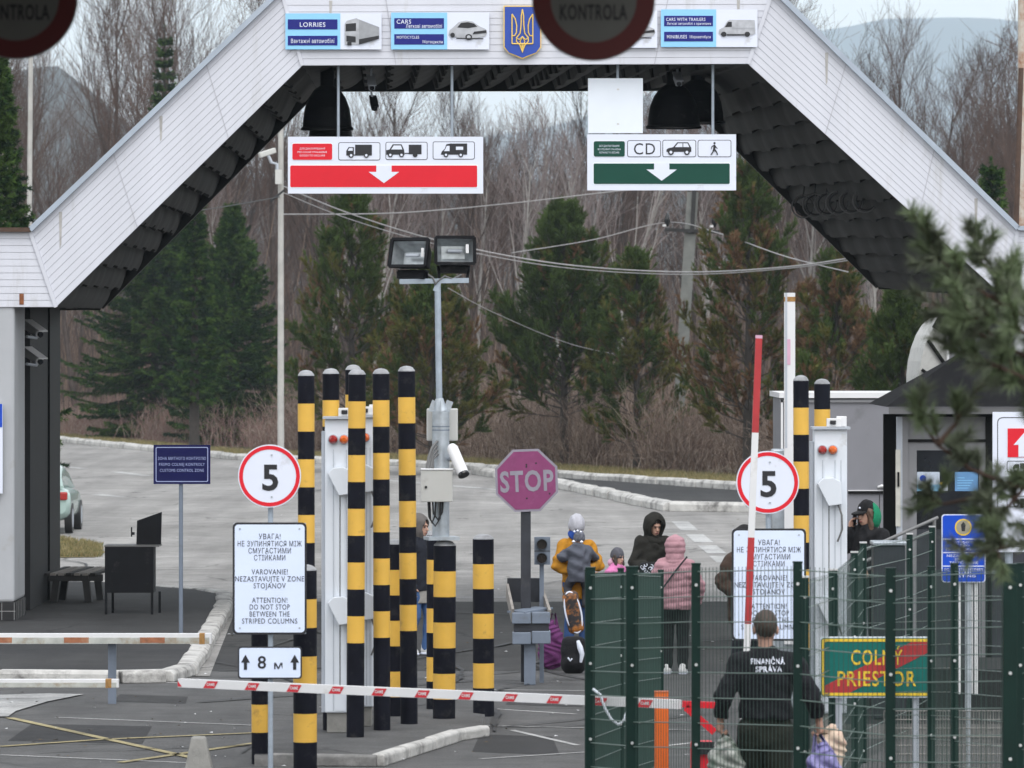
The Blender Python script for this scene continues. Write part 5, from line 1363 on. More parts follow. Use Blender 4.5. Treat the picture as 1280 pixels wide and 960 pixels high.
class Fig:
    """one standing figure; local frame: faces -y, its left hand is +x"""
    def __init__(s, base, heading, H, label, joints=None, skin=SKIN, head_rot=(0, 0), group=None, hands=None, face=True):
        s.k = H / 1.72; k = s.k
        s.root = thing('person', base, label, 'person', group)
        s.base = np.array(base); s.M = np.array(Matrix.Rotation(R(heading), 3, 'Z'))
        J = dict(pel=(0, 0, .93), che=(0, .01, 1.27), nek=(0, .005, 1.44), hed=(0, -.02, 1.585), shl=(.165, .01, 1.355), shr=(-.165, .01, 1.355),
                 ell=(.235, .03, 1.10), elr=(-.235, .03, 1.10), wrl=(.25, -.04, .86), wrr=(-.25, -.04, .86), hil=(.085, 0, .90), hir=(-.085, 0, .90),
                 knl=(.095, -.015, .49), knr=(-.095, -.015, .49), anl=(.10, .03, .09), anr=(-.10, .03, .09))
        J.update(joints or {}); s.J = {a: np.array(b) * k for a, b in J.items()}
        s.skin = skin
        s.HR = np.array(Matrix.Rotation(R(head_rot[0]), 3, 'Z') @ Matrix.Rotation(R(head_rot[1]), 3, 'X'))
        s.hands = hands or {}
        s.body(face)
    def world(s, V): return (np.asarray(V) @ s.M.T) + s.base
    def headw(s, V): return s.world(np.asarray(V) * s.k @ s.HR.T + s.J['hed'])
    def add(s, name, fn, lo, hi, h, m, head=False, parent=None):
        V, Q = surf(fn, lo, hi, h)
        mb = MB(); mb.raw(s.headw(V) if head else s.world(V), Q, m, True)
        return mb.build(name, parent or s.root)
    def hand_prims(s, side):
        J = s.J; k = s.k; w = J['wr' + side]; e = J['el' + side]
        hd = s.hands.get(side, {})
        d = np.array(hd.get('dir', w - e), float); d /= np.linalg.norm(d)
        pn = np.array(hd.get('palm', (-1 if side == 'l' else 1, 0, 0)), float); pn -= d * (pn @ d); pn /= np.linalg.norm(pn)
        sd = np.cross(d, pn) * (1 if side == 'l' else -1)
        c = hd.get('curl', .45)
        pr = [('c', w - d * .01 * k, w + d * .075 * k, .024 * k, .026 * k)]
        pal = []
        for i, (o, L) in enumerate(((-.030, .88), (-.010, 1.0), (.011, .95), (.030, .76))):
            p = w + (d * .082 + sd * o) * k; a = c * .7
            pal.append(('c', w + (d * .03 + sd * o * .7) * k, p, .0125 * k, .0110 * k))
            for ln, r in ((.038, .0098), (.026, .0090), (.020, .0080)):
                v = d * math.cos(a) + pn * math.sin(a); q = p + v * ln * L * k
                pal.append(('c', p, q, r * k, r * .93 * k)); p = q; a += c
        t0 = w + (d * .022 - sd * .026) * k; v = d * .62 - sd * .62 + pn * .35; v /= np.linalg.norm(v); t1 = t0 + v * .045 * k
        v2 = v * .7 + pn * .45 + d * .35; v2 /= np.linalg.norm(v2)
        pal += [('c', t0, t1, .0135 * k, .0115 * k), ('c', t1, t1 + v2 * .034 * k, .0110 * k, .0088 * k)]
        return pr + pal, w + d * .06 * k
    def body(s, face):
        J, k = s.J, s.k; b = MB()
        def fn(P):
            ds = [cap(P, J['pel'], J['che'], .125 * k, .135 * k, .72), cap(P, J['shr'], J['shl'], .058 * k, .058 * k), cap(P, J['nek'] - [0, 0, .05 * k], J['hed'] - [0, 0, .02], .055 * k, .05 * k)]
            for q in 'lr':
                ds += [cap(P, J['sh' + q], J['el' + q], .050 * k, .040 * k), cap(P, J['el' + q], J['wr' + q], .040 * k, .027 * k), cap(P, J['hi' + q], J['kn' + q], .085 * k, .055 * k), cap(P, J['kn' + q], J['an' + q], .052 * k, .036 * k),
                       cap(P, J['an' + q] - [0, .03 * k, .045 * k], J['an' + q] + [0, -.15 * k, -.055 * k], .040 * k, .032 * k)]
            return blend(ds, .03)
        A = np.array(list(J.values())); lo = A.min(0) - .17; hi = A.max(0) + .17; lo[2] = -.02
        V, Q = surf(fn, lo, hi, .016); b.raw(s.world(V), Q, s.skin, True)
        def hf(P):
            d = blend([ell(P, (0, .015, .035), (.077, .097, .100)), ell(P, (0, -.022, -.035), (.060, .072, .083)), ell(P, (0, -.045, -.085), (.036, .036, .030))], .03)
            d = smin(d, cap(P, (0, -.088, .012), (0, -.108, -.022), .010, .015), .014)
            d = smin(d, ell(P, (0, -.082, .035), (.05, .018, .012)), .015)
            for x in (-.030, .030): d = np.maximum(d, -ell(P, (x, -.104, .010), (.017, .014, .011)))
            d = smin(d, np.minimum(ell(P, (-.080, .012, -.005), (.012, .022, .033)), ell(P, (.080, .012, -.005), (.012, .022, .033))), .008)
            d = smin(d, ell(P, (0, -.088, -.058), (.026, .014, .010)), .012)
            return d
        V, Q = surf(hf, (-.12, -.15, -.15), (.12, .14, .16), .0075); b.raw(s.headw(V), Q, s.skin, True)
        if face:
            for x in (-.030, .030):
                V, Q = surf(lambda P: ell(P, (x, -.083, .010), (.013, .011, .009)), (x - .02, -.11, -.01), (x + .02, -.06, .03), .004); b.raw(s.headw(V), Q, EYE, True)
                V, Q = surf(lambda P: ell(P, (x, -.094, .033), (.021, .008, .005)), (x - .03, -.12, .02), (x + .03, -.07, .05), .004); b.raw(s.headw(V), Q, HAIRD, True)
            V, Q = surf(lambda P: ell(P, (0, -.098, -.058), (.024, .008, .008)), (-.03, -.12, -.08), (.03, -.08, -.04), .004); b.raw(s.headw(V), Q, LIP, True)
        for q in 'lr':
            pr, c = s.hand_prims(q)
            V, Q = surf(lambda P: blend([cap(P, a, e, r1, r2) for _, a, e, r1, r2 in pr], .006), c - .15, c + .15, .0052); b.raw(s.world(V), Q, s.skin, True)
        b.build('body', s.root)
    def coat(s, m, hem=.70, wide=1.0, deep=.78, sleeve=.068, rib=0.0, collar=.06, name='coat', wrinkle=.007, flare=0.0, low=.86):
        J, k = s.J, s.k
        def fn(P):
            lowp = np.array([J['pel'][0], J['pel'][1], (hem - .1) * k])
            ds = [cap(P, lowp, J['pel'] + [0, 0, .05 * k], (.165 + flare) * wide * k, .160 * wide * k, deep), cap(P, J['pel'], J['che'], .158 * wide * k, .168 * wide * k, deep), cap(P, J['shr'], J['shl'], .070 * k, .070 * k), cap(P, J['nek'] - [0, 0, .02 * k], J['shl'] + [0, 0, .015], .055 * k, .052 * k), cap(P, J['nek'] - [0, 0, .02 * k], J['shr'] + [0, 0, .015], .055 * k, .052 * k), cap(P, J['nek'] - [0, 0, .04 * k], J['nek'] + [0, 0, (collar - .05) * k], .085 * k, .078 * k)]
            d = blend(ds, .06)
            for q in 'lr': d = smin(d, np.minimum(cap(P, J['sh' + q], J['el' + q], (sleeve + .004) * k, sleeve * k), cap(P, J['el' + q], J['wr' + q] - (J['wr' + q] - J['el' + q]) * .06, sleeve * k, sleeve * .72 * k)), .035)
            d = np.maximum(d, hem * k - P[:, 2])
            d = np.maximum(d, P[:, 2] - (J['nek'][2] + (collar + .02) * k))
            w = wrinkle * (np.sin(31 * P[:, 2] + 9 * P[:, 0] + 3 * np.sin(17 * P[:, 0] + 5 * P[:, 1])) * np.sin(13 * P[:, 0] - 11 * P[:, 2] + 6 * P[:, 1] + 1) + .5 * np.sin(47 * P[:, 2] - 29 * P[:, 0]))
            if rib: d = d + .013 * (1 - np.abs(np.sin(P[:, 2] * math.pi / rib + .8 * np.sin(6 * P[:, 0]))))
            return d + w
        A = np.array([J[a] for a in ('pel', 'shl', 'shr', 'ell', 'elr', 'wrl', 'wrr', 'nek')]); lo = A.min(0) - .24; hi = A.max(0) + .20; lo[2] = min(hem * k, A[:, 2].min() - .1) - .03
        return s.add(name, fn, lo, hi, .0125, m)
    def legs(s, m, r=.095, name='trousers', top=.98, cuff=.06):
        J, k = s.J, s.k
        def fn(P):
            d = cap(P, J['pel'] - [0, 0, .05 * k], J['pel'] + [0, 0, (top - .97) * k], .150 * k, .145 * k, .75)
            for q in 'lr': d = smin(d, np.minimum(cap(P, J['hi' + q], J['kn' + q], (r + .008) * k, r * .78 * k), cap(P, J['kn' + q], J['an' + q] - [0, 0, (.07 - cuff) * k], r * .78 * k, r * .66 * k)), .025)
            d = np.maximum(d, cuff * k - P[:, 2])
            return d + .005 * np.sin(30 * P[:, 2] + 14 * P[:, 0]) * np.sin(9 * P[:, 2] + 20 * P[:, 1])
        A = np.array([J[a] for a in ('pel', 'knl', 'knr', 'anl', 'anr')]); lo = A.min(0) - .18; hi = A.max(0) + .20; lo[2] = 0
        return s.add(name, fn, lo, hi, .0125, m)
    def shoes(s, m, sole=None):
        J, k = s.J, s.k
        for q in 'lr':
            a = J['an' + q]
            def fn(P): return np.maximum(blend([cap(P, a + [0, .02 * k, -.04 * k], a + [0, -.155 * k, -.055 * k], .052 * k, .042 * k), cap(P, a, a + [0, .02, .02], .05 * k, .046 * k)], .03), a[2] - .088 * k - P[:, 2])
            o = s.add('shoe', fn, a - [.09, .24, .11], a + [.09, .12, .11], .009, m)
            if sole is not None:
                s.add('sole', lambda P: np.maximum(cap(P, a + [0, .02 * k, -.075 * k], a + [0, -.16 * k, -.075 * k], .056 * k, .048 * k), np.abs(P[:, 2] - a[2] + .078 * k) - .014 * k), a - [.09, .24, .11], a + [.09, .12, .05], .008, sole, parent=o)
    def hood(s, m, r=(.125, .135, .155), open_=.075, name='hood', shift=.0, drop=.12, rib=0):
        def fn(P):
            d = blend([ell(P, (0, .025, .02), r), cap(P, (0, .04, -.05), (0, .05, -.05 - drop), .105, .125)], .05)
            inner = ell(P, (0, -.055 + shift, .0), (open_, .155, open_ * 1.45))
            d = np.maximum(d, -inner)
            if rib: d = d + .009 * (1 - np.abs(np.sin(P[:, 2] * math.pi / rib)))
            return d + .004 * np.sin(40 * P[:, 2] + 22 * P[:, 0]) * np.sin(19 * P[:, 0])
        return s.add(name, fn, (-.22, -.24, -.36), (.22, .24, .25), .0095, m, head=True)
    def beanie(s, m, top=.165, band=.02, name='hat', r=.092, peak=0.0):
        def fn(P):
            d = ell(P, (0, .018, .035), (r, r * 1.16, top - .035 + .0))
            if peak: d = smin(d, ell(P, (0, .03, .10), (r * .7, r * .7, peak)), .04)
            d = np.maximum(d, (band + .25 * (P[:, 1] * -.22 + 0)) - P[:, 2])
            return d + .003 * np.sin(P[:, 0] * 120)
        return s.add(name, fn, (-.14, -.15, -.04), (.14, .17, .30), .008, m, head=True)
    def hair(s, m, long=0.0, full=1.03, name='hair', low=-.045):
        def fn(P):
            d = ell(P, (0, .022, .040), (.081 * full, .099 * full, .101 * full))
            face = ell(P, (0, -.10, -.02), (.075, .085, .085)); d = np.maximum(d, -face); d = np.maximum(d, low - .25 * P[:, 1] * (low > -.04) - P[:, 2])
            if long:
                for x in (-.07, .07): d = smin(d, cap(P, (x, -.01, .03), (x * 1.15, -.045, -long), .034, .026), .03)
            return d + .0025 * np.sin(P[:, 0] * 170 + P[:, 2] * 60)
        return s.add(name, fn, (-.15, -.16, -.12 - long), (.15, .18, .18), .008, m, head=True)

def blob(name, fn, lo, hi, h, m, parent, mats=None):
    V, Q = surf(fn, lo, hi, h); mb = MB(); mb.raw(V, Q, m, True); return mb.build(name, parent)

# man in the black jacket, seen from behind
k_ = 1.90 / 1.72
MY_ = 43.5; mxr = lambda px: (px - 957) * MY_ / FPX / k_ * -1     # he faces away: local x is mirrored
man = Fig((wx(957, MY_), MY_, 0), 180, 1.90, 'man seen from behind in a black jacket with white back lettering carrying bags',
    dict(nek=(0, .01, 1.42), hed=(0, -.0, 1.60), shl=(mxr(923), .0, 1.36), shr=(mxr(993), .0, 1.36), ell=(mxr(904), .07, 1.13), wrl=(mxr(901), -.04, .985), elr=(mxr(1015), .07, 1.13), wrr=(mxr(1024), -.04, .975), knl=(.10, -.16, .50), anl=(.10, -.12, .12), anr=(-.10, .20, .14)),
    skin=SKIN2, hands=dict(l=dict(dir=(.1, -.1, -1), palm=(-1, -.1, 0), curl=1.0), r=dict(dir=(-.12, -.1, -1), palm=(1, -.1, 0), curl=1.0)), face=False)
man.J['wrl'] = man.J['wrl']; jk = man.coat(cloth('jacket_black', (.009, .009, .012)), hem=.985, wide=1.12, deep=.74, sleeve=.066, collar=.045, name='jacket')
man.legs(cloth('trousers_olive', (.017, .019, .014)), r=.108, top=1.03); man.shoes(cloth('boots_black', (.012, .012, .012)))
man.hair(HAIRB, full=1.012, low=-.038)
jbm = bpy.data.meshes.new_from_object(jk) if False else jk.data
bvh = BVHTree.FromPolygons([tuple(v.co) for v in jbm.vertices], [tuple(p.vertices) for p in jbm.polygons])
off = parent_world(man.root); lt = MB()
def on_back(tx, px, py, h_px, w_px):
    V, Fc = text_mesh(tx, .015); s_ = FPX / MY_; x0, x1 = V[:, 0].min(), V[:, 0].max(); out = []
    for v in V:
        x = wx(px, MY_) + (v[0] - (x0 + x1) / 2) / (x1 - x0) * w_px / s_; z = wz(py, MY_) + (v[1] - .35) / .7 * h_px / s_
        hit = bvh.ray_cast(Vector((x - off.x, -2, z - off.z)), Vector((0, 1, 0)))
        out.append((x, (hit[0].y if hit[0] else 0) + off.y - .006, z))
    lt.raw(out, Fc, M['white'])
on_back('FINANČNÁ', 959, 825.5, 6.8, 42); on_back('SPRÁVA', 960, 835, 6.8, 33); lt.build('lettering', jk)

# bags in his hands
def sack(name, c, r, label, m, cat, m2=None, hand=None):
    t = thing(name, (c[0], c[1], c[2] - r[2]), label, cat)
    def fn(P):
        d = ell(P, c, r); q = P - np.array(c)
        d = smin(d, cap(P, (c[0], c[1], c[2] + r[2] * .6), (c[0], c[1], c[2] + r[2] * 1.15), r[0] * .55, r[0] * .16), .06)
        return d + .012 * np.sin(38 * q[:, 0] + 9 * np.sin(14 * q[:, 2])) * (.4 + .6 * np.clip(q[:, 2] / r[2] + .5, 0, 1)) + .008 * np.sin(23 * q[:, 2] + 31 * q[:, 0])
    blob('sack', fn, np.array(c) - np.array(r) * 1.35, np.array(c) + np.array(r) * 1.5, .012, m, t)
    if hand is not None:
        for o in (-.018, .018):
            b = MB(); b.tube([(c[0] + o * 3, c[1], c[2] + r[2] * .9), (hand[0] + o, hand[1], hand[2] - .01), (c[0] + o * 4, c[1] + .03, c[2] + r[2] * .8)], [.02, .012, .02], m2 or m, 8); b.build('handle', t)
    return t
s_ = FPX / MY_
hl = W(907, 917, MY_ - .02); hr = W(1022, 917, MY_ - .02)
sack('carrier_bag', (wx(907, MY_), MY_ - .02, wz(962, MY_)), (.145, .10, .22), 'crumpled grey green plastic bag in the left hand of the man in black', mat('plastic_bag', (.33, .33, .31), .35, .55, 9, bump=.3, bscale=20, dirt=(.07, .12, .08), dirt_amt=.6, dscale=7), 'bag', hand=hl)
sack('carrier_bag', (wx(1029, MY_), MY_ - .02, wz(968, MY_)), (.135, .10, .20), 'violet plastic bag in the right hand of the man in black', mat('violet_bag', (.22, .20, .42), .4, .35, 9, bump=.3, bscale=20, dirt=(.05, .05, .2), dirt_amt=.4, dscale=7), 'bag', hand=hr)
sk = sack('cloth_bag', (wx(1040, MY_), MY_ + .10, wz(940, MY_)), (.11, .08, .17), 'cream cloth bag with red dots behind the violet bag', mat('cream_bag', (.60, .47, .36), .7, .25, 7, dirt=(.4, .05, .05), dirt_amt=.25, dscale=9), 'bag', hand=(hr[0] + .01, hr[1] + .08, hr[2]))

# adult in mustard coat hugging a child
Ya = 72.0
ad = Fig((wx(721, Ya), Ya, 0), 18, 1.72, 'adult in a mustard yellow coat and pale grey hat hugging a child', 
    dict(hed=(-.02, -.04, 1.585), ell=(.265, -.09, 1.13), elr=(-.285, -.06, 1.12), wrl=(.06, -.30, 1.085), wrr=(.10, -.29, .98), nek=(0, -.01, 1.43)), head_rot=(0, 25),
    hands=dict(l=dict(dir=(-1, -.1, -.1), palm=(0, .9, 0), curl=.35), r=dict(dir=(1, -.1, -.1), palm=(0, .9, 0), curl=.35)))
ad.coat(cloth('coat_mustard', (.42, .19, .018)), hem=.70, wide=1.10, deep=.85, sleeve=.074, collar=.07, wrinkle=.011)
ad.legs(cloth('jeans_blue', (.035, .075, .19)), r=.092); ad.shoes(cloth('shoes_dark', (.03, .03, .035)))
ad.beanie(cloth('hat_pale_grey', (.42, .42, .46)), top=.17, band=-.01, peak=.09, r=.105)
ad.add('scarf', lambda P: blend([ell(P, (0, -.015, -.075), (.098, .115, .075)), ell(P, (0, -.06, -.03), (.07, .06, .06))], .04) + .004 * np.sin(60 * P[:, 2] + 30 * P[:, 0]), (-.16, -.18, -.2), (.16, .16, .08), .0095, cloth('scarf_blue', (.025, .075, .33)), head=True)
b = MB(); b.tube([ad.world(np.array(p)[None])[0] for p in ((-.16, -.165, 1.36), (-.02, -.215, 1.12), (.13, -.20, .86))], .014, cloth('strap_dark', (.02, .02, .022)), 6); b.build('strap', ad.root)
kc = (wx(724, Ya), Ya - .30)
kid = Fig((kc[0], kc[1] + .02, .47), 195, 1.06, 'small child in a grey coat and patterned grey hat held in the adult arms', dict(hed=(.0, -.04, 1.60), ell=(.33, -.12, 1.24), elr=(-.33, -.12, 1.24), wrl=(.22, -.38, 1.34), wrr=(-.22, -.38, 1.34), knl=(.20, -.22, .62), knr=(-.20, -.22, .62), anl=(.16, -.10, .28), anr=(-.16, -.10, .28)), head_rot=(15, 0))
gcoat = cloth('coat_grey_child', (.085, .092, .115))
kid.coat(gcoat, hem=.72, wide=1.38, deep=.95, sleeve=.105, collar=.07, wrinkle=.012); kid.legs(cloth('leggings_grey', (.06, .06, .07)), r=.11); kid.shoes(cloth('boots_brown', (.06, .035, .03)))
kh = kid.beanie(cloth('hat_print', (.12, .125, .15), var=.5, scale=30), top=.18, band=-.03, r=.115)
b = MB()
for px, py, r in ((718, 664.5, .018), (722, 663.5, .018), (726, 665, .018), (717, 677, .024), (727, 677.5, .024)):
    p = W(px, py, kc[1] - .10); b.lathe([(0, -r), (r, 0), (0, r)], p, M['white'], 8)
b.build('ear_motif', kh)
# things at their feet
Yp = 68.6
pb = sack('shopping_bag', (wx(690, Yp), Yp, .265), (.17, .11, .27), 'soft purple shopping bag standing on the ground by the mustard coat', cloth('bag_purple', (.11, .028, .105)), 'bag', hand=(wx(692, Yp), Yp, .68))
bb = thing('backpack', (wx(716, 67.8), 67.8, 0), 'black backpack with white marks on the ground beside the purple bag', 'backpack')
c0 = np.array((wx(717, 67.8), 67.8, .215))
blob('pack', lambda P: blend([rbox(P, c0, (.15, .10, .22), .09), ell(P, c0 + [0, -.08, -.07], (.11, .06, .10))], .03) + .005 * np.sin(40 * P[:, 2]), c0 - .35, c0 + .35, .013, cloth('pack_black', (.012, .012, .014)), bb)
b = MB(); b.tube([c0 + [.05, -.12, .18], c0 + [.075, -.14, .10], c0 + [.10, -.135, .02], c0 + [.085, -.13, -.08]], [.02, .035, .03, .015], M['white'], 8); b.tube([c0 + [-.07, -.15, -.02], c0 + [-.04, -.155, -.06], c0 + [-.02, -.15, -.03]], .012, M['white'], 6); b.build('white_mark', bb)
kb = thing('child_rucksack', (wx(716, 69.2), 69.2, .42), 'tall narrow child rucksack with an orange and black print above the black backpack', 'rucksack')
c1 = np.array((wx(716.5, 69.2), 69.2, .66)); prn = mat('flame_print', (.014, .012, .014), .5, .5, 16, dirt=(.62, .22, .03), dirt_amt=.42, dscale=8)
tl = .18
blob('pack', lambda P: rbox((P - c1) @ np.array(Matrix.Rotation(-tl, 3, 'Y')), (0, 0, 0), (.10, .07, .26), .065), c1 - .4, c1 + .4, .012, prn, kb)
b = MB(); pts = [(c1[0] + .095 * math.cos(a) * 1.02 + math.sin(tl) * .26 * math.sin(a) * -1, c1[1] - .045, c1[2] + .25 * math.sin(a)) for a in np.linspace(0, 2 * math.pi, 25)]; b.tube(pts, .012, M['white'], 6); b.build('piping', kb)

# woman in the dark hooded coat, smiling down
Yd = 74.0
dw = Fig((wx(817, Yd), Yd, 0), 8, 1.69, 'smiling woman in a dark olive hooded coat facing the pink jackets', dict(ell=(.26, -.06, 1.10), elr=(-.27, -.03, 1.08), wrl=(.12, -.27, 1.05), wrr=(-.06, -.29, 1.02), hed=(.01, -.04, 1.57)), skin=SKIN, head_rot=(14, 16))
olive = cloth('coat_dark_olive', (.020, .019, .016))
dw.coat(olive, hem=.62, wide=1.13, deep=.84, sleeve=.078, collar=.08, wrinkle=.012); dw.legs(cloth('trousers_black', (.013, .013, .015)), r=.085); dw.shoes(cloth('shoes_black2', (.014, .014, .014)))
dw.hood(olive, r=(.150, .150, .175), open_=.083, drop=.16, shift=-.02); dw.hair(HAIRD, full=1.05)
dw.add('cowl', lambda P: np.maximum(blend([ell(P, (0, -.01, -.17), (.135, .135, .075)), ell(P, (0, -.05, -.20), (.11, .11, .06))], .03), -ell(P, (0, -.04, -.06), (.08, .11, .09))) + .005 * np.sin(50 * P[:, 2] + 20 * P[:, 0]), (-.2, -.2, -.32), (.2, .2, -.02), .0095, olive, head=True)
bg_ = thing('patterned_bag', (wx(812, 73.3), 73.4, .86), 'black bag with white curl print held by the woman in dark hood', 'bag')
c2 = np.array((wx(813, 73.4), 73.45, .98)); blob('pouch', lambda P: rbox(P, c2, (.14, .06, .12), .05), c2 - .25, c2 + .25, .012, cloth('bag_black', (.013, .013, .015)), bg_)
b = MB()
rr_ = random.Random(3)
for i in range(22):
    x = c2[0] + rr_.uniform(-.11, .11); z = c2[2] + rr_.uniform(-.09, .09); a0 = rr_.random() * 6
    b.tube([(x + .02 * math.cos(a0 + t), c2[1] - .062, z + .02 * math.sin(a0 + t)) for t in np.linspace(0, 4.5, 7)], .004, M['white'], 5)
b.build('print', bg_)

# woman in the pink quilted jacket, seen from behind
Yw = 67.7
pw = Fig((wx(844, Yw), Yw, 0), 172, 1.63, 'woman seen from behind in a dusty pink quilted jacket with hood up', dict(ell=(.30, -.02, 1.10), elr=(-.30, -.02, 1.10), wrl=(.22, -.20, 1.00), wrr=(-.27, -.10, .90)), face=False)
pinkm = cloth('jacket_pink', (.40, .225, .255)); pw.coat(pinkm, hem=.80, wide=1.22, deep=.85, sleeve=.088, rib=.085, collar=.05, wrinkle=.004)
pw.legs(cloth('leggings_black', (.011, .011, .013)), r=.100); pw.shoes(cloth('trainers_white', (.66, .66, .66)), M['white']); pw.hood(pinkm, r=(.135, .145, .150), drop=.12, rib=.075)
b = MB(); b.tube([pw.world(np.array(p)[None])[0] for p in ((-.16, .155, 1.40), (-.03, .185, 1.24), (.13, .195, 1.02), (.20, .18, .86))], .011, M['ink'], 6); b.build('strap', pw.root)
hb = thing('shoulder_bag', pw.world(np.array((.26, .12, .66))[None])[0], 'small black shoulder bag at the hip of the pink jacket', 'bag')
c3 = pw.world(np.array((.255, .12, .78))[None])[0]; blob('pouch', lambda P: rbox(P, c3, (.10, .06, .11), .04), c3 - .2, c3 + .2, .012, cloth('bag_black', (.013, .013, .015)), hb)

# girl with grey hat and pink hood
Yg2 = 71.0
gl = Fig((wx(771, Yg2), Yg2, 0), 55, 1.36, 'girl in a bright pink hooded jacket and grey hat behind the green fence', dict(ell=(.24, -.03, 1.10), elr=(-.24, -.03, 1.10)), head_rot=(-10, 6))
gl.coat(cloth('jacket_bright_pink', (.55, .17, .36)), hem=.76, wide=1.15, deep=.85, sleeve=.08, rib=.10, collar=.07, wrinkle=.004); gl.legs(cloth('trousers_grey', (.05, .05, .06)), r=.09); gl.shoes(cloth('shoes_dark', (.03, .03, .035)))
gl.beanie(cloth('hat_grey', (.085, .085, .10)), top=.165, band=.0, r=.10); gl.hair(HAIRB, long=.10)
gl.add('hood', lambda P: np.maximum(ell(P, (0, .085, -.09), (.115, .075, .075)), -ell(P, (0, .02, -.04), (.07, .07, .08))), (-.18, -.02, -.22), (.18, .22, .06), .0095, cloth('hood_pale_pink', (.55, .32, .42)), head=True)

# person walking behind the striped columns
Yh = 71.6
hp = Fig((wx(523, Yh), Yh, 0), 60, 1.75, 'hooded person in a dark jacket and jeans half hidden behind a tall striped column', dict(knl=(.09, -.10, .49), anl=(.09, -.06, .10), anr=(-.10, .14, .10)), head_rot=(5, 5))
hp.coat(cloth('jacket_dark_blue', (.016, .018, .026)), hem=.80, wide=1.05, deep=.80, sleeve=.07, collar=.06); hp.add('tunic', lambda P: np.maximum(np.abs(cap(P, (0, 0, .6), (0, 0, 1.0), .155, .15, .8)) - .01, np.maximum(.66 - P[:, 2], P[:, 2] - .84)), (-.25, -.25, .6), (.25, .25, .9), .0125, cloth('tunic_grey', (.30, .29, .27)))
hp.legs(cloth('jeans_mid', (.055, .115, .26)), r=.088); hp.shoes(cloth('trainers_white', (.66, .66, .66)), M['white']); hp.hood(cloth('hood_taupe', (.11, .10, .095)), r=(.128, .138, .158), open_=.072)
hs_ = thing('suitcase', (wx(537, 71.9), 71.9, 0), 'dark brown suitcase on the ground beside the hooded person', 'suitcase')
b = MB(); b.box(wx(530, 71.9), wx(548, 71.9), 71.8, 72.1, .05, .62, cloth('case_brown', (.035, .02, .018))); b.build('case', hs_, bevel=.03)
b = MB(); b.tube([(wx(534, 71.9), 71.95, .62), (wx(534, 71.9), 71.95, .95), (wx(543, 71.9), 71.95, .95), (wx(543, 71.9), 71.95, .62)], .012, M['ink'], 6); b.build('handle', hs_)

# person in brown behind the right warning board
Yr = 66.0
br = Fig((wx(931, Yr), Yr, 0), 30, 1.80, 'person in a long brown coat mostly hidden behind the right warning board', dict(ell=(.27, .02, 1.10), elr=(-.30, .0, 1.12), wrr=(-.20, -.16, .95), knr=(-.16, -.12, .48), anr=(-.22, -.12, .10)), face=True)
br.coat(cloth('coat_brown', (.050, .032, .024)), hem=.66, wide=1.2, deep=.85, sleeve=.082, collar=.06, wrinkle=.011); br.legs(cloth('trousers_dark', (.014, .015, .02)), r=.088); br.shoes(cloth('trainers_white', (.66, .66, .66)), M['white']); br.hood(cloth('hood_dark', (.016, .015, .016)), r=(.13, .14, .15))

# woman on the phone, on the ramp
Yt = 60.0
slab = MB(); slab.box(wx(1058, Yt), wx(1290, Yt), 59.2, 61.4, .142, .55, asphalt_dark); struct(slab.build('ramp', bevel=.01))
ph = Fig((wx(1084, Yt), Yt, .552), -35, 1.72, 'woman in a black cap and green hood talking on a phone by the grey cabin', dict(ell=(.25, -.02, 1.08), elr=(-.26, -.16, 1.16), wrr=(-.145, -.11, 1.42), wrl=(.16, -.20, .98)), head_rot=(-12, 10),
    hands=dict(r=dict(dir=(.15, .05, 1), palm=(1, .2, 0), curl=.55)))
ph.coat(cloth('jacket_black2', (.012, .012, .014)), hem=.72, wide=1.12, deep=.84, sleeve=.078, collar=.06, wrinkle=.011); ph.legs(cloth('trousers_black', (.013, .013, .015)), r=.09); ph.shoes(cloth('shoes_black2', (.014, .014, .014)))
ph.hair(mat('hair_long', (.095, .055, .035), .5, .3, 60), long=.30, full=1.05); ph.beanie(cloth('cap_black', (.011, .011, .012)), top=.155, band=.025, r=.092, name='cap')
ph.add('cap_peak', lambda P: np.maximum(ell(P, (0, -.10, .035), (.075, .10, .02)), -ell(P, (0, .0, .01), (.078, .095, .09))), (-.1, -.23, 0), (.1, .05, .07), .006, cloth('cap_black', (.011, .011, .012)), head=True)
ph.add('hood', lambda P: np.maximum(np.maximum(ell(P, (0, .045, -.03), (.128, .125, .160)), -ell(P, (0, -.02, .0), (.108, .135, .150))), -.02 - P[:, 1]), (-.2, -.1, -.22), (.2, .2, .16), .0095, cloth('hood_green', (.012, .20, .10)), head=True)
ph.add('cap_badge', lambda P: ell(P, (0, -.085, .085), (.014, .008, .012)), (-.03, -.11, .06), (.03, -.06, .11), .004, M['white'], head=True)
mp_ = thing('mobile_phone', ph.world(np.array((-.10, -.16, 1.44))[None])[0], 'dark phone held to the ear by the woman in cap', 'phone')
b = MB(); p = ph.world(np.array((-.112, -.075, 1.535))[None])[0]; b.obox(p, (.012, .07, .145), M['ink'], (0, .15, R(-35))); b.build('handset', mp_, bevel=.003)

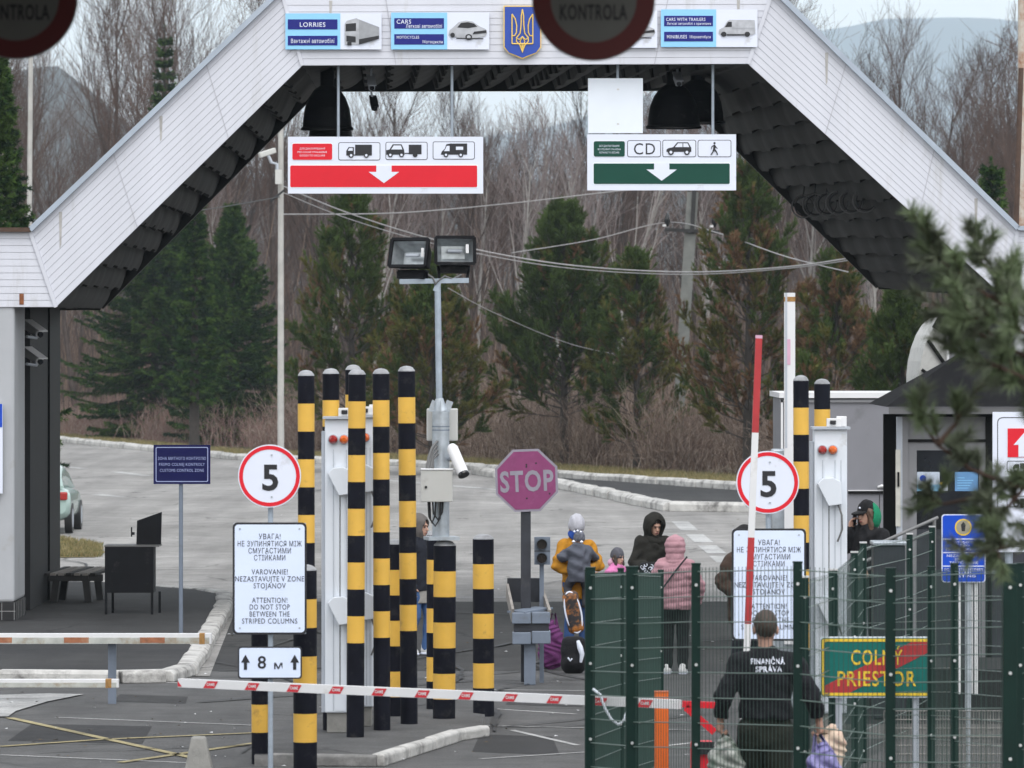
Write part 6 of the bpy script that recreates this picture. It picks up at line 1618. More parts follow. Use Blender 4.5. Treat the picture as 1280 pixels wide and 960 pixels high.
# figure in navy at the right edge, behind the blue sign
Yn = 66.0
nv = Fig((wx(1240, Yn), Yn, .14), -20, 1.70, 'person in a navy coat and jeans standing behind the blue sign at the right', dict(ell=(.26, .0, 1.10), wrl=(.22, -.16, .95)))
nv.coat(cloth('coat_navy', (.014, .018, .040)), hem=.58, wide=1.18, deep=.85, sleeve=.082, collar=.06, wrinkle=.011); nv.legs(cloth('jeans_blue', (.035, .075, .19)), r=.09); nv.shoes(cloth('shoes_dark', (.03, .03, .035))); nv.hood(cloth('coat_navy', (.014, .018, .040)), r=(.13, .14, .15))
rb2 = thing('red_bag', (wx(1257, 65.6), 65.6, .14), 'tall dark red bag standing beside the person in navy', 'bag')
b = MB(); c4 = (wx(1256, 65.6), 65.6, .75); blob('case', lambda P: rbox(P, c4, (.09, .10, .48), .06), np.array(c4) - .6, np.array(c4) + .6, .02, cloth('bag_red', (.20, .02, .03)), rb2)

# ------------------------------------------------------------------ grey cabin, booth and what stands round them
YC = 72.0; X = lambda p, y=YC: wx(p, y); Z = lambda p, y=YC: wz(p, y)
cb = thing('grey_cabin', (X(1060), YC, .14), 'long grey site cabin with a white roof edge behind the right cabinet', 'cabin')
cg = mat('cabin_grey', (.195, .195, .215), .55, .06, 2, dirt=(.13, .13, .14), dirt_amt=.15)
b = MB(); b.box(X(978), X(1290), YC, YC + 2.6, .15, Z(499), cg); b.build('wall', cb)
b = MB(); b.box(X(974), X(1292), YC - .05, YC + 2.7, Z(497.5), Z(491), M['white_paint']); b.box(X(975), X(1291), YC - .03, YC - .005, Z(503), Z(500), M['grey_wall']); b.build('roof', cb)
b = MB(); b.box(X(1060), X(1116), YC - .03, YC - .003, Z(617), Z(614.2), M['dark_frame']); b.box(X(1060), X(1116), YC - .012, YC - .002, Z(613.6), Z(612.5), M['white_paint']); b.build('sill_strip', cb)
for px in (976, 981, 986): b = MB(); b.box(X(px), X(px + 2.6), YC - .03, YC - .004, .2, Z(500), M['white_paint']); b.build('corner_post', cb)
b = MB(); b.tube([(X(1098), YC - .03, Z(609)), (X(1102), YC - .06, Z(607.5)), (X(1107), YC - .03, Z(608.5))], .025, M['bolt'], 8); b.build('handle', cb)
b = MB(); b.box(X(1099), X(1099.7), YC - .006, YC - .002, .2, Z(618), M['dark_frame']); b.build('panel_joint', cb)

YB = 62.0; X = lambda p, y=YB: wx(p, y); Z = lambda p, y=YB: wz(p, y)
bo = thing('control_booth', (X(1190), YB, .14), 'grey glazed control booth with a dark hipped roof behind the pine branches', 'booth')
b = MB(); bx0, bx1 = X(1118), X(1300); eave = Z(508)
b.box(X(1121), X(1128), YB, YB + .1, .3, Z(521), M['cab_grey']); b.box(X(1128), X(1135), YB, YB + .15, .3, Z(521), M['grey_wall']); b.box(X(1135), X(1290), YB + .02, YB + .1, Z(551), Z(521), M['grey_wall']); b.box(X(1135), X(1146), YB + .015, YB + .1, .3, Z(552), M['grey_wall'])
b.box(X(1146), X(1224), YB + .015, YB + .1, Z(563), Z(552), M['grey_wall']); b.box(X(1224), X(1232), YB + .015, YB + .1, .3, Z(552), M['grey_wall']); b.box(X(1232), X(1240), YB, YB + .15, .3, Z(521), M['dark_frame']); b.box(X(1240), X(1290), YB + .02, YB + .1, .3, Z(551), M['post_dark'])
b.box(X(1146), X(1224), YB + .015, YB + .1, .3, Z(662), M['post_dark']); b.build('frame', bo)
b = MB(); b.box(X(1121), X(1290), YB + 2.2, YB + 2.3, .3, Z(521), M['dark_frame']); b.build('rear_wall', bo)
b = MB(); b.box(X(1135), X(1232), YB - .01, YB + .012, Z(552.5), Z(549), M['dark_frame']); b.box(X(1135), X(1240), YB - .02, YB + .018, Z(521), Z(517.5), M['dark_frame']); b.build('dark_rail', bo)
b = MB(); b.box(X(1146), X(1224), YB + .05, YB + .06, Z(662), Z(563), M['glass']); b.build('window', bo)
b = MB(); b.box(X(1119.5), X(1125.5), YB - .02, YB - .003, Z(658), Z(562), mat('pale_strip', (.50, .49, .44), .6)); b.box(X(1121.5), X(1124), YB - .04, YB - .021, Z(608), Z(590), M['dark_frame']); b.build('door_edge', bo)
rfm = mat('booth_roof', (.012, .012, .013), .85, .3, 3, spec=.05); rw = mat('booth_fascia', (.11, .11, .115), .6)
b = MB(); y0, y1 = YB - .35, YB + 2.7; bx0 = X(1105)
A = (bx0, y0, eave); B = (X(1330), y0, eave); C_ = (X(1330), y1, eave); D_ = (bx0, y1, eave); R1 = (X(1212), YB + 1.0, Z(440)); R2 = (X(1262), YB + 1.0, Z(440))
b.raw([A, B, C_, D_, R1, R2], [(0, 1, 5, 4), (1, 2, 5), (2, 3, 4, 5), (3, 0, 4), (3, 2, 1, 0)], rfm); b.build('roof', bo)
b = MB(); b.box(bx0 + .03, X(1329), y0 + .01, y0 + .04, Z(517), Z(508.5), rw); b.build('fascia', bo)
st1 = MB(); st1.box(X(1146.5), X(1175), YB + .042, YB + .048, Z(614), Z(590), mat('sticker_white', (.55, .62, .72), .4)); st1.box(X(1146.5), X(1175), YB + .038, YB + .0415, Z(614), Z(606), M['sky_blue']); st1.prism(circ(X(1154), Z(598), .035, 20), YB + .037, YB + .041, M['blue'])
o = thing('window_sticker', (X(1160), YB, Z(614)), 'white and blue sticker at the left of the booth window', 'sticker'); st1.build('sheet', o)
st1 = MB(); st1.box(X(1194), X(1223), YB + .042, YB + .048, Z(614), Z(590), mat('sticker_blue', (.12, .28, .52), .4))
for k in range(5): st1.box(X(1197), X(1206 + (k * 37 % 13)), YB + .039, YB + .0415, Z(597 + 3.2 * k + .8), Z(597 + 3.2 * k), M['sky_blue'])
o = thing('window_sticker', (X(1208), YB, Z(614)), 'plain blue text sticker at the right of the booth window', 'sticker'); st1.build('sheet', o)
st1 = MB(); st1.box(X(1175.6), X(1185), YB + .042, YB + .048, Z(613.5), Z(603), M['white']); st1.box(X(1175.6), X(1185), YB + .038, YB + .0415, Z(606), Z(603), M['gold_text'])
o = thing('window_sticker', (X(1180), YB, Z(614)), 'tiny white and yellow sticker between two larger ones', 'sticker'); st1.build('sheet', o)

YD = 92.0; X = lambda p: wx(p, YD); Z = lambda p: wz(p, YD)
sh = thing('arched_shelter', (X(1175), YD, 0), 'white arched fabric shelter rising behind the booth roof', 'shelter')
arc = [(1149, 640), (1149, 470), (1151, 452), (1155, 435), (1161, 419), (1168, 407), (1176, 399), (1184, 395)]
fab = mat('shelter_fabric', (.50, .50, .48), .7, .15, 3, bump=.3, bscale=6, dirt=(.28, .28, .27), dirt_amt=.25)
b = MB(); b.prism([(X(a), Z(c)) for a, c in arc] + [(X(1184), Z(640))], YD, YD + 3, fab) if False else b.prism(([(X(a), Z(c)) for a, c in arc] + [(X(1184), Z(640))])[::1], YD, YD + 3, fab); b.build('fabric_end', sh)
b = MB(); b.box(X(1184), X(1200), YD - .03, YD + 3, .0, Z(398), cg); b.box(X(1200), X(1204), YD - .06, YD + 3, 0, Z(398), M['dark_frame']); b.box(X(1183), X(1186), YD - .08, YD - .035, .0, Z(397), M['white_paint']); b.build('side_panel', sh)
b = MB(); b.bar((X(1160), YD - .03, Z(425)), (X(1184), YD - .03, Z(460)), .06, .03, M['dark_frame'], up=(0, 1, 0)); b.bar((X(1172), YD - .03, Z(413)), (X(1180), YD - .03, Z(399)), .22, .03, M['dark_frame'], up=(0, 1, 0)); b.bar((X(1152), YD - .03, Z(462)), (X(1163), YD - .03, Z(470)), .05, .03, M['dark_frame'], up=(0, 1, 0)); b.build('brace', sh)

# big white lane board at the right edge
YW = 56.0; X = lambda p: wx(p, YW); Z = lambda p: wz(p, YW)
wb = thing('lane_board', (X(1290), YW, .14), 'tall white board with a red arrow square and pictograms at the right edge', 'board')
b = MB(); b.box(X(1241), X(1345), YW, YW + .04, Z(690), Z(515), M['white']); b.ring(rrect(X(1246.5), X(1340), Z(684), Z(521.5), .05), rrect(X(1247.5), X(1339), Z(683), Z(522.5), .045), YW - .002, M['ink'])
b.box(X(1259.5), X(1302), YW - .006, YW - .002, Z(571.5), Z(535.5), M['red'])
b.prism([(X(1281 + u), Z(v)) for u, v in ((-8, 571), (8, 571), (8, 556), (14, 556), (0, 540), (-14, 556), (-8, 556))], YW - .009, YW - .0065, M['white'])
for y0_ in (576, 620):
    b.ring(rrect(X(1258.5), X(1303), Z(y0_ + 14), Z(y0_), .02), rrect(X(1259.3), X(1302), Z(y0_ + 13.2), Z(y0_ + .8), .017), YW - .003, M['ink'])
    b.prism([(X(1275 + u), Z(y0_ + v)) for u, v in ((0, 10), (22, 10), (22, 3), (0, 3))], YW - .006, YW - .003, M['ink']); b.prism([(X(1266 + u), Z(y0_ + v)) for u, v in ((0, 10), (8, 10), (8, 4), (3, 4), (0, 7))], YW - .006, YW - .003, M['ink'])
    for cxp in (1270, 1290): b.prism(circ(X(cxp), Z(y0_ + 10.5), .028, 14), YW - .009, YW - .0065, M['ink']); b.prism(circ(X(cxp), Z(y0_ + 10.5), .013, 12), YW - .0115, YW - .0095, M['white'])
b.build('board_face', wb)
for px in (1262, 1325): b = MB(); b.tube([(X(px), YW + .08, .14), (X(px), YW + .08, Z(520))], .04, M['galv_pole'], 10); b.build('post', wb)

# blue instruction sign on pale posts
YS = 52.0; X = lambda p: wx(p, YS); Z = lambda p: wz(p, YS); ss2 = FPX / YS
bs = thing('blue_sign', (X(1205), YS, 0), 'bright blue lettered instruction sign on pale metal posts at the right', 'sign')
b = MB(); b.prism(rrect(X(1177), X(1232), Z(728), Z(643), .03), YS, YS + .02, M['white']); b.prism(rrect(X(1178.3), X(1230.7), Z(727), Z(644), .025), YS - .004, YS - .0005, M['blue'])
for py in (673.7, 690.7, 707.6): b.box(X(1178.5), X(1230.5), YS - .007, YS - .0045, Z(py + .6), Z(py - .6), M['white'])
for tx, py, w in (('НЕ ЗУПИНЯТИСЯ', 677.8, 42), ('СТІЙКА', 682, 16), ('ПРОХОДЖЕННЯ', 686.7, 44), ('NEZASTAVUJTE', 694.6, 42), ('STOJANY', 699, 22), ('TESTOVANIE', 703.3, 36), ('DO NOT STOP BETWEEN', 711.5, 48), ('PILLARS', 715.8, 20), ('TESTING', 720, 30)):
    b.text(tx, X(1204.5), Z(py), 3.0 / ss2, YS - .0075, M['white'], width=w / ss2, bold=.01)
b.prism(circ(X(1204), Z(659), 10.5 / ss2, 28), YS - .008, YS - .0045, M['gold_text']); b.prism(circ(X(1204), Z(659), 8.8 / ss2, 28), YS - .0105, YS - .0085, mat('sign_beige', (.30, .27, .20), .6)); b.prism([(X(1202), Z(664)), (X(1206), Z(664)), (X(1207), Z(656)), (X(1204), Z(652)), (X(1201), Z(656))], YS - .0125, YS - .0107, M['ink'])
b.build('panel', bs)
for k, px in enumerate((1192, 1197.5, 1207, 1213, 1218.5)):
    b = MB(); b.box(X(px), X(px + (7 if k == 2 else 4)), YS + .03 + .02 * (k % 2), YS + .07 + .02 * (k % 2), (0 if k == 2 else Z(868)), Z(690), M['white_paint'] if k != 2 else M['galv']); b.build('post', bs)

# green customs area sign
YG = 46.6; X = lambda p: wx(p, YG); Z = lambda p: wz(p, YG); sg = FPX / YG
gs = thing('customs_area_sign', (X(1096), YG, 0), 'teal COLNÝ PRIESTOR sign with yellow letters and a red diagonal behind the fence', 'sign')
b = MB(); b.prism(rrect(X(1024.5), X(1167.5), Z(872), Z(796), .03), YG, YG + .03, M['white_pale']); b.prism(rrect(X(1026), X(1166), Z(870.6), Z(797.4), .028), YG - .004, YG - .0005, M['teal'])
b.prism([(X(1031), Z(867)), (X(1060), Z(867)), (X(1161), Z(815)), (X(1161), Z(802)), (X(1140), Z(802)), (X(1031), Z(857))], YG - .007, YG - .0045, M['red_dark'])
b.ring(rrect(X(1027), X(1165), Z(869.5), Z(798.4), .026), rrect(X(1030.5), X(1161.5), Z(866), Z(802), .016), YG - .0085, M['gold_text'])
b.text('COLNÝ', X(1096), Z(821.5), 18.5 / sg, YG - .0095, M['gold_text'], width=64 / sg, bold=.012); b.text('PRIESTOR', X(1096), Z(848), 18.5 / sg, YG - .0095, M['gold_text'], width=98 / sg, bold=.012); b.build('panel', gs)
for px in (1049, 1145): b = MB(); b.tube([(X(px), YG + .06, 0), (X(px), YG + .06, Z(800))], .028, M['cab_grey'], 10); b.build('post', gs)
op = thing('orange_post', (wx(827, 46.9), 46.9, 0), 'plain orange square post beside the green fence', 'post')
b = MB(); b.box(wx(818.5, 46.9), wx(836, 46.9), 46.9, 47.02, 0, wz(865, 46.9), M['orange']); b.build('shaft', op, bevel=.008)
b = MB(); b.box(wx(818.3, 46.9), wx(836.2, 46.9), 46.898, 47.022, wz(866.5, 46.9), wz(864.4, 46.9), mat('orange_cap', (.45, .10, .02), .5)); b.build('cap', op)

# ------------------------------------------------------------------ mesh fences
def fence(posts, label, step=.19, pale_caps=False, bottom=.02, vstep=.05, wire=.0027, top_drop=.03, post_w=.06, group='green mesh fences'):
    P0 = posts[0]; t = thing('mesh_fence', (wx(P0[0], P0[2]), P0[2], 0), label, 'fence', group)
    pts = [(Vector((wx(px, Y), Y, 0)), wz(py, Y), vis) for px, py, Y, vis in posts]
    for p, zt, vis in pts:
        if not vis: continue
        b = MB(); w = post_w / 2 * vis; b.box(p.x - w, p.x + w, p.y - w, p.y + w, 0, zt, M['fence'])
        for k in range(4): b.tube([(p.x, p.y - w - .001, zt - .15 - k * .6), (p.x, p.y - w - .012, zt - .15 - k * .6)], .012, M['bolt'], 8)
        o = b.build('post', t, bevel=.004)
        b = MB(); b.box(p.x - w - .003, p.x + w + .003, p.y - w - .003, p.y + w + .003, zt + .0005, zt + .014, M['bolt'] if pale_caps else M['fence']); b.build('cap', o)
    for (a, za, _), (c, zc, _) in zip(pts[:-1], pts[1:]):
        A = []; B = []; r = []; mi = []
        L = (c - a).length; d = (c - a) / L; s0, s1 = .035, L - .035
        n = max(2, int((s1 - s0) / vstep))
        for i in range(n + 1):
            s = s0 + (s1 - s0) * i / n; q = a + d * s; z = za + (zc - za) * s / L - top_drop
            A.append((q.x, q.y, bottom)); B.append((q.x, q.y, z + .01)); r.append(wire * .72); mi += [0] * 4
        k = 0
        while True:
            h = top_drop + .02 + k * step
            if za - h < .08: break
            for off in (-.006, .006):
                nrm = Vector((-d.y, d.x, 0)) * off
                q0 = a + d * s0 + nrm; q1 = a + d * s1 + nrm
                A.append((q0.x, q0.y, za - h)); B.append((q1.x, q1.y, zc - h)); r.append(wire * 1.25); mi += [1] * 4
            k += 1
        V, Q = segs_mesh(np.array(A), np.array(B), np.array(r), np.array(r), 4)
        np_mesh('mesh_panel', V, Q, mi, [M['fence_wire'], M['fence_bar_skylit']], t)
    return t
fence([(738, 711, 45.2, 1.3), (790, 710, 44.0, 1.55), (870, 706, 42.8, 1.1), (997, 704, 41.6, 1.1), (1113, 712, 40.8, 1.2), (1262, 707, 39.8, 1.6)], 'green mesh fence nearest the camera with its posts across the man in black', wire=.0032)
fence([(735, 714, 46.6, .9), (776, 712, 49.8, .9), (826, 714, 53.5, .9)], 'green mesh fence wing seen nearly edge on beside the orange post', vstep=.027, wire=.0034)
fence([(1006, 722, 44.2, 1.0), (1041, 713, 47.0, 1.2), (1068, 691, 51.0, 1), (1079, 679, 53.5, 1), (1137, 668, 57.0, 1), (1165, 659, 59.0, 1)], 'green mesh fence running back to the booth with pale post caps', pale_caps=True, vstep=.11, wire=.0021)
fence([(1041, 716, 47.6, 0), (1164, 710, 46.0, 1.0), (1193, 706, 44.6, 1.0), (1275, 706, 42.6, 1.0), (1420, 706, 41.5, 1.0)], 'green mesh fence at the right around the blue sign', vstep=.055, wire=.0021)
# low pale grating panel
lg = thing('grating_panel', (wx(1200, 48), 48, 0), 'low pale metal grating standing along the ground at the lower right', 'grating')
A = []; B = []
for i in range(90):
    x = wx(1105, 48) + i * (wx(1420, 48) - wx(1105, 48)) / 90; A.append((x, 48, .02)); B.append((x, 48, .85))
for z in np.linspace(.05, .85, 12): A.append((wx(1105, 48), 47.99, z)); B.append((wx(1420, 48), 47.99, z))
V, Q = segs_mesh(np.array(A), np.array(B), np.full(len(A), .0045), np.full(len(A), .0045), 4); np_mesh('grid', V, Q, 0, [mat('grating_zinc', (.24, .235, .22), .5, .2, 9, metal=.3)], lg)
# ramp hand rails
rl = thing('ramp_railing', (wx(1085, 58.8), 58.8, .14), 'thin grey hand rails climbing towards the booth', 'railing')
for a, c in (((1066, 694), (1172, 647)), ((1072, 706), (1168, 662)), ((1080, 712), (1140, 698))):
    b = MB(); b.tube([W(a[0], a[1], 58.6), W(c[0], c[1], 59.3)], .018, mat('rail_grey', (.16, .16, .16), .5), 8); b.build('rail', rl)
for px in (1070, 1120, 1168):
    b = MB(); p = W(px, 694 - (px - 1066) * .44, 58.6 + (px - 1066) * .0066); b.tube([(p[0], p[1], .14), p], .018, mat('rail_grey', (.16, .16, .16), .5), 8); b.build('upright', rl)
gc = thing('grit_bin', (wx(1112, 57.5), 57.5, .14), 'dark grey bin with a pale lid below the hand rails', 'bin')
b = MB(); b.box(wx(1092, 57.5), wx(1132, 57.5), 57.5, 57.9, .14, wz(682, 57.5), M['post_dark']); b.build('bin_body', gc, bevel=.02)
b = MB(); b.box(wx(1090.5, 57.5), wx(1133.5, 57.5), 57.47, 57.93, wz(682, 57.5) + .002, wz(677, 57.5), M['galv']); b.build('lid', gc, bevel=.01)
cl = thing('loose_cable', (wx(765, 45.5), 45.5, 0), 'pale cable looped on the green fence wing left of the orange post', 'cable')
b = MB(); b.tube([W(*p, 45.0) for p in ((741, 861), (750, 868), (756, 885), (764, 899), (773, 906), (780, 900), (785, 885), (788, 876))], .012, M['white_pale'], 6); b.build('loop', cl)

# ------------------------------------------------------------------ poles and wires
def pole(name, px, Y, top_py, r, m, label, lean=0):
    t = thing(name, (wx(px, Y), Y, 0), label, 'pole')
    b = MB(); b.tube([(wx(px, Y), Y, -.1), (wx(px, Y) + lean, Y, wz(top_py, Y))], [r, r * .75], m, 12); b.build('shaft', t); return t
cp = mat('pole_concrete', (.40, .39, .37), .8, .15, 3); rp = mat('pole_rusty_white', (.50, .46, .40), .7, .2, 3, dirt=(.25, .10, .04), dirt_amt=.45, dscale=3)
lp = pole('lamp_pole', 351, 140, 90, .085, cp, 'pale concrete pole with a camera left of the red lane sign')
c = W(334, 191, 139.6); d_ = Vector((-.75, -.3, -.25)).normalized()
b = MB(); b.bar(Vector(c) - d_ * .22, Vector(c) + d_ * .22, .13, .13, M['box_grey']); b.build('camera_housing', lp, bevel=.02)
b = MB(); b.tube([c, W(339, 203, 139.6), W(346, 205, 139.6), W(346.5, 222, 139.7)], .04, M['cab_grey'], 8); b.build('bracket', lp)
b = MB(); b.box(wx(344, 139.6), wx(352, 139.6), 139.6, 139.85, wz(230, 139.6), wz(212, 139.6), M['box_grey']); b.build('junction_box', lp)
b = MB(); b.tube([W(338, 252, 139.7), W(356, 237, 139.7)], .03, M['cable'], 6); b.build('wire_arm', lp)
pole('rusty_pole', 5.5, 125, 60, .095, rp, 'rust streaked white pole at the far left behind the gate')
pole('grey_pole', 33.5, 140, 55, .075, cp, 'slim pale grey pole beside the rusty one at the far left', .1)
pole('concrete_pole', 1277, 100, -30, .085, rp, 'weathered pale pole at the upper right edge')
pole('leaning_rod', 1256, 98, 85, .06, M['bark_red'], 'rust brown rod leaning against the pole at the upper right', .28)
YP = 172.0
lt_ = thing('power_pole', (wx(855, YP), YP, 0), 'weathered tapered power pole with crossarm and insulators among the pines', 'power pole')
b = MB(); cpw = mat('pole_weathered', (.15, .155, .145), .85, .2, 3); b.bar(W(843, 600, YP), W(866, 240, YP), .34, .22, cpw, up=(0, 1, 0)); b.build('leg', lt_)
b = MB(); b.bar(W(865, 292, YP - .15), W(868, 236, YP - .15), .12, .1, M['wood_dark'], up=(0, 1, 0)); b.build('top_post', lt_)
b = MB(); b.bar(W(831, 287, YP - .2), W(899, 290, YP - .2), .10, .10, M['wood_dark'], up=(0, 0, 1)); b.build('crossarm', lt_)
for px, py in ((834, 283), (893, 284)):
    b = MB(); p = W(px, py, YP - .2); b.tube([p, (p[0], p[1], p[2] + .15), (p[0], p[1], p[2] + .38)], [.035, .10, .05], M['glass'], 10); b.tube([(p[0] - .08, p[1], p[2]), (p[0] - .08, p[1], p[2] + .06)], .06, M['white_paint'], 8); b.build('insulator', lt_)
def wire(pts, r, label, m=None):
    n = len(pts); P = [Vector(W(px, py, Y)) for px, py, Y in pts]
    out = []
    for i in range(41):   # smooth curve through the given points
        u = i / 40 * (n - 1); k = min(int(u), n - 2); f = u - k
        p0, p1, p2, p3 = P[max(k - 1, 0)], P[k], P[k + 1], P[min(k + 2, n - 1)]
        out.append(.5 * ((2 * p1) + (p2 - p0) * f + (2 * p0 - 5 * p1 + 4 * p2 - p3) * f * f + (3 * p1 - p0 - 3 * p2 + p3) * f ** 3))
    t = thing('overhead_wire', P[0], label, 'wire', 'overhead wires'); b = MB(); b.tube(out, r, m or M['wire_pale'], 5); b.build('strand', t)
wire([(352, 232, 140), (440, 268, 150), (560, 304, 160), (700, 330, 160), (850, 340, 155), (980, 334, 145), (1090, 318, 130)], .020, 'upper strand of the long pale wire sagging across the pines')
wire([(352, 240, 140), (440, 275, 150), (560, 309, 160), (700, 334, 160), (850, 343, 155), (980, 336, 145), (1090, 321, 130)], .014, 'lower strand of the long pale wire sagging across the pines', M['wire_pale'])
wire([(352, 268, 141), (500, 266, 160), (640, 254, 170), (780, 238, 172), (866, 232, 172)], .018, 'wire rising gently from the left lamp pole to the power pole top')
wire([(640, 316, 165), (740, 300, 170), (834, 278, 172), (900, 292, 165), (980, 320, 150), (1060, 340, 135)], .016, 'wire passing the left insulator of the power pole')
wire([(560, 360, 150), (620, 392, 165), (720, 432, 172), (830, 452, 172)], .012, 'faint low wire slanting down behind the dark green pine')
wire([(110, 262, 118), (180, 268, 125), (256, 262, 132), (350, 246, 140)], .014, 'dark wire running from the spruce to the left lamp pole', M['cable'])

# ------------------------------------------------------------------ trees and scrub
SP = [M['needle_spruce'], M['needle_spruce2'], M['needle_spruce3']]; PN = [M['needle_pine'], M['needle_pine2'], M['needle_brown']]
def cf(px, base_py, top_py, rad_px, seed, kind, label, shares, group, clear=.12, dens=1.0, lean=0.0):
    x, Y, _ = G(px, base_py); s = FPX / Y; h = (base_py - top_py) / s
    return conifer('spruce_tree' if kind == 'spruce' else 'pine_tree', (x, Y, .05), h, rad_px / s, seed, kind, SP if kind == 'spruce' else PN, label, 'spruce' if kind == 'spruce' else 'pine', group, shares, lean, clear, dens)
cf(206, 548, 36, 62, 15, 'spruce', 'tall sparse spruce whose thin tip shows above the slanted left side of the gate', (.4, .3, .3), 'dark spruces', .3, .5)
cf(193, 551, 196, 140, 11, 'spruce', 'broad dark spruce with a leaning trunk behind the navy customs sign', (.45, .4, .15), 'dark spruces', .07, 1.0)
cf(291, 557, 258, 104, 12, 'spruce', 'dark spruce behind the round speed sign and left columns', (.45, .4, .15), 'dark spruces', .06, 1.0)
cf(-14, 660, 62, 105, 13, 'spruce', 'spruce at the far left edge beside the two pale poles', (.35, .45, .2), 'dark spruces', .12, .9)
cf(243, 575, 196, 34, 14, 'spruce', 'thin young spruce rising faintly behind the second dark spruce', (.4, .3, .3), 'dark spruces', .2, .7)
cf(440, 590, 243, 112, 21, 'pine', 'mixed green pine directly behind the group of tall striped columns', (.68, .24, .08), 'pines beyond the road', .16, .8)
cf(540, 594, 340, 105, 22, 'pine', 'olive and brown pine behind the floodlight mast', (.30, .52, .18), 'pines beyond the road', .12, .9)
cf(705, 585, 276, 134, 23, 'pine', 'dense dark green pine with a bare trunk right of the STOP sign', (.88, .08, .04), 'pines beyond the road', .20, 1.15)
cf(796, 592, 326, 84, 24, 'pine', 'slim thin crowned pine between the dark pine and power pole', (.44, .40, .16), 'pines beyond the road', .12, .75)
cf(935, 600, 222, 128, 25, 'pine', 'tall browning pine below the green lane sign', (.28, .36, .36), 'pines beyond the road', .12, .8)
cf(1046, 604, 332, 96, 26, 'pine', 'browning pine above the roof of the grey cabin', (.22, .38, .40), 'pines beyond the road', .10, .85)
cf(1128, 628, 362, 84, 27, 'pine', 'bright green bushy pine left of the arched white shelter', (.90, .08, .02), 'pines beyond the road', .06, 1.0)
cf(1236, 640, 205, 60, 28, 'spruce', 'spruce with bare twigs behind the leaning rod at the upper right', (.4, .4, .2), 'dark spruces', .15, .6)
cf(1010, 640, 470, 30, 29, 'pine', 'small brown pine tucked behind the raised white barrier', (.1, .3, .6), 'pines beyond the road', .06, .9)

# leafless wood
protos = []
for i in range(9):
    rng_h = [20, 22, 19, 23, 21, 18, 24, 20, 22][i]
    protos.append(bare_tree('bare_tree', rng_h, 100 + i, M['bark_grey'], M['twig'], 'tall leafless grey tree in the wood beyond the road', 'bare tree', 'leafless trees of the wood', spread=[.9, .8, 1.0, .75, .85, 1.05, .8, .9, .7][i], depth=4 if i < 7 else 3, trunk_split=[.25, .3, .2, .35, .3, .2, .4, .3, .3][i]))
r_ = random.Random(5)
spots = []
tries = 0
while len(spots) < 250 and tries < 40000:
    tries += 1
    Y = 236 + 330 * r_.random() ** 1.25; half = 660 * Y / FPX * 1.45
    x = r_.uniform(-half, half); px = 640 + x * FPX / Y
    if all((x - a) ** 2 + ((Y - b) * .6) ** 2 > (1.1 if Y > 300 else 1.9) ** 2 for a, b in spots): spots.append((x, Y))
for i, (x, Y) in enumerate(spots):
    p = protos[i % 9]; o = p if i < 9 else dup(p)
    o.location = (x, Y, float(terrain_z(x, Y)) - .05); o.rotation_euler = (r_.uniform(-.03, .03), r_.uniform(-.03, .03), r_.uniform(0, 6.28))
    px = 640 + x * FPX / Y
    k = r_.uniform(.62, .98)
    # shorter growth towards the right, where the hills show above the wood
    if px > 980: k *= .80
    elif 20 < px < 330: k *= .84
    elif 330 < px < 960: k *= .74
    o.scale = (k, k, k)
# white stemmed birches standing out
bp = [bare_tree('birch_tree', h, 200 + i, M['birch'], M['birch_twig'], 'x', 'birch', 'white birches', spread=.8, depth=3, trunk_split=.35) for i, h in enumerate((11, 13, 12))]
bl_ = [(741, 232, -.04, 'white birch with a forked crown left of the green lane sign'), (752, 229, .22, 'white birch leaning to the right below the forked one'), (718, 235, -.24, 'thin white birch leaning left below the blank panel'), (546, 240, 0, 'faint pale birch stem above the floodlights'), (598, 243, .02, 'faint pale birch stem between the lane signs'), (683, 246, -.02, 'faint pale birch stem near the middle of the wood'), (884, 240, .02, 'pale birch stem behind the green lane sign'), (1004, 244, 0, 'pale birch stem behind the browning pine'), (404, 240, .02, 'pale birch stem behind the red lane sign'), (286, 246, -.03, 'pale birch stem above the second spruce'), (648, 233, .03, 'short pale birch stem above the dark pine'), (470, 238, -.05, 'pale birch stem behind the left pine tip'), (1092, 240, .02, 'pale birch stem in front of the far blue hill')]
for i, (px, Y, tilt, lab) in enumerate(bl_):
    o = bp[i] if i < 3 else dup(bp[i % 3]); o['label'] = lab
    o.location = (wx(px, Y), Y, 0); o.rotation_euler = (0, tilt, r_.uniform(0, 6.28) if tilt == 0 else 0)
    o.scale = (.85,) * 3 if i > 2 else (.95,) * 3
# dry shrubs behind the kerb
def scrub(kind, h, w, n, seed, mats, spots_, label, group, droop):
    ps = [shrub('dry_shrub', h, w, n, seed + i, mats, label, 'shrub', group, droop) for i in range(4)]
    for i, (x, Y) in enumerate(spots_):
        o = ps[i % 4] if i < 4 else dup(ps[i % 4]); k = r_.uniform(.65, 1.15); o.location = (x, Y, .04); o.rotation_euler = (0, 0, r_.uniform(0, 6.28)); o.scale = (k, k, k * r_.uniform(.85, 1.1))
def kerbY(px): return gy(float(np.interp(px, [p[0] for p in far_kerb_px], [p[1] for p in far_kerb_px])))
S1 = []
for i in range(110):
    px = r_.uniform(380, 1120); Y = kerbY(px) + 10 + 30 * r_.random() ** 1.3; S1.append((wx(px, Y), Y))
scrub('brown', 2.3, 2.6, 110, 300, [M['shrub_brown'], M['shrub_brown'], M['shrub_pale'], M['twig']], S1, 'tangled brown leafless shrub behind the white kerb under the pines', 'brown shrubs behind the kerb', .55)
S2 = []
for i in range(60):
    px = r_.uniform(-120, 380); Y = kerbY(px) + 11 + 28 * r_.random(); S2.append((wx(px, Y), Y))
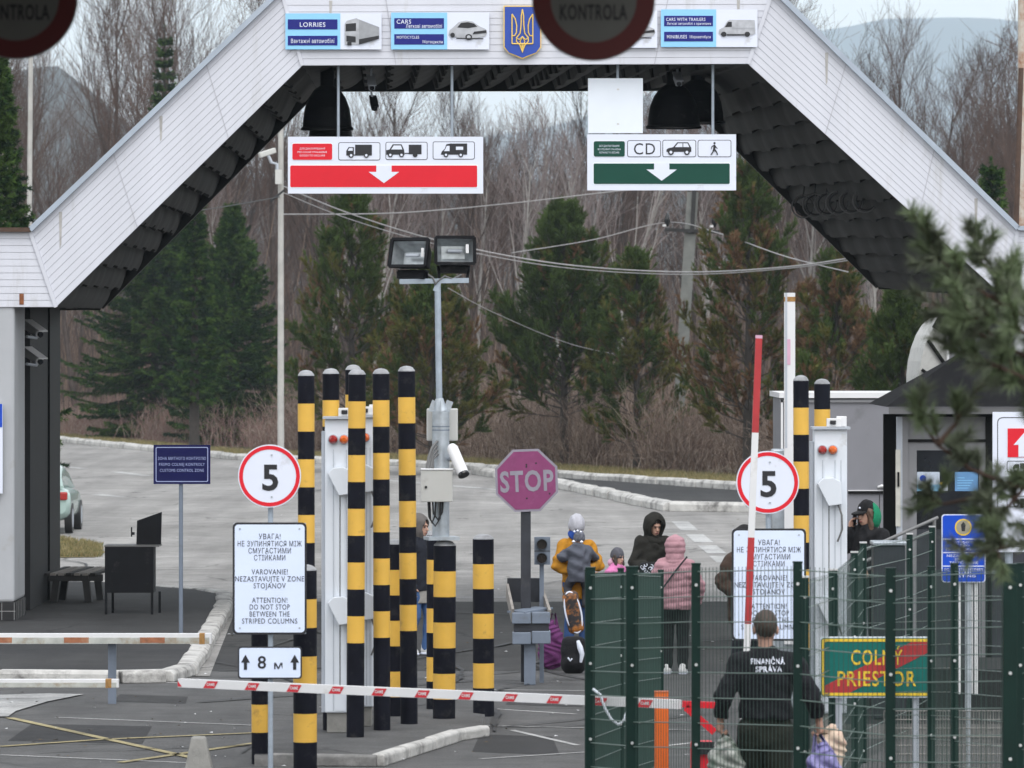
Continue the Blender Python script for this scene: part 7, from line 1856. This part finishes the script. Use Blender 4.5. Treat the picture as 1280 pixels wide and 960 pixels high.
scrub('red', 1.5, 2.2, 80, 320, [M['shrub_red'], M['shrub_red'], M['shrub_pale']], S2, 'low reddish leafless shrub under the dark spruces at the left', 'reddish shrubs at the left', .25)
# grey undergrowth filling the floor of the wood: one mass
rng = np.random.default_rng(44); A = []; B = []; ra = []; rb = []
N = 26000
Yv = 238 + 330 * rng.random(N) ** 1.2; xv = (rng.random(N) * 2 - 1) * 660 * Yv / FPX * 1.4; zv = terrain_z(xv, Yv)
hh = rng.gamma(3.0, 1.25, N) + .6; tl = rng.normal(0, .16, (N, 2))
A = np.stack([xv, Yv, zv - .1], 1); mid = A + np.stack([tl[:, 0] * hh * .5, tl[:, 1] * hh * .5, hh * .55], 1); E = mid + np.stack([(tl[:, 0] + rng.normal(0, .15, N)) * hh * .5, tl[:, 1] * hh * .5, hh * .45], 1)
rr = .010 + .004 * hh * rng.random(N)
V, Q = segs_mesh(np.concatenate([A, mid, mid]), np.concatenate([mid, E, mid + (E - mid) * .8 + rng.normal(0, .3, (N, 3))]), np.concatenate([rr, rr * .7, rr * .6]), np.concatenate([rr * .7, rr * .35, rr * .3]), 3)
ug = np_mesh('undergrowth', V, Q, rng.integers(0, 3, len(Q)), [M['twig'], M['bark_grey'], M['shrub_brown']]); ug['kind'] = 'stuff'
# grass blades: verge and patch
def blades(name, P, h, m):
    rng = np.random.default_rng(len(P)); V, Fq = needles(P, np.tile(np.array([[0, 0, 1.]]), (len(P), 1)), h, .018, 3, .45, rng); o = np_mesh(name, V, Fq, rng.integers(0, len(m), len(Fq)), m); o['kind'] = 'stuff'; return o
gm = [M['dry_grass'], mat('grass_green', (.085, .10, .03), .8, .3, 2), mat('grass_straw', (.27, .22, .11), .8, .3, 2)]
P = []
rng = np.random.default_rng(9)
for i in range(26000):
    px = rng.uniform(-300, 1400); Y = kerbY(px) + .3 + 9.5 * rng.random(); P.append((wx(px, Y), Y, .085))
blades('verge_grass', np.array(P), .16, gm)
P = []
for i in range(7000):
    py = rng.uniform(671, 697); px = rng.uniform(-110, 128)
    if px > 60 and (py - 671) < (px - 60) * .16: continue
    x, Y, _ = G(px, py); P.append((x, Y, .01))
blades('patch_grass', np.array(P), .10, [gm[0], gm[1], gm[2]])
# litter: leaves and grit on the road
P = []; 
mb = MB(); lm = mat('fallen_leaf', (.10, .07, .04), .9, .4, 9)
for i in range(420):
    py = 640 + 320 * r_.random() ** .9; px = r_.uniform(-80, 1000); x, Y, _ = G(px, py); a = r_.random() * 6.28; s = r_.uniform(.012, .035)
    mb.raw([(x + s * math.cos(a), Y + s * math.sin(a), .016), (x - s * .6 * math.sin(a), Y + s * .6 * math.cos(a), .024), (x - s * math.cos(a), Y - s * math.sin(a), .016), (x + s * .6 * math.sin(a), Y - s * .6 * math.cos(a), .02)], [(0, 1, 2, 3)], lm if r_.random() < .6 else M['white_paint'])
mb.build('litter')['kind'] = 'stuff'

# ------------------------------------------------------------------ near pine whose boughs hang into the picture on the right
YN_ = 26.5
npt = thing('pine_tree', (wx(1420, YN_), YN_, 0), 'blurred pine boughs hanging in from the right edge close to the camera', 'pine')
b = MB(); b.tube([(wx(1420, YN_), YN_, 0), (wx(1424, YN_), YN_, 3), (wx(1418, YN_), YN_, 6.0)], [.16, .12, .06], M['bark_red'], 12); b.build('trunk', npt)
rng = np.random.default_rng(77)
BR = [[(1420, 470, 0), (1330, 420, -.1), (1262, 385, -.2), (1205, 352, -.3), (1168, 318, -.3), (1160, 296, -.3)], [(1330, 420, -.1), (1262, 362, .2), (1228, 330, .3), (1218, 298, .3)],
      [(1420, 520, 0), (1340, 468, .2), (1270, 440, .3), (1215, 412, .3), (1178, 386, .3)], [(1420, 560, .1), (1340, 505, -.3), (1275, 470, -.4), (1225, 448, -.4), (1196, 440, -.4)],
      [(1420, 600, 0), (1330, 618, .1), (1262, 606, .1), (1212, 586, 0), (1172, 556, -.1), (1150, 525, -.1), (1142, 502, -.1)], [(1262, 606, .1), (1222, 622, .2), (1180, 630, .2), (1148, 622, .2)],
      [(1420, 720, .2), (1330, 700, .2), (1290, 640, .2), (1268, 625, .2)], [(1420, 690, 0), (1330, 690, 0), (1275, 680, 0), (1232, 690, 0), (1212, 694, 0)],
      [(1420, 430, .2), (1340, 390, .3), (1290, 372, .4), (1258, 352, .4)], [(1420, 500, -.2), (1345, 440, -.4), (1290, 420, -.5), (1240, 400, -.5), (1205, 392, -.5)], [(1420, 620, .3), (1340, 580, .4), (1310, 540, .4), (1290, 500, .4), (1272, 470, .4)], [(1420, 560, .1), (1335, 566, .1), (1285, 604, .1), (1246, 650, .1), (1232, 684, .1)], [(1172, 556, -.1), (1196, 528, 0), (1206, 505, 0)]]
A = []; B = []; ra = []; rb = []; TP = []; TD = []; TL = []
for bi, pts in enumerate(BR):
    P = [np.array(W(px, py, YN_ + dy)) for px, py, dy in pts]
    n = len(P) - 1; nsub = 0
    for i in range(n):
        s0 = i / n; s1 = (i + 1) / n
        A.append(P[i]); B.append(P[i + 1]); ra.append(.016 * (1 - .75 * s0)); rb.append(.016 * (1 - .75 * s1))
        ax = P[i + 1] - P[i]; L = np.linalg.norm(ax); ax = ax / L
        sparse = bi in (4, 5, 6, 7)
        for q in range(int(L * (24 if sparse else 46) * (.35 + s0))):
            o = P[i] + (P[i + 1] - P[i]) * rng.random()
            sw = rng.normal(0, 1, 3); td = ax * .7 + sw * .55 + np.array([0, 0, .25]); td /= np.linalg.norm(td); tl = rng.uniform(.05, .17)
            A.append(o); B.append(o + td * tl); ra.append(.005); rb.append(.003)
            TP.append(o + td * tl * .35); TD.append(td); TL.append(tl * .8)
    TP.append(P[-1] - ax * .12); TD.append(ax); TL.append(.14)
V, Q = segs_mesh(np.array(A), np.array(B), np.array(ra), np.array(rb), 5); np_mesh('branches', V, Q, 0, [M['bark_red']], npt)
V, Fq = needles(np.array(TP), np.array(TD), 0.085, .0075, 95, .8, rng, np.array(TL)); np_mesh('foliage', V, Fq, np.repeat(rng.integers(0, 2, len(TP)), 95), [M['needle_near'], M['needle_near2']], npt)
